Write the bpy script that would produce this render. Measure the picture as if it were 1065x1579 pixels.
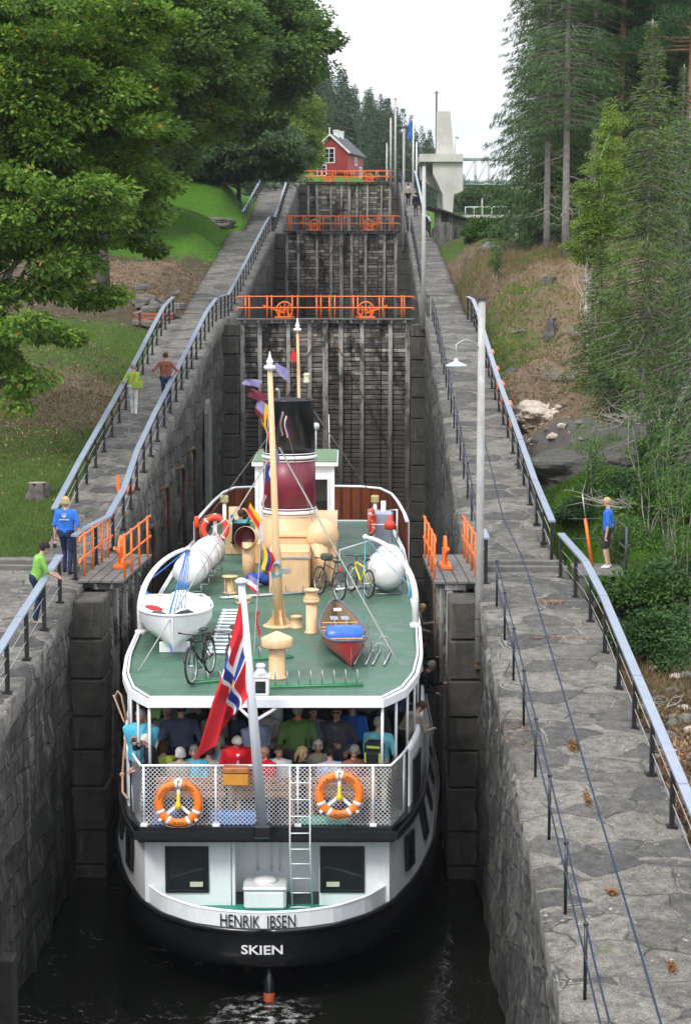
import bpy, bmesh, math, random
import numpy as np
from mathutils import Vector, Matrix, noise
for o in list(bpy.data.objects): bpy.data.objects.remove(o)
R=math.radians; PI=math.pi
# ------------------------------------------------------------ camera, sky, sun, exposure
S=bpy.context.scene; COL=S.collection
FP=2850.0; CAMX=1.98
PITCH=math.atan(342.5/FP); YAW=math.atan(41.5*math.cos(PITCH)/FP)
cam=bpy.data.cameras.new('camera'); co=bpy.data.objects.new('camera',cam); COL.objects.link(co)
co.location=(CAMX,0,0); co.rotation_euler=(PI/2-PITCH,0,YAW)
cam.sensor_fit='HORIZONTAL'; cam.sensor_width=36; cam.lens=36*FP/1065; cam.clip_start=.3; cam.clip_end=4000
S.camera=co
S.view_settings.view_transform='Standard'; S.view_settings.look='None'; S.view_settings.gamma=1
S.view_settings.exposure=0.78
SUN_EL,SUN_AZ=R(48),R(215)     # azimuth of the sun, clockwise from +Y
w=bpy.data.worlds.new('World'); S.world=w; w.use_nodes=True
nt=w.node_tree; nt.nodes.clear(); N=nt.nodes.new; L=nt.links.new
sky=N('ShaderNodeTexSky'); sky.sky_type='NISHITA'; sky.sun_disc=False; sky.sun_elevation=SUN_EL; sky.sun_rotation=SUN_AZ
tc=N('ShaderNodeTexCoord'); mp=N('ShaderNodeMapping'); mp.inputs['Scale'].default_value=(1,1,3.2)
nz=N('ShaderNodeTexNoise'); nz.inputs['Scale'].default_value=3.1; nz.inputs['Detail'].default_value=6; nz.inputs['Roughness'].default_value=.55
rp=N('ShaderNodeValToRGB'); rp.color_ramp.elements[0].position=.30; rp.color_ramp.elements[1].position=.56
rp.color_ramp.elements[0].color=(.45,.45,.45,1); rp.color_ramp.elements[1].color=(1,1,1,1)
mx=N('ShaderNodeMix'); mx.data_type='RGBA'; mx.inputs[7].default_value=(9.4,9.7,10.2,1)
bg=N('ShaderNodeBackground'); bg.inputs['Strength'].default_value=.1; ow=N('ShaderNodeOutputWorld')
L(tc.outputs['Generated'],mp.inputs[0]); L(mp.outputs[0],nz.inputs['Vector']); L(nz.outputs['Fac'],rp.inputs[0])
L(rp.outputs[0],mx.inputs[0]); L(sky.outputs[0],mx.inputs[6])
# overcast: the cloud deck is about three times brighter overhead than at the horizon
sx_=N('ShaderNodeSeparateXYZ'); L(tc.outputs['Generated'],sx_.inputs[0])
mr=N('ShaderNodeMapRange'); mr.inputs['From Min'].default_value=.10; mr.inputs['From Max'].default_value=.75; mr.inputs['To Min'].default_value=.80; mr.inputs['To Max'].default_value=1.55; L(sx_.outputs[2],mr.inputs[0])
n2=N('ShaderNodeTexNoise'); n2.inputs['Scale'].default_value=7; n2.inputs['Detail'].default_value=5; L(mp.outputs[0],n2.inputs['Vector'])
m2r=N('ShaderNodeMapRange'); m2r.inputs['From Min'].default_value=.35; m2r.inputs['From Max'].default_value=.65; m2r.inputs['To Min'].default_value=.86; m2r.inputs['To Max'].default_value=1.08; L(n2.outputs['Fac'],m2r.inputs[0])
mm_=N('ShaderNodeMath'); mm_.operation='MULTIPLY'; L(mr.outputs[0],mm_.inputs[0]); L(m2r.outputs[0],mm_.inputs[1])
vs_=N('ShaderNodeVectorMath'); vs_.operation='SCALE'; L(mx.outputs[2],vs_.inputs[0]); L(mm_.outputs[0],vs_.inputs['Scale']); L(vs_.outputs[0],bg.inputs[0]); L(bg.outputs[0],ow.inputs[0])
sl=bpy.data.lights.new('sun','SUN'); sl.energy=1.45; sl.angle=R(14); sl.color=(1,.96,.9)
so=bpy.data.objects.new('sun',sl); COL.objects.link(so)
sd=Vector((math.sin(SUN_AZ)*math.cos(SUN_EL),math.cos(SUN_AZ)*math.cos(SUN_EL),math.sin(SUN_EL)))
so.rotation_euler=sd.to_track_quat('Z','Y').to_euler()

# pixel of the 1065 px wide photograph + distance along the canal (or height) -> point
_f=Vector((-math.sin(YAW)*math.cos(PITCH),math.cos(YAW)*math.cos(PITCH),-math.sin(PITCH)))
_r=Vector((math.cos(YAW),math.sin(YAW),0)); _u=_r.cross(_f)
def at(px,py,Y):
    d=_f+_r*((px-532.5)/FP)-_u*((py-789.5)/FP); t=Y/d.y
    return Vector((CAMX+d.x*t,Y,d.z*t))
def atz(px,py,z):
    d=_f+_r*((px-532.5)/FP)-_u*((py-789.5)/FP); t=z/d.z
    return Vector((CAMX+d.x*t,d.y*t,z))

# ------------------------------------------------------------ materials
def nodes(name):
    m=bpy.data.materials.new(name); m.use_nodes=True; t=m.node_tree
    return m,t,t.nodes['Principled BSDF'],t.nodes.new,t.links.new
def ramp(N,stops):
    r=N('ShaderNodeValToRGB'); e=r.color_ramp.elements
    while len(e)<len(stops): e.new(.5)
    for k,(p,c) in enumerate(stops):
        e[k].position=p; e[k].color=(*c,1) if len(c)==3 else c
    return r
def coords(N,L,scale=(1,1,1),world=False):
    mp=N('ShaderNodeMapping'); mp.inputs['Scale'].default_value=scale
    if world: g=N('ShaderNodeNewGeometry'); L(g.outputs['Position'],mp.inputs[0])
    else: g=N('ShaderNodeTexCoord'); L(g.outputs['Object'],mp.inputs[0])
    return mp.outputs[0]
def noi(N,L,vec,scale,detail=5,rough=.6):
    n=N('ShaderNodeTexNoise'); n.inputs['Scale'].default_value=scale; n.inputs['Detail'].default_value=detail; n.inputs['Roughness'].default_value=rough
    L(vec,n.inputs['Vector']); return n.outputs['Fac']
def mixc(N,L,fac,a,b,mode='MIX'):
    m=N('ShaderNodeMix'); m.data_type='RGBA'; m.blend_type=mode
    for s,v in ((0,fac),(6,a),(7,b)):
        if hasattr(v,'is_linked') or hasattr(v,'links'): L(v,m.inputs[s])
        elif s==0: m.inputs[0].default_value=v
        else: m.inputs[s].default_value=(*v,1)
    return m.outputs[2]
def bump(N,L,b,h,strength=.3,dist=.02,prev=None):
    n=N('ShaderNodeBump'); n.inputs['Strength'].default_value=strength; n.inputs['Distance'].default_value=dist
    L(h,n.inputs['Height'])
    if prev: L(prev,n.inputs['Normal'])
    L(n.outputs[0],b.inputs['Normal']); return n.outputs[0]
def scal(c,k): return tuple(min(1,x*k) for x in c)
_mc={}
def mat(name,c,rough=.5,var=.18,scale=6,bmp=.08,metal=0,grime=0,spec=.5):
    if name in _mc: return _mc[name]
    m,t,b,N,L=nodes(name); v=coords(N,L,world=True)
    f=noi(N,L,v,scale,6); r=ramp(N,[(.3,scal(c,1-var)),(.7,scal(c,1+var*.6))]); L(f,r.inputs[0]); out=r.outputs[0]
    if grime:
        f2=noi(N,L,coords(N,L,(5,5,.8),True),2.2,7,.7); r2=ramp(N,[(.52,(0,0,0)),(.75,(1,1,1))]); L(f2,r2.inputs[0])
        mul=N('ShaderNodeMath'); mul.operation='MULTIPLY'; mul.inputs[1].default_value=grime; L(r2.outputs[0],mul.inputs[0])
        out=mixc(N,L,mul.outputs[0],out,(c[0]*.35+.05,c[1]*.35+.025,c[2]*.35+.008) if max(c)>.4 else scal(c,.35))
        f3=noi(N,L,v,17,6,.75); r3=ramp(N,[(.64,(0,0,0)),(.72,(1,1,1))]); L(f3,r3.inputs[0]); m3=N('ShaderNodeMath'); m3.operation='MULTIPLY'; m3.inputs[1].default_value=min(1,grime*1.3); L(r3.outputs[0],m3.inputs[0]); out=mixc(N,L,m3.outputs[0],out,scal(c,.5))
    L(out,b.inputs['Base Color']); b.inputs['Roughness'].default_value=rough; b.inputs['Metallic'].default_value=metal
    b.inputs['Specular IOR Level'].default_value=spec
    if bmp: bump(N,L,b,noi(N,L,v,scale*6,4),bmp,.01)
    _mc[name]=m; return m
WHITE=mat('white_paint',(.84,.855,.87),.35,.05,3,.04,grime=.22)
CLEANW=mat('gloss_white',(.8,.8,.8),.3,.06,3,.04,grime=.22)
BLACK=mat('black_paint',(.012,.013,.015),.3,.3,2,.08)
HULLB=mat('hull_black',(.010,.011,.013),.22,.4,1.5,.15)
BUFF=mat('buff_paint',(.70,.46,.25),.42,.12,2.2,.06,grime=.42)
MAROON=mat('maroon_paint',(.17,.012,.03),.38,.25,1.6,.06,grime=.4)
def deck_mat():
    m,t,b,N,L=nodes('deck_green'); pos=coords(N,L,world=True); sx=N('ShaderNodeSeparateXYZ'); L(pos,sx.inputs[0])
    big=noi(N,L,pos,.9,6,.7); r=ramp(N,[(.3,(.038,.095,.062)),(.55,(.058,.135,.092)),(.75,(.09,.175,.13))]); L(big,r.inputs[0]); c=r.outputs[0]
    br=N('ShaderNodeTexBrick'); br.inputs['Scale'].default_value=1; br.inputs['Brick Width'].default_value=1.9; br.inputs['Row Height'].default_value=1.15; br.inputs['Mortar Size'].default_value=.008
    br.inputs['Color1'].default_value=(1,1,1,1); br.inputs['Color2'].default_value=(.86,.88,.86,1); br.inputs['Mortar'].default_value=(.45,.45,.42,1); L(pos,br.inputs['Vector'])
    c=mixc(N,L,1.0,c,br.outputs['Color'],'MULTIPLY')
    r2=ramp(N,[(.60,(0,0,0)),(.70,(1,1,1))]); L(noi(N,L,pos,3.2,8,.75),r2.inputs[0]); c=mixc(N,L,r2.outputs[0],c,(.055,.085,.06))
    r3=ramp(N,[(.64,(0,0,0)),(.72,(1,1,1))]); L(noi(N,L,pos,6.5,7,.8),r3.inputs[0]); c=mixc(N,L,r3.outputs[0],c,(.17,.16,.11))
    L(c,b.inputs['Base Color']); rr=ramp(N,[(.4,(.35,.35,.35)),(.6,(.7,.7,.7))]); L(big,rr.inputs[0]); L(rr.outputs[0],b.inputs['Roughness']); bump(N,L,b,big,.15,.01); return m
GREEND=deck_mat()
TEAL=mat('deck_teal',(.02,.26,.19),.5,.2,3,.1)
ORANGE=mat('orange_paint',(.85,.16,.018),.42,.12,5,.05,grime=.2)
LIFEO=mat('lifebuoy_orange',(.86,.20,.02),.5,.08,4,.04,grime=.12)
REDO=mat('signal_red',(.75,.06,.02),.45,.1,5,.04)
WOODV=mat('varnished_wood',(.20,.045,.018),.35,.35,3,.1)
WOODO=mat('oak_wood',(.62,.27,.05),.4,.2,8,.08)
RAILB=mat('rail_blue_grey',(.25,.29,.36),.38,.12,4,.05,metal=.1)
STEEL=mat('galvanised_steel',(.42,.43,.44),.45,.15,9,.05,metal=.5)
RUST=mat('rusty_iron',(.10,.055,.035),.8,.4,9,.3)
ROPEB=mat('blue_rope',(.03,.17,.62),.7,.15,20,.2)
ROPET=mat('tan_rope',(.48,.30,.20),.8,.2,30,.3)
ROPEG=mat('grey_rope',(.32,.31,.29),.8,.2,30,.3)
RUBBER=mat('rubber',(.02,.02,.021),.7,.2,10,.05)
CONCR=mat('concrete',(.50,.48,.44),.85,.2,.5,.2,grime=.45)
GALV=mat('weathered_pole',(.40,.40,.38),.6,.2,4,.1,grime=.3)
REDH=mat('red_boards',(.34,.035,.03),.6,.15,2,.05)
ROOFD=mat('dark_roof',(.05,.055,.06),.7,.3,2,.2)
CANOE=mat('canoe_red',(.33,.012,.018),.28,.1,3,.03)
BARREL=mat('barrel_blue',(.02,.12,.55),.35,.1,3,.03)
YELLOW=mat('yellow_paint',(.80,.62,.02),.35,.08,4,.03)
CANV=mat('white_canvas',(.74,.74,.72),.8,.1,3,.3)
RACKG=mat('rack_green',(.04,.22,.09),.4,.2,6,.05)
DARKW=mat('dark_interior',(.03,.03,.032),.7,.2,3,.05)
HOUSEW=mat('house_white',(.7,.7,.68),.6,.1,3,.05)
ALU=mat('bare_aluminium',(.5,.51,.52),.35,.1,8,.04,metal=.7)
FLAGR=mat('flag_red',(.66,.02,.03),.75,.08,6,.06)
FLAGW=mat('flag_white',(.78,.78,.82),.75,.06,6,.06)
FLAGB=mat('flag_blue',(.02,.04,.22),.75,.1,6,.06)
FLAGY=mat('flag_yellow',(.80,.45,.02),.75,.1,6,.06)
FLAGP=mat('flag_violet',(.25,.22,.42),.75,.15,6,.06)
WINDOW_F=mat('window_frame_black',(.02,.02,.022),.4,.2,6,.05)
def glass_mat():
    m,t,b,N,L=nodes('dark_glass'); b.inputs['Base Color'].default_value=(.012,.014,.016,1); b.inputs['Roughness'].default_value=.06
    bump(N,L,b,noi(N,L,coords(N,L,(1,1,1),True),1.2,2),.12,.02); return m
GLASS=glass_mat()
def pave_mat():
    m,t,b,N,L=nodes('flagstone_paving'); g=N('ShaderNodeNewGeometry')
    # warp, then irregular flat slabs lying across the walkway
    nn=N('ShaderNodeTexNoise'); nn.inputs['Scale'].default_value=1.1; nn.inputs['Detail'].default_value=3; L(g.outputs['Position'],nn.inputs['Vector'])
    sub=N('ShaderNodeVectorMath'); sub.operation='SUBTRACT'; sub.inputs[1].default_value=(.5,.5,.5); L(nn.outputs['Color'],sub.inputs[0])
    sc=N('ShaderNodeVectorMath'); sc.operation='SCALE'; sc.inputs['Scale'].default_value=.55; L(sub.outputs[0],sc.inputs[0])
    ad=N('ShaderNodeVectorMath'); ad.operation='ADD'; L(g.outputs['Position'],ad.inputs[0]); L(sc.outputs[0],ad.inputs[1])
    mp=N('ShaderNodeMapping'); mp.inputs['Scale'].default_value=(1.0,1.45,.05); L(ad.outputs[0],mp.inputs[0])
    ve=N('ShaderNodeTexVoronoi'); ve.feature='DISTANCE_TO_EDGE'; ve.inputs['Scale'].default_value=1; L(mp.outputs[0],ve.inputs['Vector'])
    vc=N('ShaderNodeTexVoronoi'); vc.feature='F1'; vc.inputs['Scale'].default_value=1; L(mp.outputs[0],vc.inputs['Vector'])
    pos=g.outputs['Position']
    big=noi(N,L,pos,.7,5,.6); mid=noi(N,L,pos,5,8,.72); fine=noi(N,L,pos,38,5,.7)
    sep=N('ShaderNodeSeparateColor'); L(vc.outputs['Color'],sep.inputs[0])
    r=ramp(N,[(0,(.048,.046,.044)),(.5,(.088,.083,.075)),(1,(.142,.133,.118))]); L(sep.outputs[0],r.inputs[0])
    r2=ramp(N,[(.32,(.45,.45,.46)),(.68,(1.6,1.56,1.48))]); L(mid,r2.inputs[0]); c=mixc(N,L,1.0,r.outputs[0],r2.outputs[0],'MULTIPLY')
    r3=ramp(N,[(.38,(.55,.55,.55)),(.62,(1.5,1.5,1.5))]); L(fine,r3.inputs[0]); c=mixc(N,L,1.0,c,r3.outputs[0],'MULTIPLY')
    # mortar: pale, width varies with noise
    wv=N('ShaderNodeMath'); wv.operation='MULTIPLY_ADD'; L(big,wv.inputs[0]); wv.inputs[1].default_value=.30; wv.inputs[2].default_value=-.115
    cmpn=N('ShaderNodeMath'); cmpn.operation='SUBTRACT'; L(wv.outputs[0],cmpn.inputs[0]); L(ve.outputs['Distance'],cmpn.inputs[1])
    md=N('ShaderNodeMath'); md.operation='MULTIPLY_ADD'; L(mid,md.inputs[0]); md.inputs[1].default_value=.12; md.inputs[2].default_value=-.06
    cm2=N('ShaderNodeMath'); cm2.operation='ADD'; L(cmpn.outputs[0],cm2.inputs[0]); L(md.outputs[0],cm2.inputs[1])
    rm=ramp(N,[(.0,(0,0,0)),(.02,(1,1,1))]); L(cm2.outputs[0],rm.inputs[0])
    c=mixc(N,L,rm.outputs[0],c,mixc(N,L,mid,(.10,.092,.08),(.26,.24,.205)))
    # open dark joint right at the edge
    rj=ramp(N,[(.006,(1,1,1)),(.02,(0,0,0))]); L(ve.outputs['Distance'],rj.inputs[0])
    jn=ramp(N,[(.46,(0,0,0)),(.56,(1,1,1))]); L(noi(N,L,pos,1.7,3),jn.inputs[0])
    jm=N('ShaderNodeMath'); jm.operation='MULTIPLY'; L(rj.outputs[0],jm.inputs[0]); L(jn.outputs[0],jm.inputs[1])
    c=mixc(N,L,jm.outputs[0],c,(.03,.028,.025))
    # lichen specks and moss
    vl=N('ShaderNodeTexVoronoi'); vl.inputs['Scale'].default_value=7; L(ad.outputs[0],vl.inputs['Vector'])
    rl=ramp(N,[(.10,(1,1,1)),(.2,(0,0,0))]); L(vl.outputs['Distance'],rl.inputs[0])
    lm=N('ShaderNodeMath'); lm.operation='MULTIPLY'; rl2=ramp(N,[(.5,(0,0,0)),(.62,(.8,.8,.8))]); L(noi(N,L,pos,.9,4,.7),rl2.inputs[0]); L(rl.outputs[0],lm.inputs[0]); L(rl2.outputs[0],lm.inputs[1])
    c=mixc(N,L,lm.outputs[0],c,(.42,.42,.36))
    rg=ramp(N,[(.66,(0,0,0)),(.74,(1,1,1))]); L(noi(N,L,pos,1.3,6,.7),rg.inputs[0]); c=mixc(N,L,rg.outputs[0],c,(.07,.09,.03))
    L(c,b.inputs['Base Color']); b.inputs['Roughness'].default_value=.82
    rb=ramp(N,[(0,(0,0,0)),(.05,(1,1,1))]); L(ve.outputs['Distance'],rb.inputs[0])
    p=bump(N,L,b,rb.outputs[0],.7,.05); p=bump(N,L,b,mid,.5,.03,p); bump(N,L,b,fine,.35,.008,p)
    return m
PAVE=pave_mat()
def wall_mat():
    m,t,b,N,L=nodes('lock_masonry'); g=N('ShaderNodeNewGeometry'); pos=g.outputs['Position']
    # coursed rubble: bricks on (along, up)
    sx=N('ShaderNodeSeparateXYZ'); L(pos,sx.inputs[0])
    a=N('ShaderNodeMath'); a.operation='ADD'; L(sx.outputs[0],a.inputs[0]); L(sx.outputs[1],a.inputs[1])
    nn=N('ShaderNodeTexNoise'); nn.inputs['Scale'].default_value=.9; nn.inputs['Detail'].default_value=4; L(pos,nn.inputs['Vector'])
    wz=N('ShaderNodeMath'); wz.operation='MULTIPLY_ADD'; wz.inputs[1].default_value=.5; L(nn.outputs['Fac'],wz.inputs[0]); L(sx.outputs[2],wz.inputs[2])
    wa=N('ShaderNodeMath'); wa.operation='MULTIPLY_ADD'; wa.inputs[1].default_value=.7; L(nn.outputs['Fac'],wa.inputs[0]); L(a.outputs[0],wa.inputs[2])
    cx=N('ShaderNodeCombineXYZ'); L(wa.outputs[0],cx.inputs[0]); L(wz.outputs[0],cx.inputs[1])
    br=N('ShaderNodeTexBrick'); br.inputs['Scale'].default_value=1; br.inputs['Brick Width'].default_value=1.15; br.inputs['Row Height'].default_value=.52
    br.inputs['Mortar Size'].default_value=.028; br.inputs['Mortar Smooth'].default_value=.6; br.offset=.43; br.squash=.8; br.squash_frequency=3
    br.inputs['Color1'].default_value=(.032,.031,.028,1); br.inputs['Color2'].default_value=(.078,.073,.064,1); br.inputs['Mortar'].default_value=(.012,.012,.011,1)
    L(cx.outputs[0],br.inputs['Vector'])
    mid=noi(N,L,pos,3.4,8,.75); fine=noi(N,L,pos,26,5,.7)
    r2=ramp(N,[(.3,(.5,.5,.5)),(.72,(1.7,1.66,1.6))]); L(mid,r2.inputs[0]); c=mixc(N,L,1.0,br.outputs['Color'],r2.outputs[0],'MULTIPLY')
    # lime and water streaks running down
    mp=N('ShaderNodeMapping'); mp.inputs['Scale'].default_value=(3.0,3.0,.28); L(pos,mp.inputs[0])
    st=noi(N,L,mp.outputs[0],1.6,7,.7); rs=ramp(N,[(.50,(0,0,0)),(.70,(1,1,1))]); L(st,rs.inputs[0])
    c=mixc(N,L,rs.outputs[0],c,(.24,.235,.22))
    rs2=ramp(N,[(.40,(1,1,1)),(.5,(0,0,0))]); mp2=N('ShaderNodeMapping'); mp2.inputs['Scale'].default_value=(2.0,2.0,.2); mp2.inputs['Location'].default_value=(7,3,1); L(pos,mp2.inputs[0])
    L(noi(N,L,mp2.outputs[0],1.3,6,.65),rs2.inputs[0]); c=mixc(N,L,rs2.outputs[0],c,(.018,.018,.018))
    # pale dry lichen where the stone is never under water: band near the coping
    at_=N('ShaderNodeAttribute'); at_.attribute_name='below'
    rt=ramp(N,[(.0,(1,1,1)),(.10,(0,0,0))]); L(at_.outputs['Fac'],rt.inputs[0])
    rt2=ramp(N,[(.42,(0,0,0)),(.6,(1,1,1))]); L(mid,rt2.inputs[0]); mm=N('ShaderNodeMath'); mm.operation='MULTIPLY'; L(rt.outputs[0],mm.inputs[0]); L(rt2.outputs[0],mm.inputs[1])
    c=mixc(N,L,mm.outputs[0],c,(.30,.30,.26))
    # green algae in the wet zone
    ra=ramp(N,[(.25,(0,0,0)),(.5,(.75,.75,.75))]); L(at_.outputs['Fac'],ra.inputs[0])
    c=mixc(N,L,ra.outputs[0],c,mixc(N,L,1.0,c,(.42,.45,.40),'MULTIPLY'))
    L(c,b.inputs['Base Color']); b.inputs['Roughness'].default_value=.75
    p=bump(N,L,b,br.outputs['Fac'],-.8,.06) if False else None
    inv=N('ShaderNodeMath'); inv.operation='SUBTRACT'; inv.inputs[0].default_value=1; L(br.outputs['Fac'],inv.inputs[1])
    p=bump(N,L,b,inv.outputs[0],.7,.06); p=bump(N,L,b,mid,.9,.08,p); bump(N,L,b,fine,.4,.015,p)
    return m
MASON=wall_mat()
def stone_mat(name,c1,c2,sc=3,moss=0):
    m,t,b,N,L=nodes(name); pos=coords(N,L,world=True)
    mid=noi(N,L,pos,sc,8,.75); r=ramp(N,[(.3,c1),(.7,c2)]); L(mid,r.inputs[0]); c=r.outputs[0]
    mp=N('ShaderNodeMapping'); mp.inputs['Scale'].default_value=(2.5,2.5,.3); L(pos,mp.inputs[0])
    rs=ramp(N,[(.56,(0,0,0)),(.72,(1,1,1))]); L(noi(N,L,mp.outputs[0],1.8,6,.7),rs.inputs[0]); c=mixc(N,L,rs.outputs[0],c,scal(c2,1.7))
    if moss: rg=ramp(N,[(.5,(0,0,0)),(.65,(1,1,1))]); L(noi(N,L,pos,1.1,6,.7),rg.inputs[0]); mm=N('ShaderNodeMath'); mm.operation='MULTIPLY'; mm.inputs[1].default_value=moss; L(rg.outputs[0],mm.inputs[0]); c=mixc(N,L,mm.outputs[0],c,(.05,.07,.02))
    L(c,b.inputs['Base Color']); b.inputs['Roughness'].default_value=.85
    p=bump(N,L,b,mid,.9,.06); bump(N,L,b,noi(N,L,pos,sc*9,5,.7),.4,.015,p); return m
BLOCK=stone_mat('pier_blocks',(.022,.021,.018),(.085,.076,.062),2.6)
ROCK=stone_mat('grey_rock',(.07,.068,.062),(.20,.19,.17),2.2,.5)
PALEROCK=stone_mat('pale_rock',(.30,.24,.20),(.52,.45,.38),1.6)
DARKROCK=stone_mat('dark_rock',(.03,.03,.028),(.09,.08,.072),1.6,.3)
def timber_mat(name,c1,c2,c3,axis):
    m,t,b,N,L=nodes(name); pos=coords(N,L,world=True)
    s=(1.2,1.2,22) if axis=='x' else (18,18,.9)
    mp=N('ShaderNodeMapping'); mp.inputs['Scale'].default_value=s; L(pos,mp.inputs[0])
    g=noi(N,L,mp.outputs[0],1.0,7,.7); r=ramp(N,[(.32,c1),(.55,c2),(.72,c3)]); L(g,r.inputs[0]); c=r.outputs[0]
    mpb=N('ShaderNodeMapping'); mpb.inputs['Scale'].default_value=(1.0,1.0,.42); L(pos,mpb.inputs[0]); blot=noi(N,L,mpb.outputs[0],1.5,9,.78); rb=ramp(N,[(.45,(.07,.062,.055)),(.54,(1,1,1))] if axis=='x' else [(.42,(.15,.14,.13)),(.5,(1,1,1))]); L(blot,rb.inputs[0]); c=mixc(N,L,1.0,c,rb.outputs[0],'MULTIPLY')
    gi_=N('ShaderNodeNewGeometry'); ri=ramp(N,[(0,(.32,.31,.30)),(.5,(.9,.9,.9)),(1,(1.5,1.5,1.5))] if axis=='x' else [(0,(.45,.45,.45)),(1,(1.15,1.15,1.15))]); L(gi_.outputs['Random Per Island'],ri.inputs[0]); c=mixc(N,L,1.0,c,ri.outputs[0],'MULTIPLY')
    at_=N('ShaderNodeAttribute'); at_.attribute_name='below'
    wob=N('ShaderNodeMath'); wob.operation='MULTIPLY_ADD'; wob.inputs[1].default_value=.5; L(blot,wob.inputs[0]); L(at_.outputs['Fac'],wob.inputs[2])
    ra=ramp(N,[(.42,(0,0,0)),(.80,(.88,.88,.88))] if axis=='x' else [(.38,(0,0,0)),(.85,(.88,.88,.88))]); L(wob.outputs[0],ra.inputs[0])
    c=mixc(N,L,ra.outputs[0],c,mixc(N,L,g,(.007,.006,.005),(.075,.064,.054)))
    L(c,b.inputs['Base Color']); b.inputs['Roughness'].default_value=.7
    bump(N,L,b,g,.5,.01); return m
PLANK=timber_mat('gate_planks',(.07,.058,.046),(.28,.25,.21),(.60,.575,.53),'x')
POSTW=timber_mat('gate_posts',(.19,.18,.165),(.44,.42,.395),(.70,.685,.66),'z')
DECKW=mat('weathered_deck',(.13,.125,.115),.8,.35,4,.4)
SHEDW=timber_mat('shed_boards',(.08,.075,.07),(.17,.165,.155),(.26,.25,.24),'z')
def water_mat():
    m,t,b,N,L=nodes('lock_water'); pos=coords(N,L,world=True)
    w1=noi(N,L,pos,1.6,5,.6); w2=noi(N,L,pos,6,3,.55)
    g=N('ShaderNodeNewGeometry')
    # foam drifting in loose curls
    nn=N('ShaderNodeTexNoise'); nn.inputs['Scale'].default_value=.9; nn.inputs['Detail'].default_value=6; nn.inputs['Roughness'].default_value=.62; nn.inputs['Distortion'].default_value=1.6; L(pos,nn.inputs['Vector'])
    a=N('ShaderNodeMath'); a.operation='SUBTRACT'; a.inputs[1].default_value=.5; L(nn.outputs['Fac'],a.inputs[0])
    ab=N('ShaderNodeMath'); ab.operation='ABSOLUTE'; L(a.outputs[0],ab.inputs[0])
    r=ramp(N,[(.0,(1,1,1)),(.012,(0,0,0))]); L(ab.outputs[0],r.inputs[0])
    rr=ramp(N,[(.52,(0,0,0)),(.68,(.75,.75,.75))]); L(noi(N,L,pos,.55,4),rr.inputs[0])
    r3=ramp(N,[(.45,(0,0,0)),(.6,(1,1,1))]); L(noi(N,L,pos,14,4,.7),r3.inputs[0])
    mu=N('ShaderNodeMath'); mu.operation='MULTIPLY'; L(r.outputs[0],mu.inputs[0]); L(rr.outputs[0],mu.inputs[1])
    mu2=N('ShaderNodeMath'); mu2.operation='MULTIPLY'; L(mu.outputs[0],mu2.inputs[0]); L(r3.outputs[0],mu2.inputs[1])
    # propeller wash behind the stern
    ds=N('ShaderNodeVectorMath'); ds.operation='DISTANCE'; ds.inputs[1].default_value=(.15,30.1,-12.25); L(g.outputs['Position'],ds.inputs[0])
    rd=ramp(N,[(.0,(1,1,1)),(.9,(0,0,0))]); dm=N('ShaderNodeMath'); dm.operation='MULTIPLY'; dm.inputs[1].default_value=.8; L(ds.outputs['Value'],dm.inputs[0]); L(dm.outputs[0],rd.inputs[0])
    rw=ramp(N,[(.5,(0,0,0)),(.62,(1,1,1))]); L(noi(N,L,pos,5,7,.75),rw.inputs[0]); mw=N('ShaderNodeMath'); mw.operation='MULTIPLY'; L(rd.outputs[0],mw.inputs[0]); L(rw.outputs[0],mw.inputs[1])
    mxx=N('ShaderNodeMath'); mxx.operation='MAXIMUM'; L(mu2.outputs[0],mxx.inputs[0]); L(mw.outputs[0],mxx.inputs[1])
    c=mixc(N,L,mxx.outputs[0],(.006,.0068,.005),(.6,.6,.58)); L(c,b.inputs['Base Color'])
    b.inputs['Roughness'].default_value=.05; b.inputs['IOR'].default_value=1.33; b.inputs['Specular IOR Level'].default_value=.5
    L(mixc(N,L,mxx.outputs[0],(.05,.05,.05),(.8,.8,.8)),b.inputs['Roughness'])
    p=bump(N,L,b,w1,.5,.07); bump(N,L,b,w2,.4,.02,p); return m
WATER=water_mat()
def leaf_mat(name,c1,c2,trans=.35,accent=None,rough=.55):
    m,t,b,N,L=nodes(name); g=N('ShaderNodeNewGeometry')
    st=[(0,c1),(.93,c2),(1,c2)] if not accent else [(0,c1),(.993,c2),(.997,accent)]
    r=ramp(N,st); L(g.outputs['Random Per Island'],r.inputs[0])
    f=noi(N,L,g.outputs['Position'],.45,3); r2=ramp(N,[(.35,(.62,.66,.6)),(.65,(1.3,1.25,1.15))]); L(f,r2.inputs[0])
    c=mixc(N,L,1.0,r.outputs[0],r2.outputs[0],'MULTIPLY'); L(c,b.inputs['Base Color']); b.inputs['Roughness'].default_value=rough
    b.inputs['Specular IOR Level'].default_value=.25
    tr=N('ShaderNodeBsdfTranslucent'); L(c,tr.inputs[0]); ms=N('ShaderNodeMixShader'); ms.inputs[0].default_value=trans
    o=t.nodes['Material Output']; L(b.outputs[0],ms.inputs[1]); L(tr.outputs[0],ms.inputs[2]); L(ms.outputs[0],o.inputs[0]); return m
LEAF=leaf_mat('maple_leaves',(.055,.13,.018),(.21,.34,.05),.45,(.65,.28,.02))
LEAFD=leaf_mat('dark_broad_leaves',(.055,.125,.026),(.16,.26,.055),.48,(.40,.26,.03))
LEAFQ=leaf_mat('bank_shrub_leaves',(.02,.06,.02),(.06,.12,.03),.3)
LEAFB=leaf_mat('birch_leaves',(.09,.16,.025),(.26,.38,.07),.4)
LEAFW=leaf_mat('willow_leaves',(.035,.08,.03),(.10,.17,.06),.4)
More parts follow.
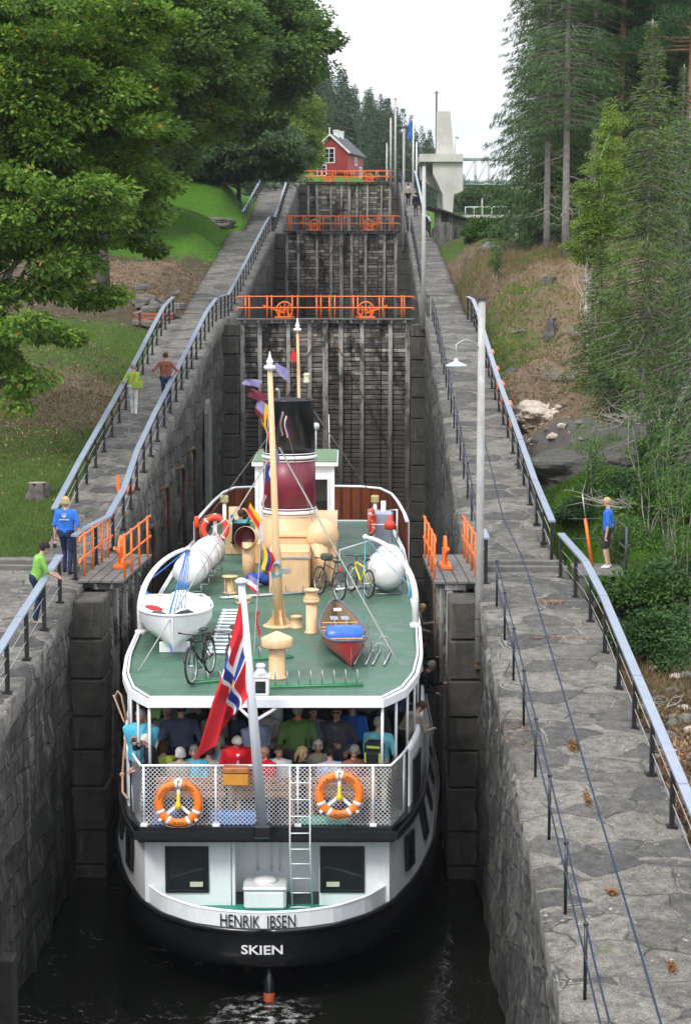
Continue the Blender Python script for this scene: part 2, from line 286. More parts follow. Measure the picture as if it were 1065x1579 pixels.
LEAFS=leaf_mat('shrub_leaves',(.03,.09,.015),(.09,.17,.03),.35)
NEED=leaf_mat('spruce_needles',(.028,.072,.026),(.095,.17,.05),.25)
NEEDY=leaf_mat('light_spruce_needles',(.035,.085,.016),(.12,.19,.035),.2)
NEEDF=leaf_mat('far_spruce_needles',(.02,.05,.025),(.05,.10,.042),.15)
NEEDP=leaf_mat('pine_needles',(.025,.07,.03),(.06,.13,.05),.2)
TWIG=mat('dead_twigs',(.30,.27,.23),.85,.3,5,.1)
BARK=mat('grey_bark',(.10,.09,.08),.9,.4,6,.5)
BARKP=mat('pine_bark',(.26,.14,.09),.85,.3,5,.4)
BARKL=mat('pale_bark',(.22,.20,.18),.9,.35,5,.4)
def birch_bark():
    m,t,b,N,L=nodes('birch_bark'); f=noi(N,L,coords(N,L,(3,3,14),True),1.2,5,.7); r=ramp(N,[(.38,(.05,.045,.04)),(.46,(.55,.54,.5)),(1,(.65,.64,.6))]); L(f,r.inputs[0]); L(r.outputs[0],b.inputs['Base Color']); b.inputs['Roughness'].default_value=.7; return m
BARKB=birch_bark()
def ground_mat():
    m,t,b,N,L=nodes('terrain'); g=N('ShaderNodeNewGeometry'); pos=g.outputs['Position']
    a=N('ShaderNodeAttribute'); a.attribute_name='cover'; s=N('ShaderNodeSeparateColor'); L(a.outputs['Color'],s.inputs[0])
    mid=noi(N,L,pos,2.2,8,.75); fine=noi(N,L,pos,22,5,.8); big=noi(N,L,pos,.35,5,.6)
    def rr(st,f): r=ramp(N,st); L(f,r.inputs[0]); return r.outputs[0]
    soil=mixc(N,L,mid,(.035,.028,.018),(.115,.088,.055))
    litter=rr([(.35,(.05,.035,.022)),(.5,(.16,.11,.07)),(.62,(.28,.22,.16)),(.75,(.42,.38,.32))],fine)
    dry=mixc(N,L,mid,litter,(.19,.135,.085)); 
    grass=mixc(N,L,a.outputs['Alpha'],mixc(N,L,mid,(.035,.05,.012),(.085,.105,.025)),mixc(N,L,mid,(.05,.13,.010),(.11,.26,.018))); grass=mixc(N,L,fine,grass,mixc(N,L,1.0,grass,(.6,.6,.6),'MULTIPLY'))
    rock=mixc(N,L,mid,(.04,.038,.035),(.15,.14,.125))
    def sh(o):
        ad=N('ShaderNodeMath'); ad.operation='ADD'; L(o,ad.inputs[0]); L(mid,ad.inputs[1]); return rr([(.85,(0,0,0)),(1.02,(1,1,1))] if False else [(.80,(0,0,0)),(.98,(1,1,1))],ad.outputs[0])
    c=soil; c=mixc(N,L,sh(s.outputs[1]),c,dry); c=mixc(N,L,sh(s.outputs[0]),c,grass); c=mixc(N,L,sh(s.outputs[2]),c,rock)
    L(c,b.inputs['Base Color']); b.inputs['Roughness'].default_value=.92; b.inputs['Specular IOR Level'].default_value=.2
    p=bump(N,L,b,mid,.8,.12); bump(N,L,b,fine,.7,.04,p); return m
GROUND=ground_mat()
GRASSB=leaf_mat('grass_blades',(.05,.12,.014),(.14,.27,.03),.3)
GRASSO=leaf_mat('olive_grass_blades',(.05,.09,.018),(.13,.20,.045),.3)
DRYB=leaf_mat('dry_grass',(.13,.11,.045),(.27,.19,.11),.3)
LITTER=leaf_mat('fallen_leaves',(.10,.065,.045),(.36,.24,.15),.1)

# ------------------------------------------------------------ object helpers
def tag(o,label=None,cat=None,group=None,kind=None):
    if label: o['label']=label
    if cat: o['category']=cat
    if group: o['group']=group
    if kind: o['kind']=kind
    return o
def thing(name,label,cat,loc=(0,0,0),rz=0,group=None,rot=None):
    o=bpy.data.objects.new(name,None); COL.objects.link(o); o.location=loc; o.rotation_euler=rot or (0,0,rz); o.empty_display_size=.2
    return tag(o,label,cat,group)
def link_mesh(name,me,mats,parent=None):
    for m in (mats if isinstance(mats,(list,tuple)) else [mats]): me.materials.append(m)
    o=bpy.data.objects.new(name,me); COL.objects.link(o)
    if parent: o.parent=parent
    return o
def np_mesh(name,V,Fq,mats,parent=None,smooth=False,mi=None):
    V=np.asarray(V,dtype=np.float32); Fq=np.asarray(Fq,dtype=np.int32); k=Fq.shape[1]; n=len(Fq)
    me=bpy.data.meshes.new(name); me.vertices.add(len(V)); me.vertices.foreach_set('co',V.ravel())
    me.loops.add(n*k); me.loops.foreach_set('vertex_index',Fq.ravel()); me.polygons.add(n)
    me.polygons.foreach_set('loop_start',np.arange(0,n*k,k,dtype=np.int32))
    if smooth: me.polygons.foreach_set('use_smooth',np.ones(n,dtype=bool))
    if mi is not None: me.polygons.foreach_set('material_index',np.asarray(mi,dtype=np.int32))
    me.update(calc_edges=True); return link_mesh(name,me,mats,parent)
def copy_tree(o,parent=None):
    c=o.copy(); COL.objects.link(c); c.parent=parent
    for ch in list(o.children): copy_tree(ch,c)
    return c
def frame(a,b):
    d=(Vector(b)-Vector(a)); l=d.length; d=d/max(l,1e-9)
    u=Vector((0,0,1)) if abs(d.z)<.95 else Vector((0,1,0))
    x=d.cross(u).normalized(); y=x.cross(d).normalized(); return d,x,y,l
class MB:
    def __init__(s): s.v=[]; s.f=[]; s.m=[]; s.sm=[]
    def add(s,vs,fs,m=0,smooth=False):
        b=len(s.v); s.v+= [tuple(v) for v in vs]; s.f+=[tuple(i+b for i in f) for f in fs]; s.m+=[m]*len(fs); s.sm+=[smooth]*len(fs); return s
    def box(s,lo,hi,m=0,M=None,bev=0):
        x0,y0,z0=lo; x1,y1,z1=hi
        if bev:
            c=bev; vs=[];
            for z,i in ((z0,c),(z0+c,0),(z1-c,0),(z1,c)):
                for x,y in ((x0+i,y0+c+i*0),(x0+c+i*0,y0+i),(x1-c,y0+i),(x1-i,y0+c),(x1-i,y1-c),(x1-c,y1-i),(x0+c,y1-i),(x0+i,y1-c)): vs.append((x,y,z))
            fs=[tuple(range(7,-1,-1)),tuple(range(24,32))]
            for k in range(3):
                for j in range(8): a=k*8+j; b=k*8+(j+1)%8; fs.append((a,b,b+8,a+8))
        else:
            vs=[(x,y,z) for z in (z0,z1) for x,y in ((x0,y0),(x1,y0),(x1,y1),(x0,y1))]
            fs=[(3,2,1,0),(4,5,6,7),(0,1,5,4),(1,2,6,5),(2,3,7,6),(3,0,4,7)]
        if M: vs=[M@Vector(v) for v in vs]
        return s.add(vs,fs,m)
    def bar(s,a,b,w,h,m=0):
        d,x,y,l=frame(a,b); a=Vector(a); b=Vector(b); vs=[]
        for p in (a,b):
            for i,j in ((-1,-1),(1,-1),(1,1),(-1,1)): vs.append(p+x*(w/2*i)+y*(h/2*j))
        return s.add(vs,[(3,2,1,0),(4,5,6,7),(0,1,5,4),(1,2,6,5),(2,3,7,6),(3,0,4,7)],m)
    def tube(s,pts,r,n=8,m=0,caps=True,smooth=True):
        pts=[Vector(p) for p in pts]; k=len(pts); rr=r if isinstance(r,(list,tuple)) else [r]*k; vs=[]; fs=[]; ref=None
        for i,p in enumerate(pts):
            d=(pts[min(i+1,k-1)]-pts[max(i-1,0)]); d=d.normalized() if d.length>1e-9 else Vector((0,0,1))
            if ref is None: ref=Vector((0,0,1)) if abs(d.z)<.9 else Vector((1,0,0))
            x=d.cross(ref); x=x.normalized() if x.length>1e-6 else Vector((1,0,0)); y=x.cross(d).normalized(); ref=y if abs(d.dot(y))<.99 else ref
            for j in range(n):
                t=2*PI*j/n; vs.append(p+(x*math.cos(t)+y*math.sin(t))*rr[i])
        for i in range(k-1):
            for j in range(n): a=i*n+j; b=i*n+(j+1)%n; fs.append((a,b,b+n,a+n))
        if caps: fs.append(tuple(range(n-1,-1,-1))); fs.append(tuple(range((k-1)*n,k*n)))
        return s.add(vs,fs,m,smooth)
    def lathe(s,prof,n=20,m=0,o=(0,0,0),M=None,smooth=True):
        vs=[]; fs=[]
        for r,z in prof:
            for j in range(n): t=2*PI*j/n; vs.append(Vector((r*math.cos(t),r*math.sin(t),z)))
        for i in range(len(prof)-1):
            for j in range(n): a=i*n+j; b=i*n+(j+1)%n; fs.append((a,b,b+n,a+n))
        fs.append(tuple(range(n-1,-1,-1))); fs.append(tuple(range((len(prof)-1)*n,len(prof)*n)))
        if M: vs=[M@v for v in vs]
        vs=[v+Vector(o) for v in vs]
        return s.add(vs,fs,m,smooth)
    def ball(s,c,r,m=0,n=12,M=None):
        r=(r,r,r) if not isinstance(r,(tuple,list)) else r; vs=[];fs=[]; k=n//2
        for i in range(k+1):
            ph=PI*i/k
            for j in range(n): t=2*PI*j/n; vs.append(Vector((r[0]*max(math.sin(ph),.001)*math.cos(t),r[1]*max(math.sin(ph),.001)*math.sin(t),-r[2]*math.cos(ph))))
        for i in range(k):
            for j in range(n): a=i*n+j; b=i*n+(j+1)%n; fs.append((a,b,b+n,a+n))
        if M: vs=[M@v for v in vs]
        return s.add([v+Vector(c) for v in vs],fs,m,True)
    def torus(s,c,R0,r,m=0,n=32,k=10,M=None,t0=0,t1=2*PI,squash=1):
        full=abs(t1-t0-2*PI)<1e-6; vs=[];fs=[]; cnt=n if full else n+1
        for i in range(cnt):
            t=t0+(t1-t0)*i/n
            for j in range(k):
                p=2*PI*j/k; vs.append(Vector(((R0+r*math.cos(p))*math.cos(t),(R0+r*math.cos(p))*math.sin(t),r*squash*math.sin(p))))
        for i in range(n):
            for j in range(k):
                a=i*k+j; b=i*k+(j+1)%k; i2=((i+1)%cnt)*k; fs.append((a,i2+j,i2+(j+1)%k,b))
        if not full: fs.append(tuple(range(k))); fs.append(tuple(range(n*k+k-1,n*k-1,-1)))
        if M: vs=[M@v for v in vs]
        return s.add([v+Vector(c) for v in vs],fs,m,True)
    def prism(s,poly,z0,z1,m=0,M=None):
        n=len(poly); vs=[Vector((x,y,z)) for z in (z0,z1) for x,y in poly]
        if M: vs=[M@v for v in vs]
        return s.add(vs,[tuple(range(n-1,-1,-1)),tuple(range(n,2*n))]+[(j,(j+1)%n,(j+1)%n+n,j+n) for j in range(n)],m)
    def wall(s,pts,h0,h1,t,m=0,closed=False):   # vertical band of thickness t along plan points (x,y); h0,h1 numbers or functions of index
        n=len(pts); nor=[]
        P=[Vector((p[0],p[1])) for p in pts]
        for i in range(n):
            a=P[(i-1)%n] if closed or i>0 else P[i]; b=P[(i+1)%n] if closed or i<n-1 else P[i]
            d=(b-a).normalized(); nor.append(Vector((-d.y,d.x)))
        g=lambda h,i:(h(i) if callable(h) else h); vs=[]
        for i,p in enumerate(P):
            q=p+nor[i]*t; vs+=[(p.x,p.y,g(h0,i)),(p.x,p.y,g(h1,i)),(q.x,q.y,g(h1,i)),(q.x,q.y,g(h0,i))]
        fs=[]
        for i in range(n if closed else n-1):
            a=4*i; b=4*((i+1)%n)
            for j in range(4): fs.append((a+j,b+j,b+(j+1)%4,a+(j+1)%4))
        if not closed: fs+=[(0,1,2,3),(4*n-1,4*n-2,4*n-3,4*n-4)]
        return s.add(vs,fs,m)
    def mesh(s,name='m'):
        me=bpy.data.meshes.new(name); me.from_pydata(s.v,[],s.f); me.polygons.foreach_set('material_index',s.m); me.polygons.foreach_set('use_smooth',s.sm)
        bm=bmesh.new(); bm.from_mesh(me); bmesh.ops.recalc_face_normals(bm,faces=bm.faces); bm.to_mesh(me); bm.free()
        return me
    def build(s,name,mats,parent=None,label=None,below=None):
        me=s.mesh(name)
        if below:
            a=me.attributes.new('below','FLOAT','POINT'); a.data.foreach_set('value',np.array([below(v.co) for v in me.vertices],dtype=np.float32))
        o=link_mesh(name,me,mats,parent)
        if label: o['label']=label
        return o
def interp(pts):
    xs=[p[0] for p in pts]; ys=[p[1] for p in pts]
    return lambda x: float(np.interp(x,xs,ys))
def sag(a,b,d,n=10):
    a=Vector(a);b=Vector(b); return [a.lerp(b,t/n)+Vector((0,0,-4*d*(t/n)*(1-t/n))) for t in range(n+1)]
def Rz(a): return Matrix.Rotation(a,4,'Z')
def T(*v): return Matrix.Translation(v)

# ------------------------------------------------------------ setting: profile of the lock stair
zw=interp([(5,-10.4),(20.5,-8.3),(36,-6.35),(38,-6.2),(43,-6.12),(47,-5.45),(73,-1.6),(77,-1.25),(84,-1.15),(116,3.5),(119,3.72),(125,3.9),(155,8.8),(159,9.08),(220,9.6)])
XIN=4.2
xoutR=interp([(5,6.5),(34,6.42),(41,6.25),(60,6.15),(78,6.3),(119,5.7),(159,5.3),(220,5.3)])
xoutL=interp([(5,9.5),(41.6,9.5),(42.2,5.75),(58,6.05),(70,6.4),(78,6.6),(119,6.9),(159,7.1),(220,7.1)])
WZ=-12.25
GY=(38.5,78.0,119.0,159.0)
def anc(l): return [tuple(at(*a)) for a in l]
A=anc([(300,330,115),(380,292,130),(350,345,108),(270,262,142),(225,305,117),(240,270,128),(300,400,95),(200,420,92),(230,470,80),(285,440,86),(200,502,72),(100,520,68),(150,600,60),(60,640,57),
 (100,700,51),(30,800,44.5),(60,850,43),(-150,720,50),(-250,500,70),(-200,380,95),(60,380,100),(150,350,110),(0,330,120),
 (700,375,111),(770,394,100),(870,390,88),(930,402,84),(1065,402,84),(740,440,84),(800,480,76),(900,520,71),(790,560,67),(870,610,61),(960,650,58),(830,650,55.5),(900,690,53.5),(1000,740,50),
 (860,750,47.5),(940,800,45),(1040,825,44),(910,875,42),(1000,960,39.5),(1065,1015,36.5),(1000,1090,33.5),(1055,1180,30),(1075,1300,26),(1150,900,42),(1200,600,58),(1250,420,80)])
A+=[(-50,215,24),(-100,160,26),(-12,180,11),(-12,210,13),(-14,250,15.5),(4,230,13.5),(10,300,17),(-60,320,32),(-120,320,45),(30,360,8),(-30,420,34),(40,460,12),
    (14,135,0),(12,160,-1),(14,190,-4),(25,125,0.5),(45,110,1),(70,150,2),(30,200,-8),(60,240,-8),(30,280,-6),(90,330,0),(9,20,-9.6),(9,8,-11),(20,15,-10),(-12,20,-8.5),(-30,20,-8),(-12,36,-6.6),(-30,40,-6)]
for y in (15,22,29,36): A.append((7.3,y,zw(y)-1.1))
for y in (46,54,62,70): A.append((6.9,y,zw(y)-1.6))
for y in (46,54,62,70,78): A.append((-7.2,y,zw(y)-.55))
for y in (90,100,112,122): A.append((-8.0,y,zw(y)-.3))
A=np.array(A); AX=A[:,:2]
def _phi(d): return d
def _rbf():
    n=len(A); D=np.sqrt(((AX[:,None]-AX[None])**2).sum(-1)); P=np.c_[np.ones(n),AX]
    M=np.block([[D+np.eye(n)*.25,P],[P.T,np.zeros((3,3))]]); return np.linalg.solve(M,np.r_[A[:,2],0,0,0])
_w=_rbf()
def terr(X,Y):
    X=np.asarray(X,float); Y=np.asarray(Y,float); sh=X.shape; p=np.c_[X.ravel(),Y.ravel()]; out=np.zeros(len(p))
    for i in range(0,len(p),20000):
        q=p[i:i+20000]; D=np.sqrt(((q[:,None]-AX[None])**2).sum(-1)); out[i:i+20000]=D@_w[:len(A)]+_w[len(A)]+q@_w[len(A)+1:]
    z=out.reshape(sh)
    ns=.35*np.sin(X*.7+1.3*np.sin(Y*.31))*np.sin(Y*.53+X*.21)+.13*np.sin(X*2.3+Y*.9)*np.sin(Y*1.9-X*.6)+.06*np.sin(X*5.1+2*np.sin(Y*3))*np.sin(Y*4.7)
    # the bank on the right is rough, the park on the left smooth
    ns=ns*np.where(X>0,1.0,np.where(Y>95,.08,.25))*np.clip(Y/40,.4,1.6)
    zp=np.interp(Y,[5,20.5,38,43,73,84,119,159,220],[-10.4,-8.3,-6.2,-6.1,-1.6,-1.15,3.72,9.08,9.6])
    xo=np.where(X>0,np.interp(Y,[5,34,41,60,78,119,159,220],[6.5,6.42,6.25,6.15,6.3,5.7,5.3,5.3]),np.interp(Y,[5,41.6,42.2,58,70,78,119,159,220],[9.5,9.5,5.75,6.05,6.4,6.6,6.9,7.1,7.1]))
    e=np.abs(X)-xo; z=z+ns
    near=np.clip(1-e/1.4,0,1); lim=np.where(X>0,zp-np.interp(Y,[10,36,62,95,110],[.5,1.35,1.1,.5,.25]),zp-.12); z=np.where((e<1.4)&(Y<215),np.where(z>lim,z*(1-near)+lim*near,z),z)
    fl=np.where(Y<161,-13.8,7.0); return np.where((e<-.35)&(Y<215),fl,z)
def tz(x,y): return float(terr(np.array([float(x)]),np.array([float(y)]))[0])
def axis(parts):
    o=[]
    for a,b,s in parts: o+=list(np.arange(a,b,s))
    return np.array(sorted(set(np.round(o,3))))
gx=axis([(-600,-160,40),(-160,-60,6),(-60,-24,1.5),(-24,-4.6,.32),(-4.6,4.6,1.5),(4.6,24,.3),(24,60,1.3),(60,160,6),(160,601,40)])
gy=axis([(-40,14,4),(14,70,.34),(70,130,.55),(130,220,1.5),(220,420,6),(420,1500,60)])
GX,GYY=np.meshgrid(gx,gy); GZ=terr(GX,GYY)
nx,ny=len(gx),len(gy); idx=np.arange(nx*ny).reshape(ny,nx)
Fg=np.stack([idx[:-1,:-1],idx[:-1,1:],idx[1:,1:],idx[1:,:-1]],-1).reshape(-1,4)
gr=np_mesh('ground',np.stack([GX,GYY,GZ],-1).reshape(-1,3),Fg,GROUND,smooth=True); tag(gr,kind='structure')
# what covers the ground where: lush grass / dry litter / bare rock
def gauss(cx,cy,rx,ry): return np.exp(-(((GX-cx)/rx)**2+((GYY-cy)/ry)**2))
def cover():
    g=np.zeros_like(GX); d=np.zeros_like(GX); r=np.zeros_like(GX); Lf=GX<0
    g[Lf]=.30; d[Lf]=.22
    for px,py,Y,rx,ry,v in ((300,318,120,10,11,1.6),(360,300,126,6,12,1.5),(240,300,122,6,9,1.0),(240,300,118,7,14,.9),(60,740,49,6,8,.95),(20,850,43,6,5,1.1),(180,530,68,5,4,.7),(170,420,92,7,9,-.5),(120,590,60,6,7,-.4),(330,370,100,4,6,-.3)):
        c=at(px,py,Y); g+=v*gauss(c.x,Y,rx,ry)*Lf
    for px,py,Y,rx,ry,v in ((150,600,60,7,7,.3),(200,420,92,7,8,.2)):
        c=at(px,py,Y); d+=v*gauss(c.x,Y,rx,ry)*Lf
    Rt=~Lf; d[Rt]=.42; g[Rt]=.08
    for px,py,Y,rx,ry,v in ((830,395,93,9,7,.45),(770,500,76,3,4,.2),(870,760,47,3,3.5,.5),(960,820,44,4,4,.6),(780,520,72,2,3,.3),(700,380,108,4,5,.5),(1030,900,41,4,3,.7)):
        c=at(px,py,Y); g+=v*gauss(c.x,Y,rx,ry)*Rt
    for px,py,Y,rx,ry,v in ((820,640,56,2.2,2.4,1.0),(930,690,53,4,2.6,1.2),(1020,740,50,3,2,.8),(745,470,80,1.5,4,.6),(1020,1090,33,3,3,.35)):
        c=at(px,py,Y); r+=v*gauss(c.x,Y,rx,ry)*Rt
    for px,py,Y,rx,ry,v in ((1060,1050,36,4,3,.5),(820,480,76,5,6,.3)):
        c=at(px,py,Y); d+=v*gauss(c.x,Y,rx,ry)
    far=GYY>135; g=np.where(far,.7,g); lush=np.clip(gauss(at(300,325,116).x,118,9,17)*1.6+gauss(at(360,300,126).x,130,6,12)*1.5+far*.6+np.clip(gauss(at(870,760,47).x,47,4,5),0,.5)+.28,0,1); return np.clip(np.stack([g,d,r,lush],-1),0,1)
ca=gr.data.color_attributes.new('cover','FLOAT_COLOR','POINT'); ca.data.foreach_set('color',cover().astype(np.float32).ravel())

def grid_obj(name,Vf,us,vs,m,parent=None,below=None,smooth=True):
    V=[Vf(u,v) for u in us for v in vs]; n=len(vs); F=[(i*n+j,i*n+j+1,(i+1)*n+j+1,(i+1)*n+j) for i in range(len(us)-1) for j in range(n-1)]
    o=np_mesh(name,V,F,m,parent,smooth)
    if below: a=o.data.attributes.new('below','FLOAT','POINT'); a.data.foreach_set('value',np.array([below(*v) for v in V],dtype=np.float32))
    return o
def blw(x,y,z): return max(0,min(1,(zw(y)-z)/6.5))
YN=list(np.arange(8,48,.26))+list(np.arange(48,82,.5))+list(np.arange(82,160,1.2))+[160,180,215]
for sg in (-1,1):
    nm='left' if sg<0 else 'right'
    xo=xoutL if sg<0 else xoutR
    # top of the wall: the paved walkway
    def pv(y,k):
        xi=XIN-.03+.05*noise.noise(Vector((y*1.3,sg*5,0))); xx=xo(y)+.07*noise.noise(Vector((y*1.1,sg*9,3)))
        if k<0: return (sg*(xi+.02),y,zw(y)-.45)
        if k>9: return (sg*(xx-.02),y,zw(y)-.6)
        x=xi+(xx-xi)*k/9; zz=zw(y)+.045*noise.fractal(Vector((x*sg*1.1,y*1.1,0)),1,2,4)-(.03 if k in(0,9) else 0)
        return (sg*x,y,zz)
    o=grid_obj('path',pv,YN,list(range(-1,11)),PAVE,smooth=True); tag(o,kind='structure')
    W=thing('lock_wall','rough stone lock wall with its paved walkway on the %s side of the ship'%nm,'wall',(0,0,0))
    def wv(y,t):
        top=zw(y)-.03; z=-13.6+(top+13.6)*t; a=.10*noise.fractal(Vector((sg*7,y*.9,z*1.2)),.8,2.1,6)+.10*noise.noise(Vector((sg*3,y*.25,z*.3)))
        course=abs(((z*1.0)/.48)%1-.5); a-=.035*max(0,course-.38)/.12
        return (sg*(XIN+(a if t<.985 else 0)-.0),y,z)
    grid_obj('chamber_face',wv,YN,list(np.linspace(0,1,66)),MASON,W,below=blw)
    def ov(y,t): z=-13.8+(zw(y)-.3+13.8)*t; return (sg*(xo(y)-.06+.05*noise.noise(Vector((y,z,sg)))),y,z)
    grid_obj('outer_face',ov,YN,list(np.linspace(0,1,14)),MASON,W,below=blw)
    for gi,g in enumerate(GY):
        b=MB(); z=-13.6; rnd=random.Random(gi*7+sg); top=zw(g)-.16
        hs=[]; 
        while z<top-.3:
            h=min(rnd.uniform(.72,1.0),top-z); 
            if top-(z+h)<.35: h=top-z
            j=lambda: rnd.uniform(-.03,.03)
            b.box((3.58+j(),g-1.0+j(),z+.012),(4.5,g+.22+j(),z+h-.012),bev=.035); z+=h
        me=b.mesh('gate_pier')
        if sg<0:
            for v in me.vertices: v.co.x*=-1
            me.flip_normals()
        o=link_mesh('gate_pier',me,BLOCK,W)
bm_=MB()
o=MB().add([(-4.5,-40,WZ),(4.5,-40,WZ),(4.5,GY[1]+.2,WZ),(-4.5,GY[1]+.2,WZ)],[(0,1,2,3)]).build('water',WATER); tag(o,kind='structure')
for a,b,z in ((GY[1]+.3,GY[2],-2.3),(GY[2]+.3,GY[3],2.7),(GY[3]+.3,214,8.5)):
    tag(MB().add([(-4.4,a,z),(4.4,a,z),(4.4,b,z),(-4.4,b,z)],[(0,1,2,3)]).build('water',WATER),kind='structure')
tag(MB().add([(12,150,-7.2),(200,150,-7.2),(200,400,-7.2),(12,400,-7.2)],[(0,1,2,3)]).build('water',WATER),kind='structure')

# ------------------------------------------------------------ lock gates
def make_leaf(sg,h,label,group,wheel=True,L_=3.72,rail=True):
    t=thing('lock_gate_leaf',label,'lock gate',group=group); rnd=random.Random(5+int(h*10)+sg)
    bl=lambda c: max(0,min(1,-c[2]/8.5))
    b=MB(); z=-h
    while z<-.16:
        hh=rnd.uniform(.17,.25); x=.1
        for (x0,x1) in ((.1,1.25),(1.28,2.5),(2.53,L_-.08)):
            b.box((x0,-.02+rnd.uniform(-.03,.03),z+.018),(x1,.2,min(z+hh,-.12)-.012),bev=.012)
        z+=hh
    if sg<0: pass
    p1=b.build('planking',PLANK,t,below=bl)
    for x,wd in ((.12,.20),(.85,.17),(2.05,.16),(2.95,.17),(L_-.12,.22)):
        q=MB(); q.box((x-wd/2,-.15+rnd.uniform(-.01,.01),-h),(x+wd/2,-.01,-.13),bev=.012)
        for zz in np.arange(-h+.3,-.3,.62): q.box((x-.02,-.165,zz),(x+.02,-.14,zz+.04),1)
        q.build('strap_post',[POSTW,RUST],t,below=bl)
    MB().box((0,-.19,-.14),(L_,.26,.0),bev=.015).build('top_beam',POSTW,t,below=bl)
    MB().tube([(L_-.3,-.19,-.4),(1.0,-.19,-5.2)],.025,6).build('brace_rod',RUST,t)
    d=MB()
    for k in range(4): d.box((-.1,-.42+k*.25,.02),(L_+.02,-.19+k*.25,.075),bev=.006)
    for k in range(7): d.box((.15+k*.57,-.40,-.12),(.25+k*.57,.52,.018))
    d.build('footboard',DECKW,t)
    if rail:
        for yy in (-.40,.5):
            q=MB(); xs=(.25,1.15,2.2,3.4) if yy<0 else (.45,1.4,2.5,3.3)
            for x in xs: q.tube([(x,yy,.02),(x,yy,1.0)],.026,8); q.ball((x,yy,1.01),.034,n=8)
            for z in (.52,.99): q.tube([(-.12,yy,z-.1),(-.05,yy,z),(L_-.02,yy,z),(L_+.02,yy,z-.06)],.021,8)
            q.build('railing',ORANGE,t)
    if wheel:
        q=MB(); M=T(1.9,-.05,.43)@Matrix.Rotation(PI/2,4,'X')
        q.torus((0,0,0),.33,.035,n=26,k=6,M=M)
        for k in range(4): a=k*PI/4; q.tube([(1.9+.33*math.cos(a),-.05,.43+.33*math.sin(a)),(1.9-.33*math.cos(a),-.05,.43-.33*math.sin(a))],.018,6)
        q.build('windlass_wheel',ORANGE,t)
        q=MB(); q.bar((1.9,-.05,.30),(1.0,-.05,.62),.05,.07); q.bar((1.62,-.08,.02),(1.72,-.08,.5),.06,.06); q.bar((2.1,-.08,.02),(2.02,-.08,.5),.06,.06); q.box((1.5,-.15,.08),(2.3,.08,.16),bev=.01)
        q.build('windlass_frame',ORANGE,t)
    return t
def mirror_tree(t):   # the right leaf: the same joinery mirrored
    for c in t.children:
        me=c.data
        for v in me.vertices: v.co.x*=-1
        me.flip_normals()
lp=make_leaf(-1,11,'','lock gate leaves that close the stair of locks'); rp_=make_leaf(1,11,'','lock gate leaves that close the stair of locks'); mirror_tree(rp_)
nm={1:'nearest closed gate, right behind the ship',2:'middle closed gate, above the first orange footbridge',3:'topmost closed gate, in front of the red house'}
for gi in (1,2,3):
    for proto,sg in ((lp,-1),(rp_,1)):
        o=proto if gi==1 else copy_tree(proto); g=GY[gi]; o.location=(sg*3.6,g-.15,zw(g)-.02); o.rotation_euler.z=-sg*R(7.0)
        tag(o,'dark planked %s leaf of the %s'%('left' if sg<0 else 'right',nm[gi]),'lock gate')
for sg in (-1,1):
    o=make_leaf(sg,7.0,'open lock gate leaf folded against the %s wall beside the ship'%('left' if sg<0 else 'right'),'open lock gate leaves beside the ship',L_=3.9)
    if sg>0: mirror_tree(o)
    o.location=(sg*3.72,38.85,zw(38.5)-.02); o.rotation_euler.z=-sg*R(88)
# ------------------------------------------------------------ railings
def handrail(label,pts,step=1.9,hh=.95,side=1,group='blue grey handrails along the walkways'):
    P=[Vector(p) for p in pts]; t=thing('handrail',label,'handrail',P[0],group=group); o=P[0]
    b=MB(); Q=[p-o+Vector((0,0,hh)) for p in P]
    for a,c in zip(Q[:-1],Q[1:]): b.bar(a,c,.15,.045)
    for q in Q[1:-1]: b.box((q.x-.073,q.y-.075,q.z-.0235),(q.x+.073,q.y+.075,q.z+.0235))
    b.build('top_rail',RAILB,t)
    ln=[0]; 
    for a,c in zip(P[:-1],P[1:]): ln.append(ln[-1]+(c-a).length)
    n=max(2,int(round(ln[-1]/step))+1)
    def pos(s):
        for i in range(len(ln)-1):
            if s<=ln[i+1]+1e-6: return P[i].lerp(P[i+1],(s-ln[i])/(ln[i+1]-ln[i]))
    first=None
    for k in range(n):
        p=pos(ln[-1]*(k+.02)/(n-.96))-o if n>1 else P[0]-o
        if first is None:
            q=MB(); q.box((-.035,-.05,-.06),(.035,.05,hh-.024),bev=.006); q.box((-.08,-.08,-.06),(.08,.08,.012)); first=q.build('post',BLACK,t); first.location=p
        else:
            c=first.copy(); COL.objects.link(c); c.parent=t; c.location=p; first_=c
    for hz in (.33,.62):
        q=MB(); q.tube([p-o+Vector((0,0,hz)) for p in P],.007,5); q.build('cable',STEEL,t)
    return t
def run(f,y0,y1,st=4,zf=None): 
    n=max(1,int(abs(y1-y0)/st)); return [(f(y0+(y1-y0)*k/n),y0+(y1-y0)*k/n,(zf or zw)(y0+(y1-y0)*k/n)) for k in range(n+1)]
cst=lambda v:(lambda y:v)
handrail('blue grey handrail the woman in green leans on, at the left edge of the photo',run(cst(-4.33),24,36.9))
handrail('blue grey handrail on the left walkway between the open gate and the first closed gate',[(-4.4,39.2,zw(39)),(-4.28,40.6,zw(41)),(-4.1,42.2,zw(42)),(-4.1,45,zw(45))]+run(interp([(45,-4.1),(50,-4.3),(76,-4.45)]),49,76.5),1.85)
handrail('outer handrail on the grass side of the left walkway, ending above the tree stump',run(lambda y:-(xoutL(y)-.25),43.2,77.6),1.9)
handrail('handrail on the lock side of the left walkway, climbing to the middle gate',run(cst(-4.5),79.5,117.5),2.0)
handrail('handrail on the lock side of the left walkway, climbing to the topmost gate',run(interp([(120,-4.5),(158,-4.9)]),120.5,158),2.0)
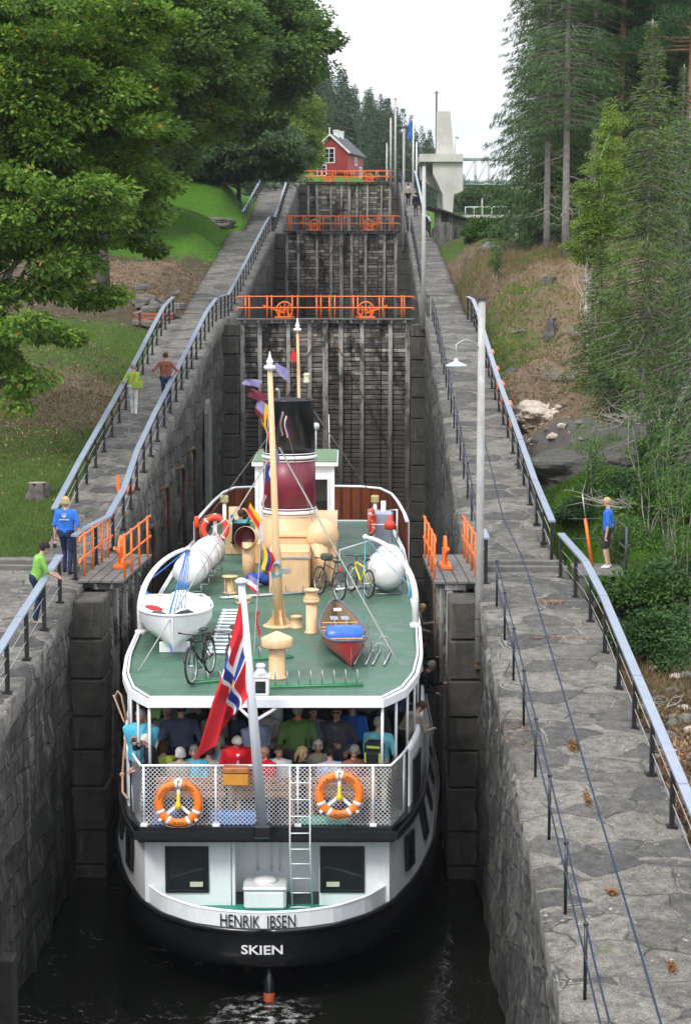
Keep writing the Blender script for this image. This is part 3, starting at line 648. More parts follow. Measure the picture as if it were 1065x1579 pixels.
handrail('outer handrail at the bright lawn, top of the left walkway',run(interp([(128,-6.9),(158,-6.9)]),128,159)+[(-7.6,161,zw(161))],2.1)
handrail('broad handrail in the right foreground, along the stony outer edge',run(cst(6.28),16,34)+[(6.22,36.5,zw(36.5)),(6.05,39.6,zw(39.6))],2.0)
handrail('long outer handrail of the right walkway, hung with orange lifebuoy boxes',run(lambda y:xoutR(y)-.2,41.5,76)+[(6.0,78.5,zw(78.5))],1.9)
handrail('short outer handrail beside the shed on the right walkway',run(cst(5.5),114,158,zf=zw),2.1)
# slim post-and-cable rails on the lock side of the right walkway
def cable_rail(label,pts,step=2.55,hh=.92):
    P=[Vector(p) for p in pts]; o=P[0]; t=thing('cable_railing',label,'cable railing',o,group='slim black cable railings on the right lock wall')
    L0=sum(((b-a).length for a,b in zip(P[:-1],P[1:]))); n=int(L0/step)+1
    q=MB(); q.tube([(0,0,-.05),(0,0,hh)],.022,8); q.ball((0,0,hh),.035,n=8); q.ball((0,0,hh*.56),.03,n=8); f=q.build('post',BLACK,t)
    d=0
    ys=[]; 
    for k in range(n+1):
        s=k*L0/n; a=0
        for i in range(len(P)-1):
            l=(P[i+1]-P[i]).length
            if s<=a+l+1e-4: p=P[i].lerp(P[i+1],(s-a)/l); break
            a+=l
        ys.append(p-o)
        if k==0: f.location=p-o
        else: c=f.copy(); COL.objects.link(c); c.parent=t; c.location=p-o
    for hz in (hh,hh*.56):
        q=MB(); pts=[]
        for a,b in zip(ys[:-1],ys[1:]): pts+= sag(a+Vector((0,0,hz)),b+Vector((0,0,hz)),.025,4)[:-1]
        pts.append(ys[-1]+Vector((0,0,hz))); q.tube(pts,.012,6); q.build('cable',mat('navy_cable',(.022,.035,.07),.75,.2,6,.05,spec=.2),t)
cable_rail('slim black cable railing on the right wall, in the foreground',run(cst(4.48),18.6,36.6))
cable_rail('slim black cable railing on the right wall, from open gate to first closed gate',run(cst(4.45),43.5,76.5),2.2)
cable_rail('slim black cable railing on the right wall, below the middle gate',run(cst(4.4),80,118),2.4)
cable_rail('slim black cable railing on the right wall, below the topmost gate',run(cst(4.3),121,158),2.6)
q=MB(); q.tube([(5.05,y,zw(y)+.05) for y in np.arange(14,52,1.0)],.014,6)
o=q.build('safety_cable',mat('navy_cable',(.022,.035,.07),.75,.2,6,.05,spec=.2)); tag(o,'single navy cable running up the middle of the right walkway','cable')
for v in o.data.vertices: v.co.z+=.75 if v.co.y>12 else 0
# short handrails either side of the right open gate
handrail('short handrail stub behind the lamp pole at the right open gate',[(4.4,38.9,zw(39)),(4.4,40.2,zw(40.2))],1.3)
# timber sleepers across the walkways at the open gate
for sg,lab in ((-1,'on the left walkway behind the woman in green'),(1,'across the right walkway below the boy')):
    for k,yy in enumerate((40.35,41.15)):
        b=MB(); x0=4.35 if sg>0 else -4.5; x1=6.3 if sg>0 else -10.5
        b.box((min(x0,x1),yy,zw(yy)-.05),(max(x0,x1),yy+.16,zw(yy)+.11),bev=.02); o=b.build('timber_sleeper',DECKW); tag(o,'%s weathered timber sleeper laid %s'%('nearer' if k==0 else 'farther',lab),'timber')
# ------------------------------------------------------------ poles and lamps
def pole(label,x,y,z0,z1,r,lamp=None,cat='lamp post',group=None):
    t=thing('lamp_post',label,cat,(x,y,z0),group=group); h=z1-z0
    MB().tube([(0,0,0),(0,0,h*.5),(0,0,h)],[r*1.08,r,r*.9],16).build('pole',GALV,t)
    MB().box((-r*1.2,-r*1.2,h-.02),(r*1.2,r*1.2,h+.03)).build('cap',ROOFD,t)
    if lamp:
        dx,dy,lz=lamp; b=MB(); pts=[Vector((0,0,lz+.25))]
        for k in range(1,9): a=k/8; pts.append(Vector((dx*a,dy*a,lz+.25+.22*math.sin(a*PI*.8))))
        pts.append(Vector((dx,dy,lz+.1))); b.tube(pts,.016,6); b.build('bracket',STEEL,t)
        b=MB(); b.lathe([(.03,.12),(.05,.05),(.21,-.02),(.22,-.05),(.17,-.055)],20,o=(dx,dy,lz)); s=b.build('lamp_shade',mat('lamp_enamel',(.45,.55,.58),.3,.1,4),t)
        MB().ball((dx,dy,lz-.05),.07,n=10).build('bulb',CLEANW,t)
    return t
p0=at(741,1021,37.25); p1=at(745,461,37.25)
t=pole('tall galvanised lamp pole strapped to the wall at the right open gate',4.17,37.28,p0.z,p1.z,.078,(-.52,-.35,p1.z-p0.z-1.28))
b=MB(); b.torus((0,0,.55),.095,.012,n=16,k=5); b.torus((0,0,.9),.095,.012,n=16,k=5); b.box((-.1,-.02,-.15),(.1,.12,0)); b.build('strap',RUST,t)
pole('lamp pole beside the nearest closed gate, right wall',4.08,76.9,at(655,508,77).z,at(653,254,77).z,.085)
pole('lamp pole on the right wall at the middle closed gate',at(622,330,118).x,118,zw(118)-1.2,at(623,196,118).z,.085,group='thin lamp poles along the upper locks')
for px,top,Y,lb in ((609,152,150,'tallest of the thin poles above the red house'),(602,180,157,'second pole from the left above the upper orange rails'),(596,219,190,'shortest and leftmost of the thin poles')):
    pole(lb,at(px,300,Y).x,Y,zw(Y)-.5,at(px,top,Y).z,.09,(.55,0,at(px,top,Y).z-zw(Y)-2.0) if px==609 else None,group='thin lamp poles along the upper locks')
for px,top,Y,lb in ((637,182,165,'white flagpole with a furled blue banner'),(642,218,175,'bare white flagpole right of the blue banner')):
    c=at(px,top,Y); t=thing('flagpole',lb,'flagpole',(c.x,Y,zw(Y)-.2)); MB().tube([(0,0,0),(0,0,c.z-zw(Y)+.2)],[.09,.05],10).build('pole',CLEANW,t)
    if px==637:
        q=MB(); h=c.z-zw(Y)+.1; vs=[];fs=[]
        for i in range(9):
            for j in range(4): vs.append((-.04-.13*j+.05*math.sin(i*1.3+j),.12*math.sin(j*2.2+i*.5),h-i*.2-.12*j))
        for i in range(8):
            for j in range(3): a=i*4+j; fs.append((a,a+1,a+5,a+4))
        q.add(vs,fs,0,True); o=q.build('banner',mat('banner_blue',(.03,.14,.55),.7,.15,3)); o.location=(c.x,Y,zw(Y)-.2); tag(o,'furled bright blue banner hanging from the white flagpole','flag')
        for m_ in [o.modifiers.new('s','SOLIDIFY')]: m_.thickness=.01

# ------------------------------------------------------------ the passenger ship
RZ=-7.10                                   # height of the ship's roof deck
SO=Vector((.15,30.4,WZ)); SR=R(.83)
ship=thing('passenger_ship','white and black passenger steamer with a tall maroon and black funnel, rising in the lock','ship',SO,SR)
SM=(T(*SO)@Rz(SR)); SI=SM.inverted()
def sl_(p): return SI@Vector(p)             # world -> ship
def outl(h): return h+[(s,-w) for s,w in h[::-1] if w>1e-6]
HULL=[(0,0),(.03,.35),(.1,.7),(.33,1.25),(.85,1.82),(1.6,2.27),(3,2.74),(5,3.13),(9,3.45),(14,3.5),(20,3.42),(25,2.7),(29,1.35),(31,.0)]
HI=[interp([(a,b) for a,b in HULL[:-1]]+[(31,0)])]
def hull_loop(h,s0,sc,s1,n=46):
    us=[0]+list(1.6*(np.linspace(0,1,15)[1:])**1.6)+list(np.linspace(1.6,31,n-14)[1:])
    pts=[]
    for u in us: pts.append((u,HI[0](u)))
    L_=[(s0+u*(s1-s0)/31,wd*sc) for u,wd in pts]
    full=[(wd,s) for s,wd in L_]+[(-wd,s) for s,wd in L_[::-1][1:-1]]
    return [(x,s,h+1.7*(max(s,0)/31)**2*max(0,min(1,h/1.38))) for x,s in full]
lv=[(-1.2,4.5,.5,27),(-.3,2.6,.78,29.3),(.25,1.3,.92,30.2),(.62,.35,.975,30.6),(.72,.10,.99,30.7),(1.0,.03,1.0,30.9),(1.38,0,1.0,31)]
V=[];Fh=[]
for l in lv: V+=hull_loop(*l)
n=len(V)//len(lv)
for i in range(len(lv)-1):
    for j in range(n): a=i*n+j;b=i*n+(j+1)%n; Fh.append((a,b,b+n,a+n))
np_mesh('hull',V,Fh,HULLB,ship,smooth=True)
top=hull_loop(1.38,0,1.0,31)
b=MB(); b.tube([Vector(p)+Vector((0,0,0)) for p in top]+[top[0]],.055,8); b.build('rubbing_strake',HULLB,ship)
b=MB(); b.add([(x*.99,s+.02,h-.03) for x,s,h in top],[tuple(range(n))]); b.build('main_deck',HULLB,ship)
b=MB(); q=[p for p in top if p[1]<2.6]; q=sorted([p for p in q if p[0]>=0],key=lambda p:-p[1])+sorted([p for p in q if p[0]<0],key=lambda p:p[1]); b.add([(x*.97,s+.03,1.365) for x,s,h in q],[tuple(range(len(q)))]); b.build('stern_deck',TEAL,ship)
# white stern bulwark that carries the name
def hx(s): return HI[0](s)
ste=[p for p in top if p[1]<1.75]; ste=sorted(ste,key=lambda p:p[0])
b=MB(); b.wall([(x*.985,s+.05) for x,s,h in ste],1.36,lambda i:1.69+.02*abs(ste[i][0]/2.25)**3,.05); b.build('stern_bulwark',WHITE,ship)
b=MB(); b.tube([(x*.98,s+.07,1.69+.02*abs(x/2.25)**3) for x,s,h in ste],.03,6); b.build('bulwark_cap',WHITE,ship)
# deckhouse
PR=[(1.05,0),(1.05,2.2),(1.9,2.45),(3.4,2.72),(5.5,2.9),(9,3.06),(14,3.1),(20,3.08),(25,2.5),(28,1.6)]
HOUSE=[(1.45,2.17),(3,2.62),(5,2.96),(9,3.24),(14,3.28),(20,3.2),(25,2.5),(29,1.2)]
_hi=interp(HULL)
hs=lambda s:_hi(s)*.992 if s>2.2 else 2.17+(_hi(2.2)*.992-2.17)*(s-1.45)/.75
_pi=interp(PR[1:])
hq=lambda s:min(_pi(s)-.06,9) if s>1.45 else 2.17
for sg in (-1,1):
    pts=[(sg*w_,s) for s,w_ in HOUSE]
    b=MB(); 
    q=[]; 
    for s in np.arange(1.45,29.1,.6): q.append((sg*hs(s),float(s)))
    vs=[];fs=[]
    for i,(x,s) in enumerate(q): x1=sg*hq(s); x0=sg*hs(s); vs+=[(x0,s,1.36+1.7*(s/31)**2),(x1,s,2.76),(x1-sg*.06,s,2.76),(x0-sg*.06,s,1.36)]
    for i in range(len(q)-1):
        for j in range(3): a=4*i+j; fs.append((a,a+1,a+5,a+4))
    b.add(vs,fs); b.build('side_wall',WHITE,ship)
    for k,s in enumerate((2.3,4.2,6.1,8.0,10.0,12.0,14.0)):
        z0=1.70+1.2*(s/31)**2; z1=z0+.64; mx_=lambda s_,z_: hs(s_)+(hq(s_)-hs(s_))*(z_-1.36)/1.4
        a=Vector((sg*(mx_(s,z0)+.03),s,z0)); c=Vector((sg*(mx_(s+.5,z0)+.03),s+.5,z0)); e=Vector((sg*(mx_(s,z1)+.03),s,z1)); d=(c-a); ln=d.length; X_=d.normalized(); Z_=(e-a); H_=Z_.length; Z_.normalize(); Y_=Z_.cross(X_).normalized()
        M=Matrix((X_,Y_,Z_)).transposed().to_4x4(); M.translation=a; z0=0; z1=H_; f=MB(); t_=.03
        o=.028*(-1 if sg>0 else 1)
        for lo,hi in (((0,0,z0),(ln,0,z0+t_)),((0,0,z1-t_),(ln,0,z1)),((0,0,z0+t_),(t_,0,z1-t_)),((ln-t_,0,z0+t_),(ln,0,z1-t_))): f.box((lo[0],-.03,lo[2]),(hi[0],.03,hi[2]),M=M)
        w_=f.build('window',BLACK,ship)
        MB().box((t_,-.012,z0+t_),(ln-t_,.012,z1-t_),M=M).build('pane',GLASS,w_)
# stern wall: two wings and a recessed middle
xa,xb=sl_(at(356,1340,31.85)).x,sl_(at(492,1340,31.85)).x
b=MB(); b.box((-2.17,1.42,1.36),(xa,1.48,2.78)); b.box((xb,1.42,1.36),(2.17,1.48,2.78))
b.box((xa-.05,1.48,1.36),(xa,2.15,2.78)); b.box((xb,1.48,1.36),(xb+.05,2.15,2.78)); b.box((xa,2.1,1.36),(xb,2.15,2.78))
b.box((xa+.02,1.40,1.36),(xa+.08,1.5,2.78),bev=.01)
for k in range(1,5): b.box((xa+(xb-xa)*k/5-.008,2.088,1.4),(xa+(xb-xa)*k/5+.008,2.1,2.75))
b.build('stern_wall',WHITE,ship)
xd=(xa+xb)/2
for x0,x1 in ((sl_(at(255,1345,31.8)).x,sl_(at(322,1345,31.8)).x),(sl_(at(493,1340,31.8)).x,sl_(at(562,1340,31.8)).x)):
    z0,z1=1.60,2.45; f=MB(); t_=.055
    f.box((x0,1.385,z0),(x1,1.42,z0+t_),bev=.008); f.box((x0,1.385,z1-t_),(x1,1.42,z1),bev=.008); f.box((x0,1.385,z0+t_),(x0+t_,1.42,z1-t_)); f.box((x1-t_,1.385,z0+t_),(x1,1.42,z1-t_))
    w_=f.build('window',BLACK,ship)
    MB().box((x0+t_,1.405,z0+t_),(x1-t_,1.418,z1-t_)).build('pane',GLASS,w_)
    MB().box(((x0+x1)/2+(.05 if x0<0 else -.28),1.396,z0+.11),((x0+x1)/2+(.28 if x0<0 else -.05),1.403,z0+.2),bev=.002).build('notice',mat('paper',(.6,.58,.45),.6,.1,9),w_)
b=MB(); xl=sl_(at(376,1380,31.6)).x; xr=sl_(at(441,1380,31.6)).x
b.box((xl,1.15,1.36),(xr,1.8,1.72),bev=.05); b.box((xl-.02,1.12,1.72),(xr+.02,1.82,1.78),bev=.03); b.ball(((xl+xr)/2,1.5,1.8),(.22,.2,.07)); b.build('deck_locker',CLEANW,ship)
b=MB(); 
for x in (.10,.35,.5): b.tube([(x-.3,2.05,2.7),(x-.3,2.02,1.8)],.012,5)
b.build('downpipes',WHITE,ship)
# promenade deck

pw=interp([(s,w_) for s,w_ in PR[1:]])
def prline(off=0,s1=27.5,st=.5,s0=1.05):
    q=[(-(pw(s)+off),float(s)) for s in np.arange(s1,s0,-st)]
    return q+[(-2.2-off,s0-off),(2.2+off,s0-off)]+[(-x,s) for x,s in q[::-1]]
pl=prline()
b=MB(); b.add([(x,s,2.84) for x,s in pl],[tuple(range(len(pl)))]); b.add([(x,s,2.74) for x,s in pl],[tuple(range(len(pl)))]); b.build('promenade_floor',mat('floor_grey',(.13,.15,.14),.6,.2,3),ship)
b=MB(); b.wall(prline(.0),2.66,2.93,-.10); b.wall(prline(.10),2.72,2.86,-.05); b.build('black_belting',BLACK,ship)
b=MB(); b.tube([(x,s,4.0) for x,s in prline(-.03,s1=4.6)],.024,8)
for px in (222,333,459,575):
    x=sl_(at(px,1235,31.45)).x; b.tube([(x,1.07,2.9),(x,1.07,4.0)],.02,8); b.box((x-.06,1.0,2.93),(x+.06,1.12,2.96))
for sg in (-1,1):
    for s in (2.0,3.2,4.4): b.tube([(sg*(pw(s)-.03),s,2.9),(sg*(pw(s)-.03),s,4.0)],.018,8)
b.build('guard_rail',WHITE,ship)
def net(line,z0,z1,sp=.078,wd=.013):
    P=[Vector((x,s,0)) for x,s in line]; ln=[0]
    for a,c in zip(P[:-1],P[1:]): ln.append(ln[-1]+(c-a).length)
    tot=ln[-1]; H=z1-z0
    def pos(u,v):
        u=max(0,min(tot,u)); i=max(0,min(len(P)-2,int(np.searchsorted(ln,u))-1)); p=P[i].lerp(P[i+1],(u-ln[i])/(ln[i+1]-ln[i])); return Vector((p.x,p.y,z0+v))
    vs=[];fs=[]
    for sgn in (1,-1):
        c=-H if sgn>0 else 0
        while c<(tot if sgn>0 else tot+H):
            seg=[]
            N_=14
            for k in range(N_+1):
                v=H*k/N_; u=c+sgn*v
                if 0<=u<=tot: seg.append((u,v))
            for (u0,v0),(u1,v1) in zip(seg[:-1],seg[1:]):
                a=pos(u0,v0);d=pos(u1,v1); k=len(vs); e=pos(u0+wd,v0); g=pos(u1+wd,v1); off=Vector((0,0,0)); vs+=[a,e,g,d]; fs.append((k,k+1,k+2,k+3))
            c+=sp
    return vs,fs
vs,fs=net(prline(-.02,s1=2.3,st=.3),2.94,3.97); np_mesh('net',[tuple(v) for v in vs],fs,CLEANW,ship)
for sg in (-1,1):
    q=[(sg*(pw(s)),float(s)) for s in np.arange(2.3,25,.5)]
    b=MB(); b.wall(q,2.93,lambda i:3.95,.04 if sg<0 else -.04); b.tube([(x,s,3.98) for x,s in q],.035,8); b.build('side_bulwark',WHITE,ship)
    b=MB(); q=[(sg*(pw(s)+.03),float(s)) for s in np.arange(2.6,3.6,.3)]; b.wall(q,2.95,3.72,.05 if sg<0 else -.05); b.build('dark_gangway_opening',BLACK,ship)  # black sheet on the bulwark, painted for the dark of the open gangway
# roof deck
RF=[(1.15,2.05),(1.95,2.42),(3.2,2.68),(5,2.84),(8,2.93),(20,2.96),(24,2.8),(26.3,2.25)]
rw=interp(RF)
q=[(-rw(s),float(s)) for s in list(np.arange(26.3,1.95,-.5))+[1.95,1.5]]+[(-2.05,1.15),(2.05,1.15)]; q+=[(-x,s) for x,s in q[:-2][::-1]]
nq=len(q); HR=RZ-WZ
b=MB(); b.add([(x,s,HR) for x,s in q]+[(x,s,HR-.1) for x,s in q],[tuple(range(nq)),tuple(range(2*nq-1,nq-1,-1))]); b.build('roof_deck',[GREEND],ship)
b=MB(); b.wall(q,HR-.12,HR+.03,-.06,closed=True); b.build('roof_fascia',WHITE,ship)
b=MB(); b.tube([(x*.985,s+.02,HR+.05) for x,s in q[:-1]][4:-4],.022,6); b.build('roof_coaming',WHITE,ship)
for sg in (-1,1):
    for s in (1.2,1.75,2.6,3.7,5.2,7,9.5,12,15,18): x=sg*(min(rw(s),pw(s))-.04); MB().tube([(x,s,3.95),(x,s,HR-.1)],.026,8).build('awning_post',WHITE,ship)
# deck cabin; the shade under the roof is put into its dark brown
b=MB(); b.box((-1.75,7.6,2.85),(1.75,20,HR-.12)); b.box((-.45,7.55,2.85),(.45,7.6,4.8)); b.build('deck_cabin',mat('cabin_shade_brown',(.06,.035,.022),.5,.2,3),ship)
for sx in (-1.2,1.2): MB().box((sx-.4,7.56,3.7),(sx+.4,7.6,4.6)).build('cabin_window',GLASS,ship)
b=MB(); xx=sl_(at(426,1130,34)).x; b.tube([(xx,3.6,2.85),(xx,3.6,HR-.1)],.13,14); b.build('roof_pillar',WHITE,ship)
for x0,x1 in ((-1.95,-.75),(-.6,.55),(.7,1.95)):
    b=MB()
    for k in range(4): b.box((x0,1.55+k*.1,3.27),(x1,1.63+k*.1,3.30),bev=.008)
    for k in range(3): b.box((x0,1.35,3.36+k*.13),(x1,1.38,3.46+k*.13),bev=.008)
    for x in (x0+.1,x1-.1): b.box((x-.03,1.4,2.85),(x+.03,1.95,3.27))
    b.build('bench',mat('bench_wood',(.42,.22,.12),.5,.25,7,.1),ship)
for x0,x1 in ((-2.0,-1.55),(-1.0,.05)): MB().box((x0,1.2,2.86),(x1,1.45,3.12),bev=.05).build('blue_tarpaulin',mat('tarp_blue',(.06,.2,.55),.6,.3,5,.5),ship)
b=MB(); b.box((.55,1.2,2.86),(1.45,1.42,3.02),bev=.05); b.build('green_netting',mat('tarp_green',(.1,.42,.32),.7,.3,9,.6),ship)
# stern ladder
b=MB(); xl,xr=sl_(at(447,1290,31.3)).x,sl_(at(478,1290,31.3)).x
for x in (xl,xr): b.tube([(x,1.02,4.02),(x,.86,2.95),(x,.86,2.6),(x+.03,1.2,1.42)],.014,8)
for k in range(9):
    z=3.72-k*.29; y=.97-.035*k if z>2.9 else (.86 if z>2.6 else .86+(2.6-z)*.29); b.tube([(xl,y,z),(xr,y,z)],.012,6)
b.build('ladder',CLEANW,ship)
# flagstaff with its braces
s0,s1=sl_(at(405,1275,31.15)),sl_(at(372,900,30.6)); b=MB(); b.tube([s0,s0.lerp(s1,.5),s1],[.095,.082,.06],16); b.lathe([(.03,.0),(.105,.01),(.11,.05),(.06,.09),(.01,.1)],16,o=s1); b.build('flagstaff',mat('staff_grey_white',(.66,.69,.74),.4,.06,3),ship)
b=MB(); b.box((s0.x-.16,s0.y-.12,s0.z-.2),(s0.x+.16,s0.y+.14,s0.z+.05),bev=.04); b.build('staff_shoe',BLACK,ship)
m_=s0.lerp(s1,.44); b=MB()
for px in (368,428): e=sl_(at(px,1088,31.6)); e.z=HR-.14; b.tube([e,m_],.028,8)
b.build('staff_brace',WHITE,ship)
# rudder under the counter
b=MB(); r0=sl_(at(414,1500,30.55)); b.tube([(r0.x,.42,-.8),(r0.x,.42,.75)],.09,12); b.lathe([(.085,-.12),(.10,-.08),(.10,.14),(.085,.18)],16,m=1,o=(r0.x,.42,-.02)); b.lathe([(.09,-.1),(.12,-.05),(.12,.1),(.09,.12)],16,m=1,o=(r0.x,.42,-.38)); b.build('rudder_stock',[HULLB,mat('red_lead',(.42,.07,.03),.6,.25,6,.2,grime=.3)],ship)
# name and port of registry
def text_mesh(body,h,sx=1.0,ext=.004,bold=0):
    c=bpy.data.curves.new('t','FONT'); c.body=body; c.size=1; c.extrude=ext/h; c.offset=bold; c.resolution_u=3; c.align_x='CENTER'
    o=bpy.data.objects.new('t',c); COL.objects.link(o); dg=bpy.context.evaluated_depsgraph_get(); me=bpy.data.meshes.new_from_object(o.evaluated_get(dg)); bpy.data.objects.remove(o)
    me.materials.clear()
    k=h/.7
    for v in me.vertices: v.co=Vector((v.co.x*k*sx,v.co.y*k,v.co.z*h))
    return me
def stern_s(x): # plan position of the stern curve at half breadth x
    xs=[w_ for s,w_ in HULL[:8]]; return float(np.interp(abs(x),xs,[s for s,w_ in HULL[:8]]))
for txt,pxc,hh,sx,z0,mt,lean_,ss in (('HENRIK  IBSEN',397,.225,.62,1.432,BLACK,.05-.02,1),('SKIEN',404,.155,1.25,.985,mat('letter_white',(.75,.75,.75),.5,.05,5),-.012,1)):
    me=text_mesh(txt,hh,sx,.003,.02 if txt=='SKIEN' else 0); cx_=sl_(at(pxc,1430,30.4)).x
    bmx=bmesh.new(); bmx.from_mesh(me); bmesh.ops.bisect_plane
    for k in np.arange(-1.2,1.2,.06): bmesh.ops.bisect_plane(bmx,geom=bmx.verts[:]+bmx.edges[:]+bmx.faces[:],plane_co=(k,0,0),plane_no=(1,0,0))
    bmx.to_mesh(me); bmx.free()
    for v in me.vertices:
        x,y,z=v.co; X=cx_+x; v.co=Vector((X,stern_s(X/.985 if lean_>0 else X)+lean_-.006-z*1.0,z0+y))
    link_mesh('lettering',me,mt,ship)
# funnel
fc=sl_(at(446,700,45.5)); fx,fs_=fc.x,fc.y
def hz(py,Y=45.5): return at(446,py,Y).z-WZ
b=MB(); zt=hz(617); z1=hz(703); z2=hz(787)
F0=(fx,fs_,0)
b.lathe([(.635,z1),(.60,zt-.02),(.615,zt),(.60,zt+.03),(.55,zt+.02),(.54,zt-1.2),(.01,zt-1.25)],40,o=F0); f=b.build('funnel',[mat('funnel_black',(.008,.009,.011),.25,.3,2)],ship)
MB().lathe([(.655,z2),(.637,z1)],40,m=0,o=F0).build('maroon_section',MAROON,f)
MB().lathe([(.67,HR),(.657,z2)],40,o=F0).build('buff_section',BUFF,f)
for z,r_ in ((z1,.637),(z2,.657)):
    b=MB(); b.torus((fx,fs_,z),r_+.01,.045,n=40,k=8); b.torus((fx,fs_,z+.09),r_+.008,.012,n=40,k=6); b.torus((fx,fs_,z-.09),r_+.008,.012,n=40,k=6); b.build('white_band',CLEANW,f)
b=MB(); b.tube([(fx-.25,fs_-.3,zt-.5),(fx-.25,fs_-.3,zt+.25),(fx-.3,fs_-.35,zt+.3)],.035,8); b.build('steam_pipe',STEEL,f)
# engine casing, wheelhouse
a=sl_(at(415,915,42.9)); c=sl_(at(477,915,42.9))
b=MB(); b.box((a.x,a.y,HR),(c.x,a.y+1.2,HR+1.03),bev=.03); b.box((a.x-.03,a.y-.03,HR+.84),(c.x+.03,a.y+1.2,HR+.88),1); b.box((a.x+.12,a.y+1.2,HR),(c.x+.62,a.y+6.2,HR+1.2),bev=.04); b.box((a.x+.1,a.y+1.15,HR+1.2),(c.x+.64,a.y+6.25,HR+1.24)); [b.box((a.x+.2+.35*k,a.y+1.18,HR+.25),(a.x+.23+.35*k,a.y+1.2,HR+1.05),1) for k in range(4)]; b.box((a.x+.3,a.y-.012,HR+.5),(a.x+.5,a.y,HR+.6),1); b.build('engine_casing',[BUFF,STEEL],ship)
w0=sl_(at(388,712,50.2)); w1=sl_(at(521,712,50.2)); zr=hz(712,50.2)
b=MB(); x0,x1=w0.x+.10,w1.x-.12; y0=w0.y+.12; y1=y0+3.6
b.box((x0,y0,HR),(x1,y1,zr-.1)); 
b.build('wheelhouse',WHITE,ship)
b=MB(); b.box((w0.x,y0-.15,zr-.12),(w1.x,y1+.3,zr-.02),0); b.box((w0.x+.03,y0-.12,zr-.02),(w1.x-.03,y1+.27,zr+.01),1); b.build('wheelhouse_roof',[WHITE,mat('roof_green',(.12,.2,.10),.6,.2,3)],ship)
wx0=sl_(at(484,750,50)).x
b=MB(); b.box((wx0,y0-.02,zr-1.35),(wx0+.36,y0-.005,zr-.5)); g=b.build('wheelhouse_window',GLASS,ship)
b=MB()
for lo,hi in (((wx0-.05,zr-1.42),(wx0+.41,zr-1.35)),((wx0-.05,zr-.5),(wx0+.41,zr-.43)),((wx0-.05,zr-1.35),(wx0,zr-.5)),((wx0+.36,zr-1.35),(wx0+.41,zr-.5))): b.box((lo[0],y0-.035,lo[1]),(hi[0],y0-.001,hi[1]),bev=.008)
b.build('window_frame',CLEANW,g)
b=MB(); b.box((x0-.02,y0-.03,HR),(x0+.08,y0-.003,zr-.12)); b.box((x1-.08,y0-.03,HR),(x1+.02,y0-.003,zr-.12)); b.box((x0+.3,y0-.025,HR+.1),(x0+.36,y0-.003,zr-.2)); b.box((x0+.08,y0-.02,zr-1.62),(x1-.08,y0-.004,zr-1.57)); b.build('wheelhouse_trim',WHITE,ship)
b=MB(); p=sl_(at(508,690,51)); b.tube([(p.x,p.y,zr),(p.x-.02,p.y,zr+1.25)],[.018,.01],6); b.build('whip_aerial',CLEANW,ship)
b=MB(); p=sl_(at(487,657,50.5)); b.ball((p.x,p.y,p.z),.1,n=14); b.tube([(p.x,p.y,zr),(p.x,p.y,p.z)],.02,6); b.build('searchlight',mat('pale_grey',(.5,.55,.55),.4,.05,3),ship)
# forward screen of varnished wood
zsc=hz(752,60)
q=[]
for X,Y in ((-2.92,50.9),(-2.9,53),(-2.85,56),(-2.75,58.4),(-2.5,59.8),(-1.2,60.3),(.3,60.4),(1.6,60.2),(2.25,59.6),(2.6,58),(2.75,56),(2.9,53),(2.95,51)): s=sl_((X,Y,0)); q.append((s.x,s.y))
zb=lambda i:HR-.75; b=MB(); b.wall(q,zb,lambda i:zsc-.0,.03); b.build('screen_panelling',[WOODV],ship)
b=MB(); b.wall([(x*1.012,y+.03) for x,y in q],zb,lambda i:zsc+.01,.03); b.build('screen_outer_face',WHITE,ship)
b=MB(); b.tube([(x,y,zsc+.02) for x,y in q],.045,6); b.build('screen_cap',WHITE,ship)
b=MB()
for i in range(len(q)-1):
    p0_,p1_=Vector((*q[i],0)),Vector((*q[i+1],0)); nn_=max(1,int((p1_-p0_).length/.32))
    for k in range(nn_): p=p0_.lerp(p1_,k/nn_); b.box((p.x-.025,p.y-.06,HR-.7),(p.x+.025,p.y-.0,zsc-.03))
b.build('screen_stiffeners',mat('dark_varnish',(.10,.025,.012),.4,.3,4),ship)
b=MB(); b.add([(x,s,HR-.72) for x,s in [(-2.8,20),(2.8,20),(2.6,28),(0,30.3),(-2.6,28)]],[(0,1,2,3,4)]); b.build('fore_deck',TEAL,ship)
# masts
def mast(px,py0,Yb,pt,r0,zb,flare=True):
    a=sl_(at(px,py0,Yb)); a.z=zb; c=sl_(pt); b=MB(); k=a.lerp(c,.28)
    b.tube([a,k,k.lerp(c,.03),c.lerp(a,.06)],[r0*1.15,r0*1.05,r0*.8,r0*.55],12); o=b.build('mast',BUFF,ship)
    if flare:
        b=MB()
        for kk in range(4):
            M=T(a.x,a.y,zb)@Rz(kk*PI/2+.3); b.prism([(0,0),(.32,0),(.28,.05),(.14,.22),(.09,.6),(0,.9)],-.025,.025,M=M@Matrix.Rotation(PI/2,4,'X'))
        b.lathe([(.34,0),(.34,.03),(.3,.04)],20,o=(a.x,a.y,zb)); b.build('mast_foot',BUFF,o)
    e=c.lerp(a,.06); b=MB(); h=(c-e).length
    b.lathe([(.05,0),(.115,.03),(.13,.07),(.09,.11),(.04,.12),(.07,.15),(.075,.19),(.05,.23),(.03,h*.8),(.004,h+.05)],16,o=e); b.build('finial',CLEANW,o)
    return a,c
mfoot=atz(430,966,RZ); ma,mc=mast(430,966,mfoot.y,at(415,545,mfoot.y-.35),.095,HR)
b=MB(); 
p=ma.lerp(mc,.22)
for k in range(5): b.torus((p.x,p.y-.1,p.z-.02*k),.10+.012*k,.014,n=20,k=5,M=Matrix.Rotation(PI/2+.1*k,4,'X')@Matrix.Diagonal((.75,1.5,1,1)))
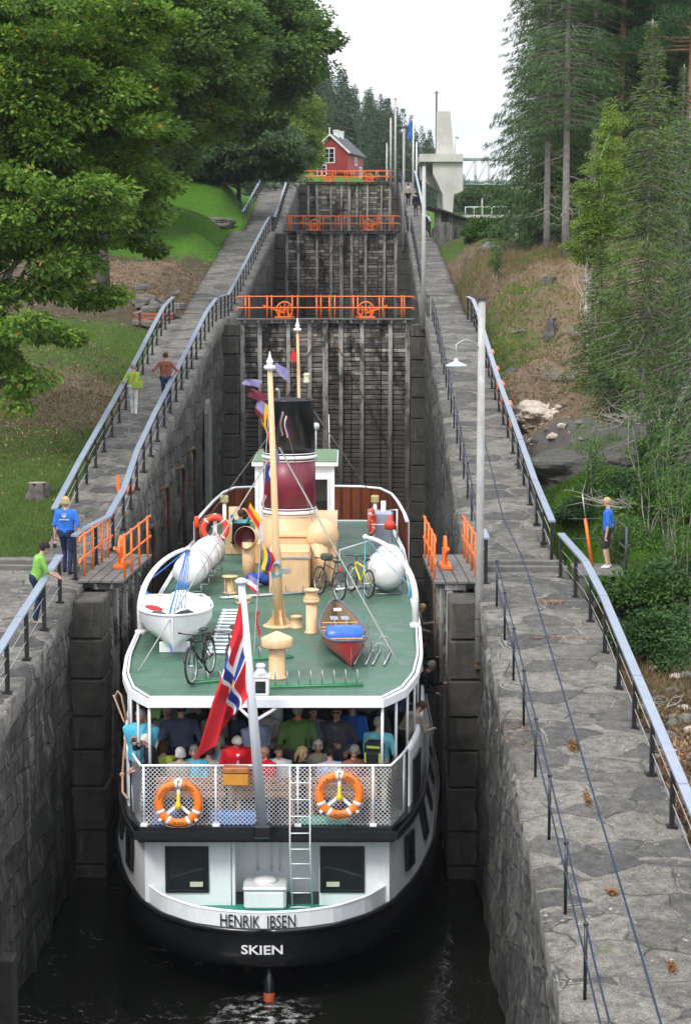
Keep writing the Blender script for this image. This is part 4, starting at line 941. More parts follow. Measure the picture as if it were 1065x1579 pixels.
b.build('rope_coil',mat('pale_blue_rope',(.25,.45,.55),.8,.2,20),ship)
mast(465,640,55.8,at(458,492,55.5),.075,HR,False)
b=MB(); p=sl_(at(470,580,55.4)); b.lathe([(.09,0),(.11,.03),(.09,.08),(.09,.22),(.11,.25),(.06,.3)],14,o=(p.x+.05,p.y,p.z-.2)); b.build('masthead_light',mat('cream',(.7,.65,.45),.5,.1,5),ship)
# vents
def vent(px,py,h,r,rc,kind):
    p=sl_(atz(px,py,RZ)); b=MB()
    if kind=='mushroom': b.lathe([(r*1.25,0),(r*1.25,.03),(r,.05),(r,h*.62),(r*.95,h*.64)],24,o=(p.x,p.y,HR)); b.lathe([(r*.9,h*.66),(rc,h*.66),(rc*1.02,h*.68),(rc*1.02,h*.83),(rc*.95,h*.85),(.02,h*.98)],28,o=(p.x,p.y,HR))
    elif kind=='tiered': b.lathe([(r*1.3,0),(r*1.3,.02),(r,.03),(r,h*.7)],20,o=(p.x,p.y,HR)); b.lathe([(rc*.95,h*.68),(rc,h*.69),(rc,h*.74),(r*1.1,h*.75),(r*1.15,h*.93),(rc*.98,h*.94),(rc*.98,h*.97),(.02,h)],24,o=(p.x,p.y,HR)); [b.box((p.x+rc*.9*math.cos(a)-.012,p.y+rc*.9*math.sin(a)-.012,HR+h*.69),(p.x+rc*.9*math.cos(a)+.012,p.y+rc*.9*math.sin(a)+.012,HR+h*.80)) for a in np.arange(0,6.28,.52)]
    else: b.lathe([(r*1.25,0),(r*1.25,.02),(r,.03),(r,h*.8),(r*1.1,h*.82),(r*1.1,h*.95),(.02,h)],20,o=(p.x,p.y,HR))
    b.build('deck_vent',BUFF,ship)
vent(427,1046,.90,.15,.285,'mushroom'); vent(480,976,.95,.115,.165,'tiered'); vent(457,968,.27,.115,.1,'short'); vent(506,870,.85,.11,.2,'mushroom')
for px,py,h in ((355,915,.42),(375,930,.14)):
    b=MB(); p=sl_(atz(px,py,RZ)); b.lathe([(.17,0),(.17,.03),(.09,.05),(.09,h-.05),(.19,h-.03),(.19,h)],20,o=(p.x,p.y,HR)); [b.box((p.x+.13*math.cos(a)-.01,p.y+.13*math.sin(a)-.01,HR),(p.x+.13*math.cos(a)+.01,p.y+.13*math.sin(a)+.01,HR+h)) for a in (0.3,1.9,3.4,5)]
    b.build('bollard',BUFF,ship)
b=MB(); p=sl_(atz(384,870,RZ)); b.box((p.x-.15,p.y,HR),(p.x+.3,p.y+.8,HR+.55),bev=.02); p=sl_(at(360,800,49)); b.box((p.x-.25,p.y+.4,HR),(p.x+.25,p.y+.9,HR+.85),bev=.02); b.tube([(p.x-.05,p.y+1.2,HR),(p.x-.05,p.y+1.2,HR+1.2)],.16,14);b.build('deck_box',BUFF,ship)
def cowl(px,py,Y,r,az,el,stem):
    c=sl_(at(px,py,Y)); d=Vector((math.cos(el)*math.sin(az),math.cos(el)*math.cos(az),math.sin(el))); M=T(*c)@d.to_track_quat('Z','Y').to_matrix().to_4x4()
    prof=[(r*1.02,r*.55),(r*1.06,r*.5),(r*1.06,.2*r),(r*.95,-.35*r),(r*.7,-.75*r),(r*.35,-.97*r),(.01,-1.0*r)]
    b=MB(); n_=28; b.lathe(prof,n_,M=M); b.f=b.f[:-2]; b.m=b.m[:-2]; b.sm=b.sm[:-2]
    b.tube([(c.x-d.x*r*.35,c.y-d.y*r*.35,HR),(c.x-d.x*r*.35,c.y-d.y*r*.35,c.z-r*.4)],r*.6,20); o=b.build('cowl_vent',BUFF,ship)
    b=MB(); b.lathe([(r*1.0,r*.54),(r*.9,-.3*r),(r*.6,-.7*r),(.01,-.85*r)],n_,M=M); b.f=b.f[:-2]; b.m=b.m[:-2]; b.sm=b.sm[:-2]; b.build('cowl_mouth',mat('cowl_red',(.09,.012,.02),.4,.1,4),o)
cowl(495,826,44.2,.37,R(20),R(8),1); cowl(381,830,44.6,.27,R(200),R(12),1)
# davits
for b0,c0,k_ in ((atz(217,978,RZ),at(290,846,39.2),0),(atz(640,967,RZ),at(563,828,39.9),1)):
    a=sl_(b0); c=sl_(c0); b=MB(); up=Vector((0,0,1)); pts=[a,a+up*((c.z-a.z)*.35)]
    for k in range(1,13):
        t_=k/12; an=t_*PI/2; pts.append(Vector((a.x+(c.x-a.x)*(1-math.cos(an)),a.y+(c.y-a.y)*(1-math.cos(an)),a.z+(c.z-a.z)*(.35+.65*math.sin(an)))))
    b.tube(pts,[.075]*2+[.07-.03*k/12 for k in range(1,13)],12); b.lathe([(.12,-.02),(.12,.08),(.08,.1)],14,o=a); b.ball(c,.06,n=8); b.build('davit',CLEANW,ship)
# equipment rail on the right side forward
b=MB(); P_=[sl_(at(x,y,48.5)) for x,y in ((568,832),(568,786),(612,786),(612,832))]
b.tube([P_[0],P_[1],P_[2],P_[3]],.03,8); b.tube([P_[0].lerp(P_[1],.5),P_[3].lerp(P_[2],.5)],.02,6); p=P_[2]; b.tube([(p.x-.35,p.y+.6,HR),(p.x-.35,p.y+.6,HR+1.5)],.07,10)
p=sl_(atz(523,885,RZ)); r2=sl_(atz(573,868,RZ)); b.tube([p,p+Vector((0,0,.6)),r2+Vector((0,0,.6)),r2],.025,8); b.build('pipe_rail',CLEANW,ship)
b=MB(); b.box((P_[1].x+.15,P_[1].y+.2,HR),(P_[2].x-.1,P_[1].y+.75,P_[1].z-.1),bev=.05); b.build('battery_locker',mat('locker_grey',(.32,.36,.45),.5,.2,4),ship)
for px in (346,578):
    b=MB(); p=sl_(at(px,775,51)); b.tube([(p.x,p.y,HR),(p.x,p.y,p.z)],.055,10); b.box((p.x-.11,p.y-.1,p.z),(p.x+.11,p.y+.1,p.z+.2),1,bev=.02)
    b.build('navigation_light',[WHITE,mat('brass',(.45,.38,.16),.4,.2,6)],ship)
b=MB(); p=sl_(atz(402,1072,RZ)); b.box((p.x-.15,p.y-.12,HR),(p.x+.15,p.y+.12,HR+.34),bev=.02); b.box((p.x-.17,p.y-.14,HR+.34),(p.x+.17,p.y+.14,HR+.37)); b.lathe([(.15,.37),(.06,.47),(.06,.5),(.09,.52),(.07,.56),(.01,.57)],14,o=(p.x,p.y,HR)); b.box((p.x-.09,p.y-.125,HR+.06),(p.x+.09,p.y-.118,HR+.27),1); b.build('stern_light',[CLEANW,GLASS],ship)
b=MB(); p=sl_(atz(338,1010,RZ)); q_=sl_(atz(338,945,RZ))
for k in range(13): y=p.y+(q_.y-p.y)*k/12; b.box((p.x-.26,y,HR+.03),(p.x+.26,y+.10,HR+.07),bev=.01)
b.box((p.x-.22,p.y,HR),(p.x-.18,q_.y+.1,HR+.03)); b.box((p.x+.18,p.y,HR),(p.x+.22,q_.y+.1,HR+.03)); b.build('deck_grating',WHITE,ship)
# bicycle racks
def rack(p0,p1,n,h,m,bars=2,gap=.13):
    a,c=Vector(p0),Vector(p1); d=(c-a).normalized(); nrm=Vector((-d.y,d.x,0)); b=MB()
    for k in range(bars): b.tube([a+nrm*gap*k+Vector((0,0,.035)),c+nrm*gap*k+Vector((0,0,.035))],.022,6)
    for k in range(n):
        q=a.lerp(c,(k+.5)/n); b2=[q+Vector((0,0,.03)),q+Vector((0,0,h*.85)),q+nrm*gap*.3+Vector((0,0,h)),q+nrm*gap*.7+Vector((0,0,h)),q+nrm*gap+Vector((0,0,h*.85)),q+nrm*gap+Vector((0,0,.03))]; b.tube(b2,.010,5,m=1)
    b.build('bicycle_rack',[m,STEEL],ship)
s_=lambda px,py:sl_(atz(px,py,RZ))
rack(s_(292,1057),s_(388,1048),5,.2,RACKG); rack(s_(416,1063),s_(560,1059),8,.3,RACKG); rack(s_(350,1022),s_(452,1016),5,.25,RACKG); rack(s_(341,925),s_(500,914),7,.22,ALU); rack(s_(515,912),s_(612,903),4,.25,ALU)
rack(s_(563,1028),s_(575,1005),2,.38,STEEL,2,.22); rack(s_(592,1028),s_(603,1006),2,.38,STEEL,2,.22)

# ------------------------------------------------------------ things standing on or hung from the ship
def bicycle(label,rear,front,fm,acc=None,step=0):
    rear,front=Vector(rear),Vector(front); d=front-rear; rz=math.atan2(d.y,d.x); t=thing('bicycle',label,'bicycle',rear,rz); t.rotation_euler=(R(4),0,rz)
    W=1.03; r=.335; MX=Matrix.Rotation(PI/2,4,'X')
    for nmw,x in (('rear_wheel',0),('front_wheel',W)):
        b=MB(); b.torus((x,0,r),r-.02,.022,n=32,k=8,M=MX); w_=b.build(nmw,RUBBER,t)
        b=MB(); b.torus((x,0,r),r-.045,.012,n=32,k=6,M=MX); b.tube([(x,-.05,r),(x,.05,r)],.022,8)
        for k in range(14): a=k*2*PI/14; b.tube([(x,.02*(-1)**k,r),(x+(r-.05)*math.cos(a),0,r+(r-.05)*math.sin(a))],.0025,4)
        b.build('rim',ALU,w_)
    b=MB(); bb=(.42,0,.28); se=(.30,0,.74); hd=(.83,0,.74); hl=(.86,0,.62)
    for a,c,rr in ((bb,se,.017),(bb,hl,.021),((.33,0,.68),hd,.018),((0,.05,r),bb,.011),((0,-.05,r),bb,.011),((0,.05,r),(.32,0,.66),.009),((0,-.05,r),(.32,0,.66),.009),(hd,hl,.021)): b.tube([a,c],rr,8)
    b.build('frame',fm,t)
    b=MB(); b.tube([(.86,0,.60),(.9,.045,.56),(W,.05,r)],.013,6); b.tube([(.86,0,.60),(.9,-.045,.56),(W,-.05,r)],.013,6); b.build('fork',fm if acc is None else acc,t)
    b=MB(); b.tube([(.83,0,.72),(.815,0,.86)],.014,8); b.tube([(.74,.30,.90),(.80,.18,.89),(.83,0,.87),(.80,-.18,.89),(.74,-.30,.90)],.012,8); b.tube([(.74,.30,.90),(.77,.24,.895)],.018,8); b.tube([(.74,-.30,.90),(.77,-.24,.895)],.018,8); b.build('handlebar',BLACK,t)
    b=MB(); b.tube([se,(.28,0,.86)],.013,8); b.ball((.27,0,.875),(.13,.07,.028),n=12); b.ball((.19,0,.88),(.06,.085,.03),n=12); b.build('saddle',BLACK,t)
    b=MB(); b.torus((.42,.035,.28),.075,.006,n=20,k=5,M=MX); b.tube([(.42,-.07,.28),(.30,-.08,.17)],.010,6); b.tube([(.42,.07,.28),(.54,.08,.39)],.010,6); b.box((.25,-.14,.155),(.35,-.07,.18)); b.box((.49,.07,.375),(.59,.14,.40)); b.tube([(.0,.04,r+.03),(.42,.04,.355)],.005,4); b.tube([(.0,.04,r-.03),(.42,.04,.205)],.005,4); b.build('crankset',mat('dark_steel',(.08,.08,.085),.4,.2,9,.05,metal=.6),t)
    if step:
        b=MB(); b.torus((0,0,r),r+.025,.012,n=20,k=5,M=MX,t0=R(10),t1=R(150),squash=1.6); b.torus((W,0,r),r+.025,.012,n=20,k=5,M=MX,t0=R(20),t1=R(170),squash=1.6); b.box((-.2,-.07,.72),(.15,.07,.735)); b.tube([(-.15,.06,.72),(0,.06,r)],.006,5); b.tube([(-.15,-.06,.72),(0,-.06,r)],.006,5); b.build('mudguard_and_rack',BLACK,t)
    return t
W2=lambda px,py,dz=.02: atz(px,py,RZ)+Vector((0,0,dz))
bicycle('black touring bicycle with rack parked on the green deck beside the white dinghy',W2(325,1040),W2(293,1060),BLACK,None,1)
bicycle('dark city bicycle parked half hidden behind the hanging red flag',W2(368,1036),W2(353,1058),mat('dark_grey_blue',(.04,.05,.06),.4,.1,4),None,1)
b3=bicycle('dark bicycle with pannier bag, left of the yellow bicycle below the funnel',W2(522,928),W2(480,914),mat('dark_violet',(.05,.03,.04),.35,.2,4))
bicycle('yellow and white mountain bicycle leaning on the white pipe rail',W2(567,924),W2(531,910),YELLOW,CLEANW)
b=MB(); b.box((-.02,-.16,.42),(.22,-.06,.68),bev=.03); b.box((.62,-.13,.84),(.86,.13,1.0),bev=.04); b.build('pannier_bag',mat('bag_grey',(.06,.07,.06),.8,.2,6),b3)
b=MB(); b.box((.02,-.03,.68),(.06,.03,.74)); b.build('rear_reflector',REDO,b3)
# boats built from sections
def boat(label,loc,rz,L_,B,D,mh,mi,mg,rise,transom,name,lap=False,n=24):
    t=thing(name,label,'boat',loc,rz); V=[];F=[];K=11
    for side,(dw,dz_,mm,nmx) in enumerate(((0,0,mh,'hull'),(.022,.02,mi,'inner_skin'))):
        V=[];F=[]
        for i in range(n+1):
            u=i/n; y=-L_/2+L_*u
            if transom: wv_=B/2*math.sin(min(1,(u+.0)*1.55)*PI/2)**.75 if u<.645 else B/2*(1-.28*((u-.645)/.355)**2)
            else: wv_=B/2*math.sin(PI*u)**.62
            wv_=max(wv_-dw,.004); sh=rise*(abs(2*u-1)**2.6 if not transom else (1-u)**2.2+.15*u**3); kz=.12*rise*(abs(2*u-1)**6)
            for j in range(K):
                a=-PI/2+PI*j/(K-1) if True else 0
                en=(max(0,1-2*u) if transom or lap else abs(2*u-1))**1.5; x=wv_*math.copysign(abs(math.sin(a))**(.8+1.5*en),math.sin(a)); z=kz+dz_+(D+sh-kz-dz_*.5)*(1-math.cos(a)**.75 if abs(math.cos(a))>1e-6 else 1)
                if lap and side==0: x*=1+.018*(j%2)
                V.append((x,y,z))
        for i in range(n):
            for j in range(K-1): a=i*K+j; F.append((a,a+1,a+K+1,a+K))
        o=np_mesh(nmx,V,F,mm,t,smooth=not lap)
        if side==0: rimL=[V[i*K] for i in range(n+1)]; rimR=[V[i*K+K-1] for i in range(n+1)]
        if transom and side==0: MB().add([V[n*K+j] for j in range(K)],[tuple(range(K))]).build('transom',mh,t)
    b=MB(); b.tube(rimL,.026,6); b.tube(rimR,.026,6); 
    if transom: b.tube([rimL[-1],rimR[-1]],.026,6)
    b.build('gunwale',mg,t)
    return t
c0,c1=atz(541,1034,RZ),at(517,940,38.7); c1.z=RZ
mid=(c0+c1)/2; d=c1-c0; can=boat('red open canoe carrying a blue barrel, lying on the green roof deck',(mid.x,mid.y,RZ+.02),math.atan2(d.y,d.x)-PI/2,d.length+.12,.90,.34,CANOE,mat('canoe_tan',(.30,.22,.13),.6,.15,4),mat('gunwale_grey',(.10,.11,.16),.4,.1,4),.22,False,'canoe')
for y,w_ in ((-1.0,.66),(-.15,.84),(.25,.84),(.75,.74)): MB().box((-w_/2,y-.03,.33),(w_/2,y+.03,.35),bev=.008).build('thwart',WOODO,can)
b=MB(); b.box((-.08,1.55,.44),(.08,1.75,.47)); b.build('end_deck',CLEANW,can)
b=MB(); M=T(.0,-.45,.27)@Matrix.Rotation(PI/2,4,'Y'); b.lathe([(.02,-.36),(.2,-.36),(.23,-.33),(.24,-.1),(.23,0),(.24,.1),(.23,.33),(.2,.36),(.02,.36)],22,M=M); o=b.build('barrel',BARREL); o.location=can.location; o.rotation_euler=can.rotation_euler; tag(o,'bright blue plastic barrel lying across the red canoe','barrel')
b=MB(); b.torus((0,-1.88,.34),.07,.012,n=14,k=5,t0=PI,t1=2*PI); b.build('grab_loop',CLEANW,can)
for k,(x,rz_) in enumerate(((-.1,-3),(.12,3))):
    b=MB(); b.tube([(x,.1,.30),(x+.02*k,1.2,.34)],.014,6); b.box((x-.07,1.1,.33),(x+.09,1.5,.345),bev=.004); o=b.build('paddle',mat('paddle_grey',(.3,.32,.38),.4,.1,4)); o.location=can.location; o.rotation_euler=can.rotation_euler; tag(o,'grey paddle stowed in the red canoe, %s of the pair'%('left' if k==0 else 'right'),'paddle')
L0_=atz(273,1003,RZ); dg=boat('white clinker dinghy on chocks under the left davit, bow towards the camera',(-1.98,36.7,RZ+.16),R(5),3.7,1.5,.50,CLEANW,mat('dinghy_grey',(.55,.55,.53),.6,.15,4),CLEANW,.24,True,'dinghy',lap=True)
b=MB()
for y in (-.2,.7): b.box((-.66,y-.12,.40),(.66,y+.12,.43),bev=.01)
b.box((-.62,1.3,.42),(.62,1.75,.48),bev=.04); b.build('thwart',CLEANW,dg)
b=MB(); vs=[];fs=[]
for i in range(9):
    for j in range(9): vs.append(((-.70+1.40*j/8)*(1-.25*max(0,2-i)/2),-.75+2.4*i/8,.60+.07*math.sin(j*1.3+i)+.05*math.cos(i*1.7)-.18*abs(j-4)/4*.4))
for i in range(8):
    for j in range(8): a=i*9+j; fs.append((a,a+1,a+10,a+9))
b.add(vs,fs,0,True); b.build('canvas_cover',CANV,dg)
b=MB(); b.ball((0,0,0),(.22,.09,.05),n=12); o=b.build('red_fender',FLAGR); o.location=(-2.35,36.2,RZ+.82); o.rotation_euler=(0,.1,-.5); tag(o,'small red fender lying in the white dinghy','fender')
b=MB()
for y in (-.9,.9): MB().box((-.30,y-.05,-.16),(.30,y+.05,.06),bev=.02).build('chock',WHITE,dg)
# ropes
def rope(label,p0,p1,r,m,sg_=.0,cat='rope',name='rope',group=None):
    b=MB(); b.tube(sag(p0,p1,sg_,14),r,6); o=b.build(name,m); return tag(o,label,cat,group)
def bundle(name,label,topp,bot,n,m,spread,seed):
    rnd=random.Random(seed); b=MB(); topp=Vector(topp); bot=Vector(bot)
    for k in range(n):
        q=bot+Vector((rnd.uniform(-1,1)*spread,rnd.uniform(-1,1)*spread,rnd.uniform(-.08,.04))); pts=[topp+Vector((rnd.uniform(-.03,.03),rnd.uniform(-.03,.03),0))]
        md=topp.lerp(q,.55)+Vector((rnd.uniform(-.4,.4)*spread,rnd.uniform(-.4,.4)*spread,-.02))
        for t_ in (.25,.5,.75,1): pts.append(topp*(1-t_)**2+md*2*t_*(1-t_)+q*t_*t_)
        pts+= [q+Vector((.02,0,-.05)),q+Vector((.05,.01,-.0))]
        b.tube(pts,.012,5)
    o=b.build(name,m); tag(o,label,'rope'); return o
dl=at(290,846,39.2); dr=at(563,828,39.9)
bundle('rope_hank',"thick blue rope hank hung on the left davit above the dinghy's bow",at(220,903,38.35),at(243,955,37.6),34,ROPEB,.16,1)
bundle('rope_hank','pale blue rope hank hung on the right davit by the life raft drum',at(632,885,38.9),at(633,915,38.8),14,mat('pale_cyan_rope',(.10,.40,.55),.8,.2,20),.05,2)
b=MB(); 
for k in range(5): b.tube(sag(dl+Vector((.02*k-.04,0,-.05)),Vector((-2.0+.06*k,36.0+.1*k,RZ+.75)),.02*(k%3),8),.010,5)
b.tube([dl,Vector((-2.0,35.3,RZ+.7)),Vector((-1.85,34.9,RZ+.1))],.014,5); o=b.build('boat_falls',ROPEB); tag(o,'blue rope tackle running down from the left davit tip','rope')
rope('blue rope slanting from left davit tip down to its post',dl,at(216,905,38.5),.012,ROPEB,.02)
b=MB(); b.tube([dr,W2(560,965)],.010,5); b.tube(sag(dr,at(628,900,39.2),.03),.010,5); o=b.build('boat_falls',mat('pale_cyan_rope',(.10,.40,.55),.8,.2,20)); tag(o,'thin cyan rope falls hanging from the right davit tip','rope')
mt=at(417,600,38.6)
for lab,p0_,p1_,r_ in (('grey stay running from the mast down to the left deck edge',at(426,690,38.8),W2(213,1037),.014),('grey stay running from the mast down to the right of the canoe',at(430,690,38.8),W2(612,1022),.014),
    ('stay from the funnel top to the right end of the wooden screen',at(481,630,45.5),at(565,752,58.5),.016),('stay from the mast top to the left end of the wooden screen',at(424,660,38.8),at(308,815,52),.012),('signal halyard from the mast top to the roof deck behind the flagstaff',at(416,600,38.7),W2(390,1030),.008),
    ('stay crossing the maroon funnel down to the yellow bicycle',at(432,690,39),W2(548,905),.008),('stay from the mast to the funnel base, steepest of the maroon section ones',at(440,655,39.5),W2(500,870),.008)):
    rope(lab,p0_,p1_,r_,ROPEG)
rope('looped tan mooring rope hanging outside the left deck corner',at(175,1072,33.5),at(192,1115,33.3),.02,ROPET)
b=MB(); b.tube([at(178,1075,33.5),at(181,1066,33.5),at(187,1072,33.5),at(195,1110,33.3)],.022,6); b.tube([at(195,1128,33.1),at(191,1165,33),at(189,1195,33),at(189,1222,32.6),at(197,1232,32.3)],.024,6); b.ball(at(189,1195,33),.06,n=8); o=b.build('mooring_rope',ROPET); tag(o,'knotted end of the tan mooring rope at the ship\'s left stern rail','rope')
# life raft drums
def raft(label,c,r,L_,rz=0):
    t=thing('life_raft',label,'life raft',c,rz,group='white life raft drums on the roof deck'); M=Matrix.Rotation(PI/2,4,'X')
    b=MB(); h=L_/2; b.lathe([(.02,-h),(r*.5,-h+.01),(r*.85,-h+.07),(r*.98,-h+.17),(r,-h+.22),(r,-.04),(r*1.04,-.03),(r*1.04,.03),(r,.04),(r,h-.22),(r*.98,h-.17),(r*.85,h-.07),(r*.5,h-.01),(.02,h)],30,o=(0,0,r+.14),M=M); b.build('drum',CLEANW,t)
    b=MB(); 
    for y in (-h*.5,h*.5): b.torus((0,y,r+.14),r+.008,.012,n=30,k=5,M=M)
    b.torus((0,0,r+.14),r*1.03,.02,n=30,k=5,M=M); b.build('lashing_strap',STEEL,t)
    b=MB()
    for y in (-h*.6,h*.6):
        b.tube([(-r*.8,y,0),(-r*.75,y,r*.5)],.02,6); b.tube([(r*.8,y,0),(r*.75,y,r*.5)],.02,6); b.tube([(-r*.8,y,.02),(r*.8,y,.02)],.02,6)
        b.torus((0,y,r+.14),r+.02,.018,n=16,k=5,M=M,t0=R(200),t1=R(340))
    b.build('cradle',ALU,t); return t
raft('nearer white life raft drum on the left edge, just behind the dinghy',(-2.22,42.9,RZ+.12),.36,1.7,R(-5))
raft('farther white life raft drum on the left edge, beside the upright lifebuoy',(-2.08,45.0,RZ+.16),.36,1.7,R(-5))
raft('nearer white life raft drum under the right davit',(2.3,43.2,RZ),.40,1.3,R(6))
raft('farther white life raft drum at the right edge, partly behind another drum',(2.42,44.9,RZ),.36,1.3,R(4))
# lifebuoys
def lifebuoy(label,c,Rm,r,rot,mm,bracket=True,txt=None):
    t=thing('lifebuoy',label,'lifebuoy',c,rot=rot,group='orange lifebuoys of the ship')
    b=MB(); b.torus((0,0,0),Rm,r,n=44,k=14,squash=.75); b.build('ring',mm,t)
    for a in (R(96),R(84),R(205),R(335),R(300),R(240)) if bracket else (R(45),R(135),R(225),R(315)): MB().torus((0,0,0),Rm,r+.005,n=3,k=14,squash=.77,t0=a-R(4.5),t1=a+R(4.5)).build('reflective_band',CLEANW,t)
    b=MB(); pts=[Vector((Rm*math.cos(a)*1.04,Rm*math.sin(a)*1.04+0,.05+.0)) for a in np.linspace(0,2*PI,60)]
    pts=[Vector(((Rm+r*1.05+.03*abs(math.sin(2*k/60*2*PI)))*math.cos(k/60*2*PI),(Rm+r*1.05+.03*abs(math.sin(2*k/60*2*PI)))*math.sin(k/60*2*PI),.0)) for k in range(61)]
    b.tube(pts,.007,5); b.build('grab_line',mat('pink_line',(.6,.3,.22),.7,.1,9),t)
    if bracket:
        b=MB()
        for a in (R(90),R(222),R(318)): b.bar((0,-.02,-.02),((Rm+r+.02)*math.cos(a),(Rm+r+.02)*math.sin(a),-.02),.055,.03); b.bar(((Rm+r)*math.cos(a),(Rm+r)*math.sin(a),-.02),((Rm+r)*math.cos(a),(Rm+r)*math.sin(a),.09),.05,.03)
        b.build('bracket',CLEANW,t)
        b=MB(); b.lathe([(.02,-.12),(.055,-.1),(.05,-.03),(.03,.02),(.025,.14),(.01,.16)],14,M=Matrix.Rotation(-PI/2,4,'X'),o=(0,.02,.03)); b.build('water_light',YELLOW,t)
    if txt:
        for s_txt,a0,sgn in txt:
            me=text_mesh(s_txt,.055,1.0,.001,.01)
            for v in me.vertices:
                x,y,z=v.co; a=a0-sgn*x/Rm; rr=Rm+sgn*(y-.025); v.co=Vector((rr*math.cos(a),rr*math.sin(a),math.sqrt(max(0,r*r-(rr-Rm)**2))*.76+.002+z))
            link_mesh('lettering',me,mat('letter_brown',(.12,.05,.03),.6,.1,9),t)
    return t
TX=[('HENRIK',R(145),1),('IBSEN',R(55),1),('SKIEN',R(270),-1)]
up=(R(90-6),0,0)
c=at(275,1239,31.33); lifebuoy('orange lifebuoy on the stern net, left of the flagstaff',c,.345,.075,(R(86),0,0),LIFEO,True,TX)
c=at(523,1226,31.33); lifebuoy('orange lifebuoy on the stern net, right of the white ladder',c,.345,.075,(R(86),0,R(1)),LIFEO,True,TX)
c=at(331,816,47.6); lifebuoy('red orange lifebuoy standing upright at the left forward deck edge',c,.30,.08,(R(80),0,R(8)),REDO,False)
b=MB(); b.bar(c+Vector((0,.1,-.6)),c+Vector((0,.1,.4)),.1,.03); b.bar(c+Vector((0,.08,-.05)),c+Vector((.2,.08,-.35)),.08,.03); b.bar(c+Vector((0,.08,-.05)),c+Vector((-.2,.08,-.35)),.08,.03); o=b.build('lifebuoy_stand',CLEANW); tag(o,'white bracket stand behind the red upright lifebuoy','stand')
c=at(573,805,48.4); lifebuoy('red lifebuoy seen edge-on at the white equipment rail',c,.30,.07,(R(90),0,R(78)),REDO,False)
b=MB(); c=at(601,806,48.3); b.lathe([(.03,-.2),(.13,-.17),(.15,-.05),(.12,.02),(.06,.05),(.055,.2),(.02,.21)],16); o=b.build('distress_beacon',REDO); o.location=c; tag(o,'bright orange bottle shaped beacon on the white equipment rail','beacon')
b=MB(); c=at(303,805,48.3); b.lathe([(.06,-.15),(.07,-.1),(.07,.12),(.03,.16)],12); o=b.build('orange_canister',REDO); o.location=c; tag(o,'small orange canister left of the upright lifebuoy','canister')
# wooden box on the stern rail
bx=thing('wooden_box','small varnished wooden box hung on the stern rail left of the flagstaff','box',at(364,1196,31.3)); b=MB(); b.box((-.22,-.1,-.16),(.22,.1,.05),bev=.012); b.build('body',mat('amber_wood',(.62,.28,.04),.4,.15,8),bx); b=MB(); b.box((-.23,-.12,.055),(.23,.1,.16),bev=.02); b.build('lid',mat('worn_lid',(.42,.16,.05),.5,.3,8),bx)
# ensign: red with a blue cross edged white, hoist on the staff, fly hanging down to the rail
def ensign():
    t_=thing('ensign','red ensign with blue and white cross hanging limp from the stern flagstaff','flag',at(372,930,30.62)); o0=t_.location
    hA,hB=at(371,925,30.62),at(387,1066,30.85); fA,fB=at(300,1174,31.0),at(331,1150,30.9)
    nu,nv=44,66; V=[];F=[];mi=[]
    for i in range(nv+1):
        v=i/nv
        for j in range(nu+1):
            u=j/nu; h=hA.lerp(hB,u); ts=max(0,min(1,(v-.30)/.35)); ts=ts*ts*(3-2*ts); tri=abs(((u/.36)+1)%2-1) if False else (u/.36 if u<.36 else (2-u/.36 if u<.72 else (u/.36-2)/.9)); uu=u*(1-ts)+tri*ts; f_=fA.lerp(fB,uu); p=h.lerp(f_,v)+Vector((.02*ts*tri,.5*ts*u,0)); k=v**.7
            p=p+Vector((.09*k*math.sin(u*15+v*3)*(1-.8*ts),.17*k*math.sin(u*15+v*3+1.2)*(1-.85*ts)-.05,-.05*math.sin(v*PI)*(1-u)*.6)); p.x-=.10*math.sin(v*PI)*(.2+.2*u)*0
            V.append(p-o0)
    def colour(u,v):
        x=v*22*1.0; y=u*16
        inv=lambda a,lo,hi: lo<=a<hi
        if math.hypot((x-8)*1.2,(y-8))<1.1: return 3
        if inv(x,7,9) or inv(y,7,9): return 2
        if inv(x,6,10) or inv(y,6,10): return 1
        return 0
    for i in range(nv):
        for j in range(nu): a=i*(nu+1)+j; F.append((a,a+1,a+nu+2,a+nu+1)); mi.append(colour((j+.5)/nu,(i+.5)/nv))
    np_mesh('cloth',[tuple(v) for v in V],F,[FLAGR,FLAGW,mat('ensign_blue',(.02,.05,.28),.75,.1,6),FLAGY],t_,True,mi)
ensign()
